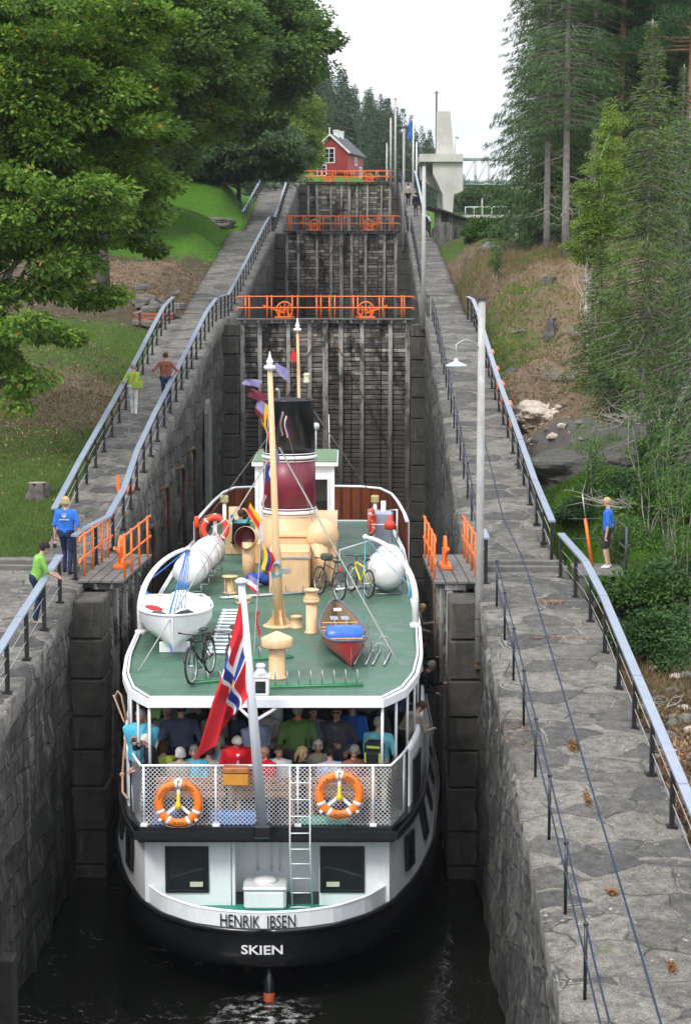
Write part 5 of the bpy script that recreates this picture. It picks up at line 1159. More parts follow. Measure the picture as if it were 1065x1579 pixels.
# small jack behind the flagstaff and the signal flags on the halyards
def sflag(label,px,py,Y,w_,h,cols,drop,seed,az=0,group='signal flags on the mast halyards'):
    rnd=random.Random(seed); w_*=1.0; h*=1.15; p=at(px,py,Y); V=[];F=[];mi=[]; n=9; ph=rnd.uniform(0,6)
    for i in range(n+1):
        for j in range(n+1):
            u,v=i/n,j/n; x=w_*v*math.cos(drop); z=-h*u*(1-.25*v)-w_*v*math.sin(drop); V.append((x*math.cos(az)+.03*math.sin(u*5+ph),x*math.sin(az)+.06*v*math.sin(v*6+u*4+ph),z))
    for i in range(n):
        for j in range(n): a=i*(n+1)+j; F.append((a,a+1,a+n+2,a+n+1)); mi.append(min(len(cols)-1,int((j/n if seed%2 else i/n)*len(cols))))
    o=np_mesh('signal_flag',V,F,cols,None,True,mi); o.location=p; tag(o,label,'flag',group)
SF=[('violet grey signal flag blown left near the mast top',402,586,38.6,-.36,.14,[FLAGP],.1,1),('maroon signal flag blown left below the violet one',408,605,38.6,-.36,.2,[mat('flag_maroon',(.14,.01,.03),.75,.1,6)],.3,2),
('dusky maroon flag hanging left of the mast over the black funnel',408,622,38.6,-.2,.38,[FLAGP,mat('flag_maroon',(.14,.01,.03),.75,.1,6)],.5,4),('long yellow flag hanging over the left of the black funnel',412,625,38.6,-.12,.55,[FLAGY],.6,3),
('red flag beside the mast at the funnel\'s left edge',414,665,38.6,.12,.42,[FLAGR],.7,5),('violet flag hanging in front of the mast at the white funnel band',417,680,38.5,.18,.5,[FLAGP],.5,6),('striped dark flag hanging over the black funnel, right of the mast',432,632,39,.10,.5,[FLAGB,FLAGY,FLAGB],.8,7),('thin striped white and red flag, rightmost over the black funnel',440,640,39,.10,.42,[FLAGW,FLAGR,FLAGB],.9,9),
('small blue and white flag at the maroon funnel section',410,715,38.7,.18,.36,[FLAGB,FLAGW],.5,11),('small red flag low on the halyard by the lower funnel band',405,760,38.8,.08,.32,[FLAGR,FLAGW],.9,13),
('yellow flag on the second mast',449,528,55.3,-.02,.85,[FLAGY],1.2,10),('violet flag left of the second mast',445,570,55.3,-.45,.35,[FLAGP],.5,12),('small pink flag on the second mast below its tip',456,545,55.2,-.2,.3,[FLAGR],.8,14),
('yellow over red signal flag in front of the maroon cowl mouth',401,800,38.4,-.42,.30,[FLAGY,FLAGR,FLAGY],.95,8),('yellow and violet flag right of the maroon cowl mouth',405,838,38.4,.30,.48,[FLAGY,FLAGB,FLAGR],.75,15),('dark red flag hanging right above the stern light',396,940,36,.08,.5,[FLAGR],1.0,17),
('white flag with red stripe hanging low behind the flagstaff head',398,895,38.0,-.24,.3,[FLAGP,FLAGW,FLAGR],.5,16)]
for l in SF: sflag(*l)
b=MB(); p=W2(398,905); 
for k in range(7): rr=random.Random(k); b.ball((rr.uniform(-.2,.2),rr.uniform(-.2,.2),.1+.12*rr.random()),(.16,.13,.12),n=10)
o=b.build('blue_bags',mat('bag_blue',(.02,.06,.35),.7,.2,7,.4)); o.location=p; tag(o,'heap of dark blue bags at the foot of the engine casing','bag')

# ------------------------------------------------------------ people
def cmat(name,c,rough=.85): return mat(name,c,rough,.28,5,.9,spec=.25)
SKIN=mat('skin',(.52,.29,.20),.55,.1,9,.1); SKIN2=mat('skin_tanned',(.42,.22,.14),.55,.1,9,.1)
HAIR={'white':cmat('hair_white',(.62,.60,.55)),'grey':cmat('hair_grey',(.28,.27,.25)),'brown':cmat('hair_brown',(.07,.04,.022)),'dark':cmat('hair_dark',(.02,.015,.012)),'blond':cmat('hair_blond',(.42,.30,.15)),'dkblond':cmat('hair_dark_blond',(.25,.16,.08))}
CL={k:cmat('cloth_'+k,c) for k,c in dict(cyan=(.08,.42,.62),navy=(.02,.03,.085),black=(.014,.014,.016),blue=(.02,.12,.50),royal=(.03,.15,.55),maroon=(.30,.10,.075),lime=(.42,.52,.08),white=(.70,.70,.70),green=(.20,.42,.08),moss=(.09,.18,.05),red=(.62,.015,.025),
 jeans=(.03,.06,.15),dkjeans=(.015,.025,.06),ltblue=(.38,.46,.66),grey=(.12,.12,.13),dkgrey=(.035,.038,.045),beige=(.36,.32,.25),slate=(.07,.09,.15),teal=(.12,.40,.48),charcoal=(.06,.06,.07),orange=(.75,.12,.04),bag=(.33,.45,.08),shoe=(.55,.53,.5)).items()}
def person(label,loc,rz,h=1.75,pose='stand',lean=0,hl=None,hr=None,top='blue',legs='jeans',skin=None,hair='brown',style='short',yaw=0,nod=0,sleeve='short',shorts=False,shoe='black',fl=None,fr=None,group=None,extra=(),fat=1.0,voxel=.02):
    k=h/1.75; skin=skin or SKIN; t=thing('person',label,'person',loc,rz,group)
    mats=[skin,CL[top],CL[legs],CL[shoe],CL['black'],mat('lips',(.35,.10,.08),.5,.1,9)]
    for e in extra:
        if CL[e[4]] not in mats: mats.append(CL[e[4]])
    V=Vector; sit=pose=='sit'; pz=.52 if sit else .93
    hip=V((0,0,pz)); Rl=Matrix.Rotation(-lean,4,'X')
    up=lambda p: hip+Rl@(V(p)-V((0,0,.93)))       # upper body points, given for a standing figure
    P=[]  # a,b,ra,rb,mat
    ad=lambda a,b,ra,rb,m: P.append((V(a),V(b),ra,rb,m))
    f=fat
    for s in (-1,1):
        ad(up((s*.075,0,.97)),up((s*.07,.005,1.14)),.108*f,.10*f,1); ad(up((s*.07,.005,1.14)),up((s*.085,0,1.34)),.10*f,.112*f,1)
        ad(hip+V((s*.08,-.01,.0)),hip+V((s*.085,-.015,.04)),.105*f,.10*f,2)
    ad(up((0,.02*f,1.05)),up((0,.01,1.30)),.11*f,.115*f,1)
    sw=f**.75; ad(up((-.15*sw,0,1.40)),up((.15*sw,0,1.40)),.068,.068,1)
    ad(up((0,-.005,1.40)),up((0,.012,1.52)),.056,.052,0)
    sh=[]
    for s,hand in ((-1,hl),(1,hr)):
        S_=up((s*.185*sw,0,1.395)); H=V(hand) if hand is not None else V((s*.25,.03,pz-.12))
        if hand is None and sit: H=V((s*.14,.32,pz+.12))
        if hand is not None and len(hand)==3: H=V(hand)
        d=H-S_; L_=.30,.265; D=min(d.length,.555); H=S_+d.normalized()*D
        a=(L_[0]**2-L_[1]**2+D*D)/(2*D); hh=math.sqrt(max(L_[0]**2-a*a,0)); bend=V((s*.40,-.75,-.40)) if hand is None or not (abs(hand[1])<.03 and hand[2]>.9) else V((s*.8,-.5,-.3)); bend=(bend-bend.project(d)).normalized()
        E_=S_+d.normalized()*a+bend*hh; sh.append((S_,E_,H,s))
        ad(S_,E_,.056*f**.5,.046*f**.5,1); 
        if sleeve=='long': ad(E_,S_.lerp(E_,1).lerp(H,.9),.045,.035,1)
        else: ad(S_.lerp(E_,.75),E_,.040,.040,0); ad(E_,H,.040,.027,0)
        if sleeve=='long': ad(E_.lerp(H,.88),H,.028,.026,0)
        fd=(H-E_).normalized(); ad(H,H+fd*.07,.028,.032,0)
    feet=[]
    for s,ft in ((-1,fl),(1,fr)):
        if sit: Hh=hip+V((s*.09,0,0)); K=V((s*.12,.42,pz+.02)); A=V((s*.12,.46,.09))
        else:
            Hh=hip+V((s*.09,0,0)); A=V(ft)+V((0,0,.09)) if ft is not None else V((s*.105,-.02,.09)); d=A-Hh; D=min(d.length,.839); A=Hh+d.normalized()*D if d.length>.84 else A
            a=(.43**2-.42**2+D*D)/(2*D); hh=math.sqrt(max(.43**2-a*a,0)); bv=V((0,1,.1)); bv=(bv-bv.project(d)).normalized(); K=Hh+d.normalized()*a+bv*hh
        if shorts: ad(Hh,K.lerp(Hh,.12),.095,.078,2); ad(K.lerp(Hh,.15),K,.052,.050,0); ad(K,K.lerp(A,.35),.05,.054,0); ad(K.lerp(A,.35),A,.054,.036,0)
        else: ad(Hh,K,.090*f,.062,2); ad(K,K.lerp(A,.4),.062,.060,2); ad(K.lerp(A,.4),A+V((0,0,.01)),.060,.050,2)
        ad(A+V((0,-.03,-.045)),A+V((s*.02,.13,-.06)),.040,.032,3)
    # head
    hc=up((0,.03,1.615)); Rh=Rl@Matrix.Rotation(yaw,4,'Z')@Matrix.Rotation(-nod,4,'X'); hd=lambda p: hc+(Rh@V(p))
    ad(hd((0,-.022,.03)),hd((0,.012,.025)),.082,.080,0); ad(hd((0,.03,-.045)),hd((0,.045,-.06)),.056,.045,0); ad(hd((0,.035,-.01)),hd((0,.04,-.03)),.066,.06,0)
    ad(hd((0,.088,.01)),hd((0,.102,-.022)),.013,.017,0)
    for s in (-1,1): ad(hd((s*.078,-.002,.015)),hd((s*.082,-.008,-.02)),.018,.014,0)
    for a,b_,ra,rb,m in extra: ad(up(a),up(b_),ra,rb,mats.index(CL[m]))
    bm=bmesh.new()
    for a,b_,ra,rb,m in P:
        q=MB(); n=12; d,x,y,l=frame(a,b_) if (a-b_).length>1e-6 else (V((0,0,1)),V((1,0,0)),V((0,1,0)),0); rings=[]
        for i in range(4): an=-PI/2+PI/2*i/4; rings.append((a+d*ra*math.sin(an),ra*math.cos(an) if i else ra*.05))
        for i in range(5): an=PI/2*i/4; rings.append((b_+d*rb*math.sin(an),rb*math.cos(an) if i<4 else rb*.05))
        vs=[bm.verts.new(c+(x*math.cos(2*PI*j/n)+y*math.sin(2*PI*j/n))*r) for c,r in rings for j in range(n)]
        for i in range(len(rings)-1):
            for j in range(n): bm.faces.new((vs[i*n+j],vs[i*n+(j+1)%n],vs[(i+1)*n+(j+1)%n],vs[(i+1)*n+j]))
        bm.faces.new(vs[:n][::-1]); bm.faces.new(vs[-n:])
    bmesh.ops.recalc_face_normals(bm,faces=bm.faces)
    me=bpy.data.meshes.new('p'); bm.to_mesh(me); bm.free(); o=bpy.data.objects.new('p',me); COL.objects.link(o)
    md=o.modifiers.new('r','REMESH'); md.mode='VOXEL'; md.voxel_size=voxel; md.use_smooth_shade=True
    ms=o.modifiers.new('s','SMOOTH'); ms.factor=.5; ms.iterations=2
    dg=bpy.context.evaluated_depsgraph_get(); me2=bpy.data.meshes.new_from_object(o.evaluated_get(dg)); bpy.data.objects.remove(o); 
    n=len(me2.polygons); C=np.empty(n*3); me2.polygons.foreach_get('center',C); C=C.reshape(-1,3); best=np.full(n,1e9); mi=np.zeros(n,int)
    for a,b_,ra,rb,m in P:
        a_=np.array(a); ab=np.array(b_)-a_; L2=max(ab@ab,1e-9); tt=np.clip(((C-a_)@ab)/L2,0,1); dd=np.linalg.norm(C-(a_+tt[:,None]*ab),axis=1)-(ra+(rb-ra)*tt)-(.006 if m not in(0,) else 0); w_=dd<best; best[w_]=dd[w_]; mi[w_]=m
    me2.polygons.foreach_set('material_index',mi.astype(np.int32))
    q=MB(); 
    for S_,E_,H,s in sh:       # fingers and thumb
        fd=(H-E_).normalized(); sd=fd.cross(V((0,0,1))); sd=sd.normalized() if sd.length>.1 else V((1,0,0)); dn=sd.cross(fd).normalized()*-1
        if dn.z>0: dn=-dn
        for kf,(off,ln_) in enumerate(((-.028,.062),(-.010,.074),(.009,.070),(.026,.055))):
            b0=H+fd*.085+sd*off; q.tube([b0,b0+fd*ln_*.55+dn*.008,b0+fd*ln_*.8+dn*.028,b0+fd*ln_*.85+dn*.05],[.0105,.0095,.0085,.007],6,0)
        q.tube([H+fd*.025+sd*(-s)*.025,H+fd*.06+sd*(-s)*.058,H+fd*.09+sd*(-s)*.062+dn*.015],[.013,.011,.009],6,0)
    for s in (-1,1): q.ball(hd((s*.031,.089,.02)),.0105,4,8); q.tube([hd((s*.017,.092,.042)),hd((s*.046,.084,.042))],.005,5,4)
    q.tube([hd((-.022,.088,-.052)),hd((0,.096,-.053)),hd((.022,.088,-.052))],.006,5,5)
    me3=q.mesh('d'); bm=bmesh.new(); bm.from_mesh(me2); bm.from_mesh(me3); 
    bmesh.ops.scale(bm,vec=(k,k,k),verts=bm.verts)
    me=bpy.data.meshes.new('body'); bm.to_mesh(me); bm.free(); ob=link_mesh('body',me,mats,t)
    # hair
    q=MB(); HM=Matrix.Translation(hc)@Rh; rnd=random.Random(len(label))
    if style!='bald':
        n1,n2=20,12; vs=[];idx={}
        for i in range(n2+1):
            for j in range(n1):
                ph=PI*i/n2; th=2*PI*j/n1; r=.090+.010*noise.noise(V((math.cos(th)*5,math.sin(th)*5,ph*5+len(label))))
                if style in('bob','long','wavy'): r+=.008
                vs.append(HM@V((r*math.sin(ph)*math.cos(th)*.98,-.012+r*1.12*math.sin(ph)*math.sin(th),.032+r*1.08*math.cos(ph))))
        fs=[]
        for i in range(n2):
            for j in range(n1):
                th=2*PI*(j+.5)/n1; ph=PI*(i+.5)/n2; fy=math.sin(ph)*math.sin(th); fz=math.cos(ph)
                lim=.30 if fy>.55 else (-.1 if fy>.2 else (-.62 if style in('short','hat') else -.95))
                if fz>lim: a=i*n1+j; b_=i*n1+(j+1)%n1; fs.append((a,a+n1,b_+n1,b_))
        q.add(vs,fs,0,True)
        if style in('long','wavy'):
            for s in (-.06,-.03,0,.03,.06): q.tube([hd((s*1.2,-.07,.05)),hd((s*1.3,-.095,-.05)),hd((s*1.4,-.10,-.16))],[.035,.038,.018],7)
            for s in (-1,1): q.tube([hd((s*.085,-.02,.05)),hd((s*.092,.0,-.05)),hd((s*.09,.01,-.15))],[.028,.03,.014],7)
        if style=='bob':
            for s in (-1,1): q.ball(hd((s*.07,-.03,-.02)),(.035,.06,.06),n=10)
            q.ball(hd((0,-.075,-.02)),(.075,.04,.06),n=10)
        if style=='hat': q.lathe([(.098,.0),(.10,.04),(.085,.09),(.05,.115),(.01,.12)],18,M=HM)
    else:
        for s in (-1,1): q.ball(hd((s*.078,-.035,.0)),(.014,.045,.03),n=8)
    me=q.mesh('hair'); 
    for v in me.vertices: v.co*=k
    link_mesh('hair',me,HAIR[hair],t)
    t['hd']=[*(hc*k)]; return t
def prop(t,name,b,m,label=None,cat=None,own=False):
    if own: o=b.build(name,m); o.location=t.location; o.rotation_euler=t.rotation_euler; return tag(o,label,cat)
    return b.build(name,m,t)
def G(px,py,z): p=atz(px,py,z); return p
def onpath(px,py,Yg): # foot pixel on the walkway
    for Y in np.arange(14,200,.03):
        p=at(px,py,float(Y))
        if p.z<=zw(p.y): break
    return Vector((p.x,p.y,zw(p.y)+.01))
p=onpath(103,887,41); w1=person('woman in a royal blue shirt and navy trousers walking away up the left walkway',p,R(-8),1.72,hl=(-.26,.0,.80),hr=(.34,.02,.80),top='royal',legs='navy',hair='blond',style='bob',fl=(-.08,.10,.02),fr=(.1,-.10,0),shoe='black',fat=1.15,nod=.2)
me=text_mesh('CANAL',.03,1,.001) if False else None
b=MB(); b.torus((0,-.155,1.33),.05,.008,n=20,k=5,M=Matrix.Rotation(0,4,'X')@Matrix.Identity(4)) if False else None
b=MB(); M=T(0,-.128,1.31)@Matrix.Rotation(PI/2,4,'X'); b.torus((0,0,0),.045,.006,n=20,k=5,M=M); b.ball((0,-.128,1.30),(.028,.006,.02),n=8); b.box((-.11,-.133,1.215),(.11,-.126,1.228)); b.build('back_print',CL['white'],w1)
for v in w1.children[-1].data.vertices: v.co.y-=.015
p=onpath(56,962,35.3); person('woman in a light green t-shirt leaning on the handrail, left photo edge',p,R(-75),1.62,lean=R(14),hl=(-.18,.42,1.00),hr=(.18,.45,.98),top='green',legs='dkjeans',hair='dark',nod=.5,shoe='beige',fat=1.2,style='bob')
p=onpath(256,630,58.5); person('man in a maroon polo and jeans walking up the left walkway, hands on hips',p,R(-2),1.78,hl=(-.22,-.02,.99),hr=(.22,-.02,.99),top='maroon',legs='jeans',hair='brown',fl=(-.08,.06,0),fr=(.08,-.05,0),nod=.15)
p=onpath(206,640,57.8); w2=person('woman in lime top and white trousers with a sun hat walking up the left walkway',p,R(4),1.60,lean=R(6),hl=(-.36,.16,1.02),top='lime',legs='white',hair='grey',style='hat',fl=(-.05,.12,0),fr=(.08,-.1,0),shoe='white',sleeve='long',nod=.25)
b=MB(); b.box((-.02,-.20,.82),(.30,-.14,1.04),bev=.02); b.tube([(.0,-.17,1.03),(.10,-.13,1.35),(.20,-.1,1.40),(.27,-.17,1.03)],.012,6); prop(w2,'handbag',b,CL['bag'],'lime green shoulder bag on the back of the woman with the sun hat','bag',True)
bz=zw(40.5)
pb=at(936,862,40.4); pb.z=bz+.03
boy=person('boy in a blue t-shirt and grey shorts standing on the plank platform beyond the railing',at(936,868,40.4)*1,R(72),1.58,hl=(-.20,.0,.80),hr=(.20,-.05,.80),top='royal',legs='dkgrey',hair='blond',shorts=True,shoe='white',nod=.45,yaw=.2)
for px,py,lab,top_,leg_,hr_,Y in ((641,334,'person in a black jacket walking up the right walkway below the middle gate','black','charcoal','dark',110),(629,318,'person in a pale top beside the black-jacketed walker on the right walkway','beige','black','brown',117)):
    person(lab,onpath(px,py,Y),R(5),1.72,top=top_,legs=leg_,hair=hr_,sleeve='long',voxel=.03,fl=(-.08,.08,0),fr=(.08,-.08,0))
person('man in dark shirt and shorts at the top of the left walkway',onpath(437,272,156),R(15),1.76,top='navy',legs='dkgrey',hair='dark',shorts=True,voxel=.03,hl=(-.2,-.05,1.0))
# passengers
FZ=WZ+2.85
def pax(label,px,py,Y,rz,**kw):
    kw['fat']=kw.get('fat',1.0)*1.22
    hsh=sum(map(ord,label)); kw.setdefault('yaw',((hsh%13)-6)*.12); kw.setdefault('nod',((hsh%5))*.09); rz+=((hsh%7)-3)*.12
    if not kw.get('lean') and Y<36: Y=32.2+(Y-32.2)*.55
    return pax_(label,px,py,Y,rz,**kw)
def pax_(label,px,py,Y,rz,**kw): # px,py: top of the head
    c=at(px,py,Y); sit=kw.get('pose')=='sit'; full=c.z-FZ; c.x=max(-2.15,min(2.25,c.x)) if Y<33.4 and abs(c.x)<2.6 else c.x
    if sit: h=kw.pop('h',1.66)
    else: h=kw.pop('h',None) or max(1.55,min(1.95,full/.985/ (1 if not kw.get('lean') else math.cos(kw['lean'])*.5+.5)))
    return person(label,Vector((c.x,c.y,FZ+.005)),rz,h,group='passengers on the stern deck',voxel=.022,**kw)
F_=PI  # facing the camera
m1=pax('passenger in a cyan polo shirt raising a camera, left corner of the stern deck',217,1092,32.6,R(190),top='cyan',legs='jeans',hair='grey',hr=(.08,.22,1.28),hl=(-.05,.24,1.22),skin=SKIN2,fat=1.25)
b=MB(); b.box((-.07,.27,1.25),(.07,.33,1.34),bev=.015); b.lathe([(.035,0),(.035,.07),(.03,.08)],14,M=T(0,.33,1.295)@Matrix.Rotation(-PI/2,4,'X')); prop(m1,'camera',b,CL['black'],'black camera held by the passenger in the cyan polo','camera',True)
pax('passenger in a white shirt behind the one with the camera',203,1094,34.0,R(150),top='white',legs='beige',hair='dark')
pax('white-haired passenger in a dark coat leaning on the left rail',238,1131,32.2,R(95),top='black',legs='black',hair='white',style='bob',lean=R(12),h=1.56,hl=(-.16,.40,1.02),hr=(.16,.42,1.0),sleeve='long',yaw=.1)
pax('standing passenger in a dark navy jacket with back to the camera',279,1086,33.8,R(5),top='slate',legs='dkjeans',hair='dark',sleeve='long',fat=1.15,hl=(-.24,.08,.98),hr=(.24,.08,.98))
pax('seated passenger with very white hair seen from behind, left of the ensign',278,1158,32.35,R(10),pose='sit',top='beige',legs='grey',hair='white',style='bob',h=1.66)
pax('seated passenger with brown hair right below the ensign tip',321,1158,32.6,R(-15),pose='sit',top='beige',legs='navy',hair='brown',style='bob',h=1.68)
pax('grey-haired passenger in a pale blue top between brown hair and red jacket',337,1132,33.0,R(160),pose='sit',top='ltblue',legs='grey',hair='grey',style='bob',h=1.85)
m2=pax('white-haired passenger in a red jacket over a white shirt, looking down',362,1130,32.3,R(178),lean=R(14),h=1.55,top='red',legs='beige',hair='white',style='bob',sleeve='long',hl=(-.20,.30,1.02),hr=(.20,.30,1.02),nod=.75,fat=1.2,extra=[((0,.135,1.05),(0,.12,1.36),.07,.05,'white'),((-.08,.03,1.42),(.08,.03,1.42),.05,.05,'black')])
pax('passenger in a light blue short-sleeved shirt standing behind the flagstaff',394,1100,33.8,R(200),top='ltblue',legs='beige',hair='dark',hl=(-.12,.28,1.05),hr=(.1,.30,1.05),fat=1.15)
pax('balding passenger in a red top seated right of the flagstaff',408,1153,32.4,R(150),pose='sit',top='red',legs='navy',hair='grey',style='bald',h=1.72)
pax('passenger in a striped dark blue shirt at the back left of the flagstaff',362,1090,35.6,R(170),top='slate',legs='black',hair='dark')
m3=pax('passenger in a moss green jacket with orange collar and back strap',459,1088,33.4,R(25),top='moss',legs='charcoal',hair='grey',sleeve='long',fat=1.15,hl=(-.22,.12,.95),hr=(.22,.10,.95),skin=SKIN2,extra=[((-.05,0,1.46),(.05,0,1.46),.055,.055,'orange')])
b=MB(); b.tube([(.12,-.15,1.0),(.14,-.16,1.25),(.13,-.06,1.44),(.12,.11,1.3),(.10,.13,1.05)],.018,6); b.build('shoulder_strap',CL['black'],m3)
m4=pax('passenger in sunglasses and a dark jacket looking at a phone',519,1090,33.6,R(185),top='charcoal',legs='jeans',hair='brown',style='short',sleeve='long',hl=(-.22,.12,1.0),hr=(-.02,.28,1.14),skin=SKIN2,fat=1.12,extra=[((0,.11,1.05),(0,.10,1.36),.07,.06,'grey')])
hv=Vector(m4['hd']); b=MB(); b.box((hv.x-.06,hv.y+.075,hv.z+.005),(hv.x-.008,hv.y+.108,hv.z+.04),bev=.008); b.box((hv.x+.008,hv.y+.075,hv.z+.005),(hv.x+.06,hv.y+.108,hv.z+.04),bev=.008); b.box((hv.x-.08,hv.y+.0,hv.z+.025),(hv.x+.08,hv.y+.09,hv.z+.033)); prop(m4,'sunglasses',b,CL['black'],'dark sunglasses worn by the passenger with the phone','sunglasses',True)
pax('passenger in a blue jacket behind the one with sunglasses',543,1082,35.0,R(20),top='blue',legs='black',hair='dark',sleeve='long')
pax('smiling blonde long-haired passenger seated at the stern net',464,1148,32.3,R(-60),pose='sit',top='black',legs='black',hair='blond',style='long',h=1.70,yaw=-.9,sleeve='long')
pax('seated passenger with short dark hair and pale shirt below the sunglasses wearer',509,1152,32.4,R(15),pose='sit',top='ltblue',legs='beige',hair='dark',h=1.66)
m5=pax('passenger in a checked cyan shirt carrying a black backpack at the right stern corner',583,1092,32.7,R(-35),top='teal',legs='beige',hair='grey',hr=(.28,.10,.92),hl=(-.16,.30,1.05),skin=SKIN2,h=1.80)
bk=thing('backpack','black backpack with lime green trim worn at the right stern corner','backpack',m5.location,m5.rotation_euler.z)
b=MB(); b.box((-.17,-.36,.98),(.17,-.14,1.42),bev=.06); b.box((-.14,-.42,1.0),(.14,-.34,1.24),bev=.03); b.build('sack',CL['black'],bk)
b=MB(); b.tube([(-.10,-.16,1.40),(-.11,-.02,1.475),(-.11,.10,1.35),(-.13,.0,1.1),(-.13,-.14,1.02)],.018,6); b.tube([(.10,-.16,1.40),(.11,-.02,1.475),(.11,.10,1.35),(.13,.0,1.1),(.13,-.14,1.02)],.018,6); b.box((-.145,-.428,1.05),(-.115,-.345,1.22)); b.box((.115,-.428,1.05),(.145,-.345,1.22)); b.box((-.12,-.375,1.30),(.12,-.358,1.34)); b.build('trim_and_strap',CL['bag'],bk)
pax('passenger in a beige jacket bending over the right side rail',620,1080,34.6,R(-75),top='beige',legs='black',hair='brown',lean=R(38),h=1.72,sleeve='long',hl=(-.15,.62,1.02),hr=(.15,.62,1.02),nod=.3)
pax('passenger in a blue top behind the beige jacket on the right side',612,1052,36.4,R(-60),top='slate',legs='black',hair='brown',h=1.7,lean=R(12),hl=(-.1,.4,1.1))
for k,(px,py,Y,tp,hr_) in enumerate(((645,1014,38.4,'black','grey'),(636,987,41.2,'dkgrey','brown'),(634,938,45.5,'beige','blond'))):
    pax(('grey-haired passenger leaning out past the right side rail with one hand forward','brown-haired passenger leaning out of the right side amidships','blond passenger farthest forward leaning out of the right side')[k],px,py,Y,R(-88),top=tp,legs='black',hair=hr_,lean=R(22),h=1.7,sleeve='long',hl=(-.2,.52,1.15),hr=(.15,.40,1.0),nod=.2)
for k,(px,Y,rz_,tp,hr_) in enumerate(((306,35.8,170,'dkgrey','dark'),(340,36.6,185,'black','grey'),(432,36.2,160,'navy','brown'),(486,36.0,200,'charcoal','dark'),(566,36.4,30,'grey','brown'),(240,36.2,100,'moss','dark'))):
    pax(('shadowed passenger standing just left of the ensign','shadowed passenger behind the ensign','shadowed passenger behind the white roof pillar','shadowed passenger between the green jacket and the sunglasses','shadowed passenger behind the backpack wearer','shadowed passenger in the dark left corner')[k],px,1100+8*(k%2),Y,R(rz_),top=tp,legs='black',hair=hr_,sleeve='long',h=1.74)
for k,(px,py,Y,rz_,tp,hr_,st_,sit_) in enumerate(((300,1166,32.5,150,'cyan','grey','bob',1),(430,1160,32.6,170,'white','brown','short',1),(545,1158,32.6,-160,'maroon','grey','bob',1),(252,1164,32.9,40,'lime','brown','bob',1),(330,1104,35.0,190,'beige','grey','short',0),(412,1098,35.0,165,'white','dark','short',0),(482,1096,34.8,195,'ltblue','brown','short',0),(258,1100,34.9,175,'grey','grey','short',0),(350,1150,33.4,180,'blue','dark','bob',1),(490,1160,33.3,170,'beige','white','bob',1))):
    kw=dict(pose='sit',h=1.7) if sit_ else dict(h=1.74,hl=(-.1,.3,1.1),hr=(.12,.3,1.12))
    pax(('seated passenger in a cyan top left of the ensign tip','seated passenger in white between flagstaff and ladder','seated passenger in maroon above the right lifebuoy','seated passenger in a lime top behind the left lifebuoy','standing passenger in a beige top behind the ensign','standing passenger in a white shirt right of the flagstaff','standing passenger in pale blue beside the moss green jacket','standing grey-clad passenger beside the navy jacket','passenger in a blue top half hidden by the red jacket','white-haired passenger seated right behind the blonde woman')[k],px,py,Y,R(rz_),top=tp,legs='jeans',hair=hr_,style=st_,nod=.2*(k%3),**kw)
sb=at(370,795,49.3); s_=person('person sunbathing in a chair with hands behind the head, left of the funnel',Vector((sb.x,sb.y,RZ-.05)),R(10),1.75,pose='sit',top='teal',legs='jeans',hair='brown',hl=(-.14,-.12,1.28),hr=(.14,-.12,1.28),lean=R(-16))
ch=thing('deck_chair','dark deck chair the sunbathing person sits in','chair',s_.location,s_.rotation_euler.z)
MB().box((-.25,-.08,.36),(.25,.42,.40),bev=.015).build('seat',CL['black'],ch); b=MB(); b.bar((0,-.14,.40),(0,-.32,.95),.48,.03); b.build('backrest',CL['black'],ch)
for x in (-.24,.24):
    for y in (-.1,.4): MB().tube([(x,y,0),(x,y,.38)],.014,6).build('leg',STEEL,ch)

# ------------------------------------------------------------ house, dam, bridge, shed, benches
hx_=at(523,262,212); hb=thing('red_house','small red wooden house with white windows and dark gable roof above the locks','house',(hx_.x-.1,212,hx_.z-.6),R(-15))
w_,l_,e_,r_=2.0,3.2,2.5,1.75
b=MB(); b.add([(-w_,-l_,0),(w_,-l_,0),(w_,-l_,e_),(0,-l_,e_+r_),(-w_,-l_,e_),(-w_,l_,0),(w_,l_,0),(w_,l_,e_),(0,l_,e_+r_),(-w_,l_,e_)],[(0,1,2,3,4),(9,8,7,6,5),(0,4,9,5),(1,6,7,2),(0,5,6,1)]); 
for k in range(22): z=.05+k*.19; wd=w_ if z<e_ else w_*(e_+r_-z)/r_; b.box((-wd+.02,-l_-.022,z),(wd-.02,-l_-.002,z+.165)) if wd>.15 else None
b.build('wall',REDH,hb)
b=MB()
for s in (-1,1): b.add([(0,-l_-.35,e_+r_+.12),(s*(w_+.35),-l_-.35,e_-.25),(s*(w_+.35),l_+.35,e_-.25),(0,l_+.35,e_+r_+.12),(0,-l_-.35,e_+r_+.0),(s*(w_+.35),-l_-.35,e_-.37),(s*(w_+.35),l_+.35,e_-.37),(0,l_+.35,e_+r_+.0)],[(0,1,2,3),(7,6,5,4),(0,4,5,1),(1,5,6,2),(2,6,7,3)])
rf=b.build('roof',ROOFD,hb); 
for y in (-.8,1.0): b=MB(); b.box((-.28,y-.25,e_+r_-.3),(.28,y+.25,e_+r_+.75)); b.box((-.33,y-.3,e_+r_+.6),(.33,y+.3,e_+r_+.72)); b.build('chimney',HOUSEW,rf)
b=MB(); 
for s in (-1,1): b.bar((0,-l_-.37,e_+r_+.08),(s*(w_+.36),-l_-.37,e_-.28),.05,.2)
b.box((-.06,-l_-.42,e_+r_-.1),(.06,-l_-.32,e_+r_+.65)); b.ball((0,-l_-.37,e_+r_+.7),.11,n=8); b.build('bargeboard',HOUSEW,hb)
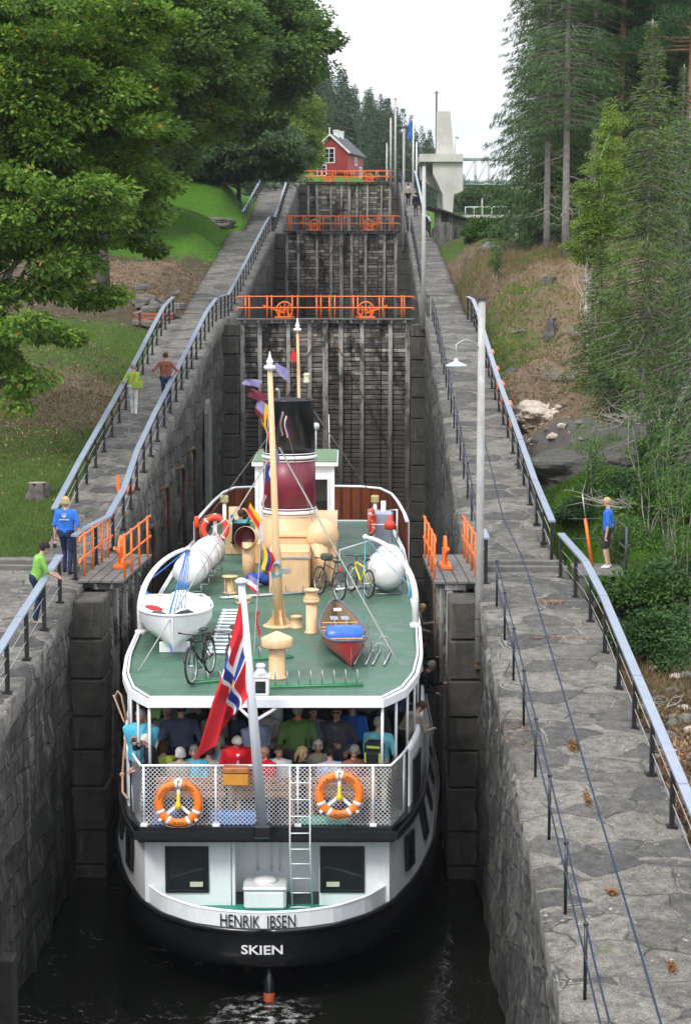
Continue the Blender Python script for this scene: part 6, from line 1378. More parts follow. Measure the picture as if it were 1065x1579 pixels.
for x,z0,z1,ww,face in ((-.15,1.3,2.75,1.1,'f'),(-1.0,-.1,.9,.9,'f'),(0,1.2,2.3,.8,'s'),(1.9,-.1,.9,.8,'s')):
    M=T(x,-l_-.03,0) if face=='f' else T(w_+.03,x,0)@Rz(PI/2)
    f=MB(); f.box((-ww/2-.12,-.04,z0-.12),(ww/2+.12,.0,z0),M=M); f.box((-ww/2-.12,-.04,z1),(ww/2+.12,0,z1+.14),M=M); f.box((-ww/2-.12,-.04,z0),(-ww/2,0,z1),M=M); f.box((ww/2,-.04,z0),(ww/2+.12,0,z1),M=M); f.box((-.04,-.038,z0),(.04,-.002,z1),M=M)
    for k in (1,2): f.box((-ww/2,-.03,z0+(z1-z0)*k/3-.02),(-.04,-.004,z0+(z1-z0)*k/3+.02),M=M); f.box((.04,-.03,z0+(z1-z0)*k/3-.02),(ww/2,-.004,z0+(z1-z0)*k/3+.02),M=M)
    o=f.build('window',HOUSEW,hb); MB().box((-ww/2,-.012,z0),(ww/2,.02,z1),M=M).build('pane',GLASS,o)
# concrete intake tower
def wp(px,py,Y): return at(px,py,Y)
Y=186; dt=thing('concrete_tower','pale concrete dam tower with tapering pier and mast, right of the flagpoles','tower',(0,Y,0)); 
def prof(pts,y0,y1,m,name,par): 
    P=[at(px,py,Y) for px,py in pts]; n=len(P); b=MB(); b.add([(p.x,y0,p.z) for p in P]+[(p.x,y1,p.z) for p in P],[tuple(range(n)),tuple(range(2*n-1,n-1,-1))]+[(j,j+n,(j+1)%n+n,(j+1)%n) for j in range(n)]); return b.build(name,m,par)
prof([(673,171),(694,171),(700,240),(672,240)],0,2.2,CONCR,'pier',dt); prof([(646,238),(713,238),(713,250),(646,250)],-1.2,5,CONCR,'platform_slab',dt); prof([(666,250),(713,250),(713,294),(699,300),(696,345),(684,345),(682,300),(667,268)],-.8,4,CONCR,'leg',dt)
prof([(650,250),(692,250),(692,345),(678,345),(678,292),(650,272)],4.1,8,CONCR,'rear_leg',dt)
p=at(673,150,Y); b=MB(); b.tube([(p.x,.5,at(673,240,Y).z),(p.x,.5,at(673,139,Y).z)],.09,8); z=at(673,142,Y).z; b.tube([(p.x-.35,.5,z),(p.x+.35,.5,z)],.04,6); b.build('mast',RUST,dt)
p=at(701,215,Y); b=MB(); b.tube([(p.x,-.5,at(701,240,Y).z),(p.x,-.5,p.z)],.05,6); b.ball((p.x+.2,-.6,p.z+.2),.16,n=8); b.build('floodlight',STEEL,dt)
# truss footbridge from the tower to the right bank
tb=thing('truss_bridge','grey steel truss footbridge running right from the concrete tower','bridge',(0,0,0)); A0=at(712,284,188); 
def tpt(u,v,w_=0): a=at(712+130*u,284-40*v,188+6*u); return Vector((a.x,a.y+w_,a.z))
b=MB()
for ww in (0,2.4):
    for v,r in ((0,.09),(.14,.06),(1,.10)): b.tube([tpt(0,v,ww),tpt(1.2,v,ww)],r,6)
    for k in range(8):
        u=k*.165; b.tube([tpt(u,0,ww),tpt(u,1,ww)],.045,5); b.tube([tpt(u,0,ww),tpt(u+.165,1,ww)],.03,5)
b.build('truss',mat('bridge_grey_green',(.30,.34,.33),.6,.2,1),tb)
b=MB(); a,c=tpt(0,.03,0),tpt(1.2,.03,0); b.add([a,c,c+Vector((0,2.4,0)),a+Vector((0,2.4,0))],[(0,1,2,3)]); b.build('walkway',DECKW,tb)
rb=thing('road_bridge','low road bridge with pale parapet in the distance, seen under the truss','bridge',(0,0,0)); b=MB(); a=at(716,334,225); c=at(900,332,232); b.bar(a,c,3,.35); 
b.build('deck',CONCR,rb); b=MB(); b.tube([a+Vector((0,-1.6,1.1)),c+Vector((0,-1.6,1.1))],.05,6); [b.tube([a.lerp(c,k/14)+Vector((0,-1.6,.1)),a.lerp(c,k/14)+Vector((0,-1.6,1.1))],.04,5) for k in range(15)]; b.build('parapet',CLEANW,rb)
for k in range(3): q=a.lerp(c,.1+.3*k); MB().box((q.x-.5,q.y-1,q.z-12),(q.x+.5,q.y+1,q.z-.2)).build('bridge_pier',CONCR,rb)
pole('thin lamp pole beyond the shed, against the distant river',at(743,310,205).x,205,at(743,345,205).z,at(744,305,205).z,.08)
# grey shed
Ys=112; s0_=at(673,366,Ys); s1_=at(741,373,Ys); sh_=thing('wooden_shed','weathered grey board shed with dark lean-to roof beside the right walkway','shed',(0,0,0)); zb_=min(s0_.z,s1_.z)-.8
zA=at(670,318,Ys).z; zB=at(741,343,Ys+.0).z; x0,x1=at(669,340,Ys).x,at(733,345,Ys).x
b=MB(); n=16
for k in range(n):
    xa_=x0+(x1-x0)*k/n; xb_=x0+(x1-x0)*(k+1)/n; za=zA+(zB-zA)*k/n-.1; zc=zA+(zB-zA)*(k+1)/n-.1; dy=.012*(k%2)
    b.add([(xa_,Ys-dy,zb_),(xb_-.015,Ys-dy,zb_),(xb_-.015,Ys-dy,zc),(xa_,Ys-dy,za),(xa_,Ys+.05,zb_),(xb_-.015,Ys+.05,zb_),(xb_-.015,Ys+.05,zc),(xa_,Ys+.05,za)],[(0,1,2,3),(7,6,5,4),(0,4,5,1),(1,5,6,2),(2,6,7,3),(3,7,4,0)])
b.box((x0,Ys+.06,zb_),(x1,Ys+4,zB-.25)); b.build('board_wall',SHEDW,sh_)
b=MB(); b.add([(x0-.4,Ys-.5,zA+.12),(x1+.5,Ys-.5,zB-.05),(x1+.5,Ys+4.4,zB-.05),(x0-.4,Ys+4.4,zA+.12),(x0-.4,Ys-.5,zA),(x1+.5,Ys-.5,zB-.17),(x1+.5,Ys+4.4,zB-.17),(x0-.4,Ys+4.4,zA)],[(0,1,2,3),(7,6,5,4),(0,4,5,1),(1,5,6,2),(2,6,7,3),(3,7,4,0)]); b.build('roof',ROOFD,sh_)
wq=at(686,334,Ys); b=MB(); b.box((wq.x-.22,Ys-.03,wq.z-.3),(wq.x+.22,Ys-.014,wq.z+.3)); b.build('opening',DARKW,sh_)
b=MB(); b.box((wq.x+.8,Ys-.035,wq.z-.75),(wq.x+1.9,Ys-.015,wq.z-.65)); b.build('door_bar',SHEDW,sh_)
# benches in the park
def bench(label,px,py,Y,rz,m,ln=1.6):
    c=at(px,py,Y); z=tz(c.x,c.y); t=thing('park_bench',label,'bench',(c.x,c.y,z),rz)
    b=MB(); [b.box((-ln/2,-.2+.14*k,.42),(ln/2,-.09+.14*k,.46),bev=.008) for k in range(3)]; b.build('seat',m,t)
    b=MB(); [b.box((-ln/2,.24,.56+.16*k),(ln/2,.27,.68+.16*k),bev=.008) for k in range(2)]; b.build('backrest',m,t)
    for x in (-ln/2+.2,ln/2-.2): b=MB(); b.box((x-.04,-.18,0),(x+.04,-.1,.42)); b.box((x-.04,.18,0),(x+.04,.25,.85)); b.build('leg',DARKW,t)
BW=mat('bench_red_wood',(.30,.10,.05),.7,.3,6)
bench('reddish park bench below the ruined stone wall, left of the outer handrail',238,474,77,R(12),BW); bench('reddish bench on the bright lawn by the flat rock',358,350,107,R(-4),BW,1.8); bench('small bench at the upper edge of the left walkway',408,345,109,R(80),BW,1.4)
# rocks, ruined wall, stumps
def rock(label,c,r,seed,m=ROCK,sc=(1,1,.7),name='rock',cat='rock',group=None,n=3,amp=.35):
    bm=bmesh.new(); bmesh.ops.create_icosphere(bm,subdivisions=n,radius=1)
    for v in bm.verts:
        p=v.co; k=1+amp*noise.fractal(p*1.1+Vector((seed,seed*2,0)),1,2,4); q=p*k; v.co=Vector((q.x*sc[0],q.y*sc[1],q.z*sc[2]))*r
    me=bpy.data.meshes.new(name); bm.to_mesh(me); bm.free(); 
    o=link_mesh(name,me,m); o.location=c; return tag(o,label,cat,group)
def gp(px,py,Y): c=at(px,py,Y); return Vector((c.x,c.y,tz(c.x,c.y)))
def gground(px,py,Y0=20,Y1=240): # where the ray through a pixel meets the terrain
    prev=None
    for Y in np.arange(Y0,Y1,.5):
        c=at(px,py,Y)
        if abs(c.x)>xoutR(min(Y,215)) and tz(c.x,c.y)>c.z: return Vector((c.x,c.y,tz(c.x,c.y)))
    return gp(px,py,60)
rw_=thing('ruined_wall','rough ruined dry stone wall on the slope left of the walkway','wall',(0,0,0)); rnd=random.Random(3); b=MB()
for k in range(120):
    px=212+105*rnd.random(); u=(px-212)/105; Y=78+3*rnd.random(); c=at(px,478-20*u,Y); z=tz(c.x,c.y); s=rnd.uniform(.16,.38); lay=rnd.random()*rnd.random()
    M=T(c.x,c.y,z+lay*(.7+1.6*u))@Matrix.Rotation(rnd.uniform(-.25,.25),4,'Y')@Rz(rnd.uniform(-.5,.5)); b.box((-s,-s*.6,-s*.45),(s,s*.6,s*.45),M=M,bev=s*.16)
b.build('stones',ROCK,rw_)
rock('pale boulder with dark cracks beside the right walkway',gground(838,640,50)+Vector((0,0,-.25)),1.0,2.2,PALEROCK,(.95,1.3,.62),n=5,amp=.45)
rock('smooth dark rock slab running down the gully behind the pale boulder',gground(915,690,48)+Vector((0,0,-1.05)),2.3,5.1,DARKROCK,(1.25,1.0,.42),n=5,amp=.4)
rock('dark rock face at the foot of the leaning birch',gground(990,720,46)+Vector((0,0,-.4)),1.7,8.4,DARKROCK,(1.2,.9,.5),n=5,amp=.4)
rock('dark mossy rock step below the middle of the right railing',gground(790,575,58)+Vector((0,0,-.55)),1.0,3.3,DARKROCK,(.8,1.8,.55),n=4,amp=.5)
rock('dark rock face right beside the wall above the shed path',Vector((6.9,84,tz(6.9,84)-.5)),1.1,4.3,DARKROCK,(.4,2.0,.7),n=4,amp=.4)
rock('flat grey rock at the edge of the bright lawn',gground(330,345,90),.9,6.1,ROCK,(1.6,.8,.45),n=4); rock('squared grey block on the ridge near the shed',gground(755,386,85),.45,7.7,ROCK,(1,.8,.9),n=3,amp=.2)
rnd=random.Random(12)
for k in range(30):
    px,py=rnd.uniform(1000,1065),rnd.uniform(1045,1190); c=gground(px,py,22); rock('loose pale stone in the dry rubble at the lower right',c+Vector((0,0,.02)),rnd.uniform(.07,.22),k,(ROCK,PALEROCK,ROCK)[k%3],(1,.8,.6),group='loose rubble stones at the lower right',n=2)
for k in range(26):
    px,py=rnd.uniform(790,900),rnd.uniform(600,720); c=gground(px,py,48); rock('loose broken stone around the pale boulder',c,rnd.uniform(.07,.2),k+60,(ROCK,DARKROCK,PALEROCK)[k%3],(1,.8,.6),group='loose stones around the pale boulder',n=2)
def stump(label,c,r,h,seed):
    t=thing('tree_stump',label,'tree stump',c); b=MB(); b.lathe([(r*1.9,-.35),(r*1.35,-.05),(r*1.1,.08),(r,h*.5),(r*.97,h)],28); 
    for v in range(len(b.v)): x,y,z=b.v[v]; th=math.atan2(y,x); a=.9+.16*math.sin(5*th+seed)+.10*math.sin(9*th+seed*2)+.3*noise.noise(Vector((x*4,y*4,seed+z*2))); b.v[v]=(x*a,y*a,z)
    b.build('bark',BARK,t); b=MB(); b.lathe([(r*.93,h),(r*.9,h+.015)],14); b.build('cut_face',mat('cut_wood',(.25,.21,.16),.8,.3,8),t)
stump('wide grey tree stump on the grass left of the outer handrail',gground(58,768,40),.27,.34,1); stump('dark burnt stump on the dry ridge',gground(845,440,60),.35,.35,2); stump('pale cut stump on the dry slope below the dark one',gground(849,516,55),.22,.55,3)
# plank platform for the boy, iron fender pipes, orange markers
zp_=at(920,872,40.4).z; pt=thing('plank_platform','small plank platform on posts outside the right railing where the boy stands','platform',(0,0,0))
b=MB(); xl_=6.42; xr_=at(948,876,40).x
for k in range(7): b.box((xl_,39.4+k*.24,zp_-.10),(xr_+.2,39.62+k*.24,zp_-.05),bev=.01)
b.build('planking',DECKW,pt)
for x in (xl_+.1,xr_+.05):
    for y in (39.5,40.95): MB().bar((x,y,zp_-2.6),(x,y,zp_-.1),.14,.14).build('post',DECKW,pt)
b=MB(); b.bar((xr_,39.5,zp_-.2),(xl_-.3,39.5,zp_-1.4),.1,.1); b.build('brace',DECKW,pt)
b=MB()
for h in (.5,.95): b.tube([(xl_,41.1,zp_+h),(xr_+.15,41.1,zp_+h),(xr_+.15,39.4,zp_+h)],.014,5)
for x,y in ((xr_+.15,41.1),(xr_+.15,39.4)): b.tube([(x,y,zp_-.1),(x,y,zp_+1)],.03,6)
b.build('thin_railing',mat('dark_tube',(.04,.05,.06),.5,.2,5),pt)
boy.location=(at(936,868,40.3).x,40.3,zp_-.045)
b=MB(); q_=at(913,855,40.6); b.tube([(q_.x,40.6,zp_-.05),(q_.x-.16,40.7,zp_+1.0)],.035,8); o=b.build('orange_lever',ORANGE); tag(o,'orange painted lever standing beside the boy','lever')
b=MB(); b.tube([(q_.x-.15,40.7,zp_+.98),(q_.x-.23,40.72,zp_+1.55)],.014,6); o=b.build('lever_handle',STEEL); o.parent=None; tag(o,'thin steel handle rising above the orange lever','handle')
for k,(px,py,Y,ln) in enumerate(((224,806,50.3,4.2),(249,745,54.2,3.9),(274,716,58.7,3.6),(292,688,62.4,3.2))):
    c=at(px,py,Y); x=-XIN+.16; b=MB(); pts=[Vector((x-.3,Y-1.0,c.z-.15)),Vector((x+.02,Y-.75,c.z-.02))]
    for j in range(7): a=j/6*PI/2; pts.append(Vector((x+.03,Y-.7+.7*math.sin(a),c.z-.7*(1-math.cos(a)))))
    pts.append(Vector((x+.03,Y,c.z-ln))); b.tube(pts,.07,8); 
    for zz in (1.3,2.6): b.box((x-.25,Y-.08,c.z-zz-.04),(x+.06,Y+.08,c.z-zz+.04))
    o=b.build('fender_pipe',RUST); tag(o,('nearest','second nearest','third','farthest')[k]+' curved rusty fender pipe on the left lock wall','fender pipe','curved iron fender pipes on the left lock wall')
b=MB(); c=at(322,690,68); b.prism([(-.7,0),(.7,0),(.7,3.9),(.5,4.25),(0,4.4),(-.5,4.25),(-.7,3.9)],0,.15,M=T(-XIN+.06,68,c.z-2.6)@Matrix.Rotation(PI/2,4,'Z')@Matrix.Rotation(PI/2,4,'X')); o=b.build('cement_panel',mat('cement_render',(.16,.158,.15),.85,.35,1.5,.3,grime=.5)); tag(o,'arched grey cement panel set in the left lock wall','wall panel')
for k,(px,py,Y) in enumerate(((779,600,64),(789,628,61),(799,655,58.5),(809,690,55.5))):
    y=Y; x=xoutR(y)-.2; b=MB(); b.box((-.04,-.33,.12),(.04,.33,.80),bev=.02); b.box((-.06,-.36,.80),(.06,.36,.84)); o=b.build('rescue_box',ORANGE); o.location=(x+.12,y,zw(y)+.02); o.rotation_euler.x=math.atan(.13); tag(o,('farthest','third','second','nearest')[k]+' orange netting panel hung on the right outer handrail','panel','orange panels on the right outer handrail')
b=MB(); c=onpath(218,752,49); b.lathe([(.16,0),(.16,.12),(.10,.2),(.09,.3),(.02,.33)],12); b.box((-.3,-.03,0),(-.22,.03,.45)); o=b.build('mooring_bollard',ORANGE); o.location=(-4.42,48.2,zw(48.2)); tag(o,'small orange mooring bollard at the left wall edge','bollard')
cv=thing('rudder_pole','dark wooden fender post standing in the water at the left wall','post',(-4.05,29.4,WZ-1)); MB().box((-.12,-.2,0),(.14,.2,2.3),bev=.03).build('post',stone_mat('wet_timber',(.02,.019,.017),(.05,.045,.04),4),cv)

# ------------------------------------------------------------ vegetation
rng=np.random.default_rng(7)
def rvec(n): v=rng.normal(size=(n,3)); return v/np.linalg.norm(v,axis=1)[:,None]
def leaf_quads(P,A,Nn,Ln,Wd):
    A=A/np.linalg.norm(A,axis=1)[:,None]; B=np.cross(A,Nn); B/=np.maximum(np.linalg.norm(B,axis=1),1e-6)[:,None]; C=np.cross(A,B)
    Ln=np.asarray(Ln)[:,None] if np.ndim(Ln) else Ln; Wd=np.asarray(Wd)[:,None] if np.ndim(Wd) else Wd
    V=np.stack([P,P+A*Ln*.45+B*Wd*.5+C*Wd*.12,P+A*Ln,P+A*Ln*.45-B*Wd*.5+C*Wd*.12],1); n=len(P)
    return V.reshape(-1,3),np.arange(n*4).reshape(n,4)
def limb(b,a,c,r0,r1,seed,n=6,wob=.12,m=0):
    a,c=Vector(a),Vector(c); L_=(c-a).length; pts=[]
    for i in range(n+1): t=i/n; p=a.lerp(c,t); s=math.sin(t*PI)*wob*L_; p+=Vector((noise.noise(Vector((seed,t*2,0))),noise.noise(Vector((seed,t*2,5))),noise.noise(Vector((seed,t*2,9)))+.4*0))*s; pts.append(p)
    b.tube(pts,[r0+(r1-r0)*(i/n)**.8 for i in range(n+1)],6 if r0<.1 else 9,m); return pts
def broadleaf(label,base,h,ells,nclump,nleaf,ls,lm,bm_,tr=.25,clr=.9,name='broadleaf_tree',cat='tree',group=None,shell=.55,droop=.35,twigs=True):
    t=thing(name,label,cat,base,group=group); B=Vector(base); cs=[]
    wt=np.array([e[3]*e[4]*e[5] for e in ells]); wt=wt/wt.sum()
    for k,e in enumerate(ells):
        n=int(nclump*wt[k])+1; d=rvec(n); rr=(shell+(1-shell)*rng.random(n)**.7)[:,None]; cs.append(np.array(e[:3])+d*rr*np.array(e[3:6]))
    C=np.concatenate(cs)-np.array(B); rc=clr*(.55+.8*rng.random(len(C)))
    n=nleaf; idx=rng.integers(0,len(C),n*len(C)); d=rvec(len(idx)); r=rng.random(len(idx))**.45
    P=C[idx]+d*(r*rc[idx])[:,None]*np.array([1.15,1.15,.5]); 
    out=C[idx]-np.array([0,0,h*.5]); A=d*.7+out/np.maximum(np.linalg.norm(out,axis=1),.1)[:,None]*.5+np.array([0,0,-droop])+rng.normal(size=d.shape)*.25
    N_=np.array([0,0,1.])+rng.normal(size=d.shape)*.45; V,F=leaf_quads(P,A,N_,ls*(.65+.7*rng.random(len(P))),ls*.75*(.7+.6*rng.random(len(P))))
    np_mesh('crown',V,F,lm,t)
    b=MB(); top=Vector((0,0,h*.85)); tr_pts=limb(b,(0,0,-.4),top,tr,tr*.25,B.x,8,.04); order=rng.permutation(len(C))[:min(len(C),34 if twigs else 8)]
    for q in order:
        c=Vector(C[q]); s=tr_pts[min(8,max(2,int(8*min(1,max(.15,(c.z-1.5)/h*.75)))))]; limb(b,s,c,tr*.16,.012,float(q),5,.22)
    b.build('trunk',bm_,t); return t
def conifer(label,base,h,r,nm,bark,nb=60,tw=14,ls=.3,lw=.05,start=.1,name='spruce_tree',group=None,droop=.25,tr=.14,sparse=0,dead=0,top_pow=.85,hang=.5,taper=1.0,per=3):
    t=thing(name,label,'tree',base,group=group); b=MB(); limb(b,(0,0,-.4),(0,0,h),tr,.02,base[0],10,.004); P=[];A=[];Ls=[]
    bb=MB(); 
    for k in range(nb):
        u=start+(1-start)*(k/nb)**.92; z=h*u; R0=r*max(.04,(1-u)/(1-start))**top_pow*(.75+.5*rng.random()); 
        if sparse and rng.random()<sparse: R0*=.35
        for j in range(per):
            az=k*2.4+j*2*PI/per+rng.normal()*.3; dz=-droop*(1-u*.6); 
            e=Vector((math.cos(az)*R0,math.sin(az)*R0,z+dz*R0+ (R0*.25 if u>.85 else 0)))
            bb.tube([(0,0,z),(e.x*.5,e.y*.5,z+dz*R0*.35),e],[.02+.012*r*(1-u),.012,.004],4)
            nt_=max(4,int(tw*(R0/r+.15)))
            tt=np.sqrt(rng.random(nt_))*.95+.05; side=rng.choice([-1,1],nt_); ax=np.array([math.cos(az),math.sin(az),0]); sx=np.array([-math.sin(az),math.cos(az),0])
            mid=np.stack([tt*R0,np.zeros(nt_),z+dz*R0*tt**1.5-0*tt],1); p=ax*mid[:,:1]+np.array([0,0,1])*mid[:,2:]
            wsd=(.16+.42*(1-tt))*R0*rng.random(nt_)*side*taper; p=p+sx*wsd[:,None]; p[:,2]-=np.abs(wsd)*.25+rng.random(nt_)*.06*R0
            P.append(p); A.append(ax*.5+sx*side[:,None]*.7+np.array([0,0,-hang])+rng.normal(size=(nt_,3))*.28); Ls.append(np.full(nt_,ls*(.6+.5*R0/r)))
    P=np.concatenate(P);A=np.concatenate(A);Ls=np.concatenate(Ls)*(.7+.6*rng.random(len(P)))
    V,F=leaf_quads(P,A,rng.normal(size=P.shape)+np.array([0,0,1.2]),Ls,lw*(.7+.7*rng.random(len(P)))); np_mesh('crown',V,F,nm,t)
    b.build('trunk',bark,t); bb.build('branches',bark,t)
    if dead:
        q=MB()
        for k in range(dead):
            z=h*rng.uniform(.04,max(start,.3)+.15); az=rng.uniform(0,6.28); l=rng.uniform(.5,1.6)*r*.6; e=Vector((math.cos(az)*l,math.sin(az)*l,z-rng.uniform(-.1,.5)*l)); pts=limb(q,(0,0,z),e,.022,.005,k,5,.12)
            for _ in range(4): s=pts[int(rng.integers(2,6))]; q.tube([s,s+Vector(rvec(1)[0])*rng.uniform(.15,.5)],[.008,.003],4)
        q.build('dead_branches',TWIG,t)
    return t
def place(o,x,y,z,rz,sc,label=None,group=None):
    c=copy_tree(o); c.location=(x,y,z); c.rotation_euler.z=rz; c.scale=(sc,sc,sc)
    if label: c['label']=label
    if group: c['group']=group
    return c
# big maple in the left foreground; branches hang over the lawn
def E(px,py,Y,rx,ry,rz_): c=at(px,py,Y); return (c.x,c.y,c.z,rx,ry,rz_)
g=gground(95,560,50); g=Vector((at(95,560,62).x,62,tz(at(95,560,62).x,62)))
broadleaf('large green maple overhanging the lawn, filling the upper left of the photo',(g.x-2,60,g.z),14,
 [E(40,110,56,3.6,4,3.0),E(170,150,57,2.3,3,2.4),E(60,330,54,2.6,3,2.2),E(190,290,58,1.9,2.5,1.3),E(30,500,52,1.5,2,1.7),E(120,430,55,1.4,2,.9),E(-40,250,55,3,3,4),E(225,215,58,1.0,1.5,.35),E(30,600,51,.8,1,.9),E(205,375,58,.75,1,.5),E(140,20,58,3.0,3,2.0)],
 520,300,.17,LEAF,BARK,.30,.62,name='maple_tree',shell=.35)
g2=Vector((at(285,330,84).x,84,0)); g2.z=tz(g2.x,84)
broadleaf('tall dark maple with yellow leaves behind the big maple',(at(158,345,88).x,88,tz(at(158,345,88).x,88)),17,[E(255,60,82,3.6,4,4.2),E(330,90,84,2.0,3,3.2),E(300,170,84,1.8,2.5,1.3),E(215,170,84,2.5,3,2.5)],300,260,.19,LEAFD,BARK,.35,.85,name='maple_tree',shell=.4)
broadleaf('dark dense tree above the lawn with sky behind its right edge',(at(345,240,138).x,140,tz(at(345,240,138).x,140)),20,[E(400,50,116,5.0,5,4.2),E(365,130,116,3.6,4,3.4),E(432,45,118,2.1,3,3.4),E(420,130,118,2.4,3,2.0)],330,230,.26,LEAFD,BARK,.4,1.1,shell=.4)
broadleaf('weeping dark green bush at the top of the bright lawn',(at(365,262,132).x,134,tz(at(365,262,132).x,134)),5,[E(365,225,131,4.0,3.5,2.3),E(320,245,131,2.4,3,1.6),E(415,235,133,2.2,3,2.0)],260,230,.24,LEAFW,BARK,.2,.9,name='weeping_tree',shell=.5,droop=1.4,twigs=False)
broadleaf('dark maple behind the lawn at the left photo edge',(at(60,250,105).x,107,tz(at(60,250,105).x,107)),16,[E(40,120,104,7,5,6),E(180,210,108,5,5,3.2),E(110,270,108,5,5,2.5),E(250,200,112,3.2,4,3)],420,230,.26,LEAFD,BARK,.4,1.2,shell=.3)
broadleaf('small dark bush under the maples at the edge of the lawn',(at(215,262,128).x,130,tz(at(215,262,128).x,130)),3,[E(220,262,128,2.2,2,1.0),E(180,280,124,2.2,2,1.3)],90,200,.24,LEAFD,BARK,.12,.8,name='bush',cat='bush',twigs=False)
broadleaf('light green birch between the dark trees and the red house',(at(468,255,175).x,176,tz(at(468,255,175).x,176)),10,[E(468,205,175,1.5,2,3.6),E(478,185,176,.8,2,2.6)],110,160,.24,LEAFB,BARKB,.12,.8,name='birch_tree',twigs=False)
broadleaf('low yellow green bush left of the red house',(at(455,250,185).x,186,tz(at(455,250,185).x,186)),3,[E(460,240,185,2.2,2,1.5)],60,150,.24,LEAFB,BARK,.08,.8,name='bush',cat='bush',twigs=False)
# far conifers behind the house
cf=[conifer('dark conifer in the far forest above the locks',(0,0,0),13+2*k,2.9+.3*k,NEEDF,BARK,46,16,.62,.13,.06,name='conifer',per=4,droop=.3,group='dark conifers of the far forest above the locks') for k in range(3)]
rnd=random.Random(5); spots=[]
for k in range(105):
    px=rnd.uniform(405,668); Y=rnd.uniform(228,330); c=at(px,262,Y); spots.append((c.x,Y,px))
first=True
lab='dark conifer in the far forest above the locks'
used=set()
for x,Y,px in spots:
    k=rnd.randrange(3); u=(px-405)/263; topy=60+150*u**1.5+rnd.uniform(-8,30); z=tz(x,Y); hh=max(6,at(px,topy,Y).z-z); sc=hh/(13+2*k)
    if k not in used: used.add(k); o=cf[k]; o.location=(x,Y,z); o.scale=(sc,)*3
    else: place(cf[k],x,Y,z,rnd.uniform(0,6),sc)
for k in range(46):
    px=rnd.uniform(640,1000); Y=rnd.uniform(300,380); x=at(px,290,Y).x; z=tz(x,Y); hh=max(6,at(px,rnd.uniform(268,300),Y).z-z); place(cf[k%3],x,Y,z,rnd.uniform(0,6),hh/(13+2*(k%3)),'distant conifer on the far river bank beyond the bridges','conifers on the far river bank')
for k in range(60):
    px=rnd.uniform(-60,420); Y=rnd.uniform(150,210); x=at(px,250,Y).x; z=tz(x,Y); place(cf[k%3],x,Y,z,rnd.uniform(0,6),rnd.uniform(.9,1.3),'dark conifer behind the park trees on the left','conifers behind the park trees')
cp=broadleaf('pale green tree on the far river bank under the truss bridge',(at(745,300,300).x,300,tz(at(745,300,300).x,300)),9,[(at(745,300,300).x,300,at(745,315,300).z,5,3,3.5),(at(790,320,290).x,292,at(790,335,290).z,6,3,3.5)],90,150,.5,LEAFS,BARK,.2,1.4,twigs=False)
broadleaf('bright green bush beside the shed',(at(752,370,108).x,110,tz(at(752,370,108).x,110)),2,[E(750,360,109,1.4,1,.8)],50,140,.16,LEAFS,BARK,.05,.5,name='bush',cat='bush',twigs=False)
# right bank spruces and pines
sp=conifer('tall sparse spruce at the left edge of the right forest',(0,0,0),27,3.5,NEED,BARK,120,125,.26,.042,.02,per=4,sparse=.22,droop=.35,hang=.9,tr=.15,dead=10,top_pow=1.05)
sp2=conifer('tall bare-trunked spruce in front of the right forest',(0,0,0),28,2.3,NEED,BARKL,110,95,.25,.038,.22,per=4,sparse=.35,droop=.25,hang=.7,tr=.2,dead=46,top_pow=.6)
SPL=[(828,384,104,.96,'spruce standing nearest the shed, left edge of the right forest'),(856,386,100,1.03,'second tall spruce from the left edge of the right forest'),(884,388,107,1.02,'slim dark spruce between the second spruce and the bare trunk'),(905,388,100,1.0,'spruce behind the bare grey trunk'),(935,390,106,1.05,'spruce behind the light green birch'),(985,395,98,1.02,'spruce behind the pine with red bark'),(1030,395,104,1.04,'spruce at the upper right behind the pines'),(1075,395,98,1.0,'spruce at the right photo edge, far row')]
for k,(px,py,Y,sc,lb) in enumerate(SPL):
    c=at(px,py,Y); z=tz(c.x,Y); 
    if k==0: sp.location=(c.x,Y,z); sp.scale=(sc,)*3; sp['label']=lb
    else: place(sp,c.x,Y,z,k*1.7,sc,lb)
for k in range(15):
    px=880+k*16; Y=104+((k*7)%5)*5; c=at(px,390,Y); place(sp,c.x,Y,tz(c.x,Y),k*2.3,.92+.03*(k%4),'dense spruce deep in the right forest','dense spruces deep in the right forest')
for k,(px,py,Y,sc,lb) in enumerate(((871,389,88,1.0,'tall spruce with a bare pale trunk standing on the dry ridge'),(912,392,94,.95,'thin bare trunk right behind the ridge spruce'),(842,386,92,.9,'thin dark-trunked spruce left of the bare pale trunk'))):
    c=at(px,py,Y); z=tz(c.x,Y)
    if k==0: sp2.location=(c.x,Y,z); sp2['label']=lb
    else: place(sp2,c.x,Y,z,k*2.1,sc,lb)
def pine(label,px,Y,h,seed):
    x=at(px,390,Y).x; z=tz(x,Y); t=thing('pine_tree',label,'tree',(x,Y,z)); b=MB(); limb(b,(0,0,-.3),(.3,0,h),.24,.10,seed,8,.01); rnd=random.Random(seed); C=[]
    for k in range(34):
        zz=h*rnd.uniform(.48,1.0); az=rnd.uniform(0,6.28); l=rnd.uniform(1.2,3.4); e=Vector((math.cos(az)*l,math.sin(az)*l,zz+rnd.uniform(-.2,.8))); pts=limb(b,(.2,0,zz),e,.06,.02,k,5,.12); C+= [(e.x,e.y,e.z),(pts[3].x,pts[3].y,pts[3].z+.2)]
    b.build('trunk',BARKP,t); C=np.array(C); n=len(C)*380; idx=rng.integers(0,len(C),n); d=rvec(n); P=C[idx]+d*(rng.random(n)**.5)[:,None]*np.array([1.0,1.0,.42]); V,F=leaf_quads(P,d+np.array([0,0,.5]),rng.normal(size=(n,3)),.26,.035); np_mesh('crown',V,F,NEEDP,t); return t
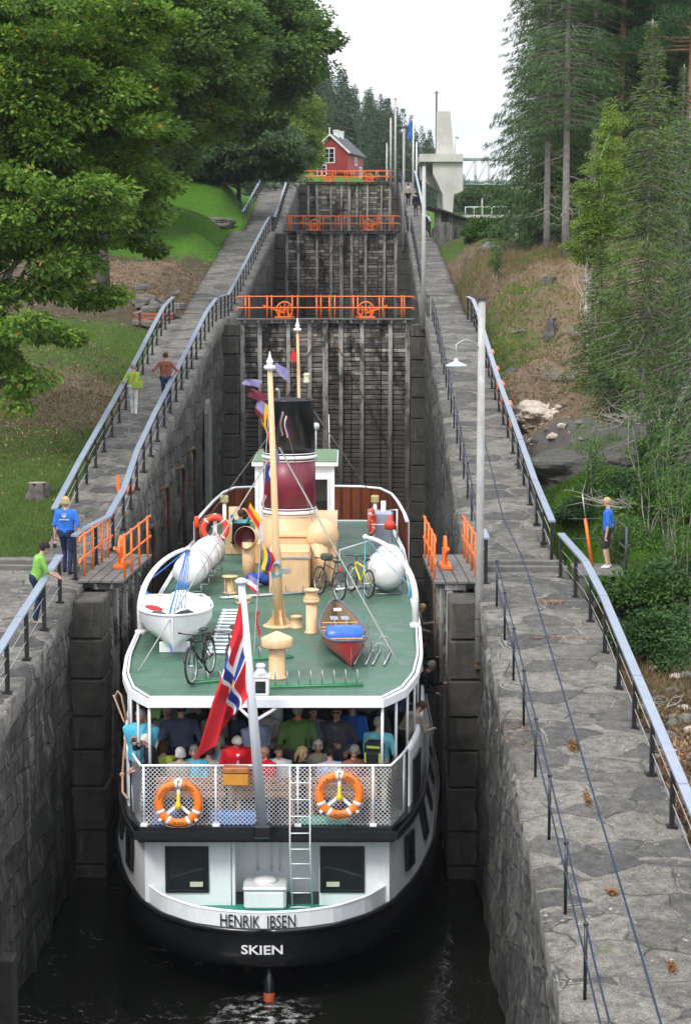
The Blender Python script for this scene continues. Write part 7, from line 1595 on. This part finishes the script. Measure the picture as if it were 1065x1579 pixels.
pine('pine with an orange-red upper trunk, left of the two pines',949,96,20,4); pine('pine with an orange-red trunk at the upper right photo edge',1056,92,21,9); pine('pine whose crown fills the gap between the two red trunks',1000,101,20,14)
# nearer right bank
c=gp(990,745,50); conifer('yellow green spruce with a long bare lower trunk on the gully edge',(at(992,745,50).x,50,at(992,745,50).z-.3),12.6,1.55,NEEDY,BARKL,110,85,.15,.022,.27,per=4,sparse=.2,droop=.3,hang=.6,tr=.13,dead=60,top_pow=.7)
c=at(925,590,62); conifer('bushy young spruce on the dry slope, left of the bare trunk',(c.x,62,tz(c.x,62)),5.4,1.4,NEEDY,BARK,60,60,.14,.025,.05,per=5,droop=.2,tr=.07)
c=at(955,600,58); conifer('slim young spruce right of the bushy young spruce',(c.x,58,tz(c.x,58)),5.0,1.1,NEED,BARK,54,60,.14,.025,.05,per=5,droop=.2,tr=.07)
c=at(1045,560,56); conifer('mossy grey spruce at the right photo edge above the leaning birch',(c.x,56,tz(c.x,56)),10.5,1.7,NEED,BARKL,90,70,.16,.026,.04,per=4,droop=.4,hang=.8,tr=.1,dead=30)
c=at(1085,700,48); conifer('dark spruce partly cut by the right photo edge',(c.x,48,tz(c.x,48)),9,1.7,NEED,BARKL,80,70,.16,.026,.05,per=4,droop=.4,hang=.8,tr=.1,dead=40)
c=at(908,545,66); bt=broadleaf('slender light green birch with a white trunk on the dry slope',(c.x,66,tz(c.x,66)),8.6,[E(942,235,66,.55,.6,1.4),E(935,310,66,1.0,1,1.5),E(925,370,66,1.05,1,1.0),E(900,370,66,.55,.6,.9),E(944,190,66,.22,.3,.8)],210,190,.07,LEAFB,BARKB,.06,.34,name='birch_tree',droop=.9)
c=at(1060,300,72); broadleaf('yellow green birch at the right photo edge behind the tall spruce',(c.x,72,tz(c.x,72)),9,[E(1050,260,72,1.4,1,2.0),E(1060,340,72,1.5,1,1.6)],120,150,.12,LEAFB,BARKB,.08,.5,name='birch_tree',droop=.8)
a=at(996,742,49); c=at(1066,566,50); t=thing('leaning_birch','dead birch trunk with white bark leaning to the right','tree',a); b=MB(); limb(b,(0,0,-.3),c-a,.11,.08,3,6,.03); b.build('trunk',BARKB,t)
def deadtree(label,px,py,Y,n,l,seed,m=TWIG,up=.3):
    c=at(px,py,Y); rnd=random.Random(seed); b=MB()
    for k in range(n):
        az=rnd.uniform(0,6.28); ll=l*rnd.uniform(.4,1); e=Vector((math.cos(az)*ll,math.sin(az)*ll*.7,rnd.uniform(-.1,.9)*ll*up+.1)); s=Vector((rnd.uniform(-.3,.3)*l,rnd.uniform(-.3,.3)*l,.05)); pts=limb(b,s,s+e,.022,.006,k+seed,6,.14)
        for _ in range(3): q=pts[rnd.randrange(2,7)]; b.tube([q,q+Vector((rnd.uniform(-1,1),rnd.uniform(-1,1),rnd.uniform(-.3,.8)))*.28*l],[.010,.004],4)
    o=b.build('brushwood',m); g_=gground(px,py,40) if Y is None else Vector((c.x,Y,tz(c.x,Y))); o.location=g_; tag(o,label,'branches','heaps of dead branches on the right slope')
for k,(px,py,Y,n,l,lb) in enumerate(((875,560,66,26,1.5,'pale heap of dry branches above the dark gully'),(985,650,54,26,1.5,'tangle of dead branches left of the leaning birch'),(1010,590,55,16,1.6,'dry branches above the leaning birch'),(960,790,45,14,1.4,'bare twigs in the green bank behind the boy'),(835,700,50,12,.9,'small roots and branches under the pale boulder'),(800,470,74,10,1.2,'scattered dry twigs near the top of the right slope'),(1000,1075,34,14,.8,'dry twigs on the rubble at the lower right'),(900,500,70,14,1.1,'thin dry twigs on the brown slope below the stump'))): deadtree(lb,px,py,Y,n,l,k+3)
# shrubs on the right bank
SH=[(985,790,46,.8,'leafy shrub right behind the plank platform'),(1010,800,44,1.3,'dark green shrub right of the boy'),(1055,760,45,1.3,'tall shrub at the right photo edge beside the boy'),(1030,950,41.0,.9,'dense shrub below the plank platform'),(1078,900,40,1.3,'broad shrub at the right photo edge under the boy'),(1035,990,38.8,1.0,'lowest shrub just above the rubble'),(1062,985,37.5,1.2,'low shrub at the right photo edge above the orange soil'),(985,985,39.5,.6,'shrub hanging down the bank left of the lowest ones'),(1000,1010,37.5,.8,'small shrub at the top of the rubble'),(890,765,47,.4,'grassy shrub beside the right railing end'),(960,560,60,.8,'small shrub beside the young spruces'),(1045,690,50,1.0,'shrub behind the leaning birch')]
for k,(px,py,Y,r,lb) in enumerate(SH):
    c=at(px,py,Y); z=tz(c.x,Y); rz_=min(1.0,max(r*.8,(c.z-z)*.5+.2))
    el=[]; q2=random.Random(k*3+1)
    for j in range(5): rr_=r*q2.uniform(.3,.62); el.append((c.x+q2.uniform(-.8,.8)*r,Y+q2.uniform(-.7,.7)*r,max(c.z-.2,z+.3)+q2.uniform(-.6,.7)*rz_,rr_,rr_,rr_*q2.uniform(.6,1.1)))
    broadleaf(lb,(c.x,Y,z-.1),max(.8,r*1.2),el,int(55*r)+22,150,.06+.02*(k%3),LEAFS if k%3==1 else LEAFQ,BARK,.03,.36,name='shrub',cat='shrub',group='green shrubs on the right bank',shell=.1,droop=.5,twigs=False)
for k,(px,py,Y,h) in enumerate(((905,780,47,1.8),(1000,850,43.5,2.8),(1030,780,43,3.2),(1050,860,40,2.6),(950,940,41,1.6),(800,700,52,1.0),(1010,700,48,2.6),(765,440,84,1.6),(990,560,62,2.5),(1020,620,58,2.4))):
    c=at(px,py,Y); z=tz(c.x,Y); t=thing('sapling',('slim','bent','tall','thin','low','tiny','twiggy','lone','sparse','bare')[k]+' young sapling with few leaves on the right bank'+(' beside the boy',' below the boy platform',' right of the boy',' at the right photo edge',' under the platform',' by the pale boulder',' by the leaning birch',' near the lamp pole top',' on the brown slope',' left of the edge spruce')[k],'sapling',(c.x,Y,z)); b=MB(); C=[]; rn=random.Random(k)
    for j in range(5):
        e=Vector((rn.uniform(-.5,.5)*h*.4,rn.uniform(-.5,.5)*h*.4,h*rn.uniform(.6,1.1))); pts=limb(b,(0,0,-.1),e,.018,.005,k*9+j,7,.12); C+=[tuple(p) for p in pts[3:]]
        for p in pts[3:]: q=p+Vector((rn.uniform(-.3,.3),rn.uniform(-.3,.3),rn.uniform(0,.3))); b.tube([p,q],[.006,.003],4); C.append(tuple(q))
    b.build('trunk',TWIG if k%2 else BARKL,t); C=np.array(C); n=len(C)*26; idx=rng.integers(0,len(C),n); d=rvec(n); V,F=leaf_quads(C[idx]+d*.16*rng.random((n,1)),d+np.array([0,0,-.3]),rng.normal(size=(n,3))+np.array([0,0,1.]),.07,.05); np_mesh('crown',V,F,LEAFS,t)
# ground cover
def tufts(name,label,cells,n,size,mt,seed,wd=.02,kindlab='grass',up=1.0):
    r2=np.random.default_rng(seed); P=[]
    for (px,py,Y,rx,ry,wt) in cells: c=at(px,py,Y); m_=int(n*wt); P.append(np.stack([c.x+r2.normal(size=m_)*rx,Y+r2.normal(size=m_)*ry],1))
    P=np.concatenate(P); xo=np.where(P[:,0]>0,6.05,np.where(P[:,1]<42,9.6,np.interp(P[:,1],[42.2,58,70,78,119,159],[5.8,6.1,6.45,6.65,6.95,7.15]))); P=P[np.abs(P[:,0])>xo]; z=terr(P[:,0],P[:,1]); P=np.c_[P,z]; k=len(P)
    A=r2.normal(size=(k,3))*.45+np.array([0,0,up]); V,F=leaf_quads(P,A,r2.normal(size=(k,3)),size*(.5+r2.random(k)),wd); o=np_mesh(name,V,F,mt); tag(o,label,kindlab,kind='stuff')
tufts('lawn_grass','bright green grass of the upper lawn',[(300,330,115,5,8,1)],45000,.10,GRASSB,1,.02)
tufts('grass','short olive green grass left of the walkway',[(30,800,45,3,4,.5),(100,690,52,3,4,.25),(190,530,68,3,5,.25)],90000,.09,GRASSO,11,.014)
tufts('rough_grass','rough green grass on the right bank',[(870,760,47,1.4,2.4,.5),(960,790,45,2,2.5,.3),(770,500,76,1.5,4,.2),(930,730,50,1.5,1.5,.2)],60000,.20,GRASSB,2,.016)
tufts('dry_grass','dry yellow grass on the ridge',[(830,392,93,6,5,.6),(760,430,86,2.5,6,.3),(1050,1040,36,2,2,.2)],50000,.2,DRYB,3,.02)
tufts('fallen_leaves','brown fallen leaves and chips on the slopes',[(820,470,78,5,8,.4),(900,560,66,4,6,.3),(1050,1090,34,2.2,3,.3),(1060,1250,27,1.0,2.5,.3),(130,590,60,3,5,.2),(230,430,88,3,6,.2)],60000,.10,LITTER,4,.05,'leaves',.25)
r3=np.random.default_rng(9); PP=[];
for px,py,Y0,n_,rx,ry in ((884,1152,28,420,.10,.22),(905,1235,26,260,.03,.22),(943,1378,24,160,.07,.08),(845,930,35,120,.5,.1),(1035,1495,21,120,.04,.16),(800,1130,30,160,.5,.8),(860,985,34,120,.9,.05)):
    c=onpath(px,py,Y0); q=np.stack([c.x+r3.normal(size=n_)*rx*.35,c.y+r3.normal(size=n_)*ry*.5],1); PP.append(np.c_[q,[zw(y)+.012 for y in q[:,1]]])
PP=np.concatenate(PP); n_=len(PP); V,F=leaf_quads(PP,r3.normal(size=(n_,3))*np.array([1,1,.25])+np.array([0,0,.15]),r3.normal(size=(n_,3))*.3+np.array([0,0,1.]),.05,.03)
tag(np_mesh('leaf_litter',V,F,leaf_mat('crack_litter',(.05,.07,.02),(.42,.16,.07),.1)),'fallen leaves and moss caught in the cracks of the right walkway','leaves',kind='stuff')

# ------------------------------------------------------------ air
m,t,b_,N,L=nodes('haze'); t.nodes.remove(b_); pv_=N('ShaderNodeVolumePrincipled'); pv_.inputs['Color'].default_value=(.86,.92,1,1); pv_.inputs['Density'].default_value=.00013; L(pv_.outputs[0],t.nodes['Material Output'].inputs['Volume'])
tag(MB().box((-640,-60,-130),(640,1550,190)).build('haze',m),kind='stuff')
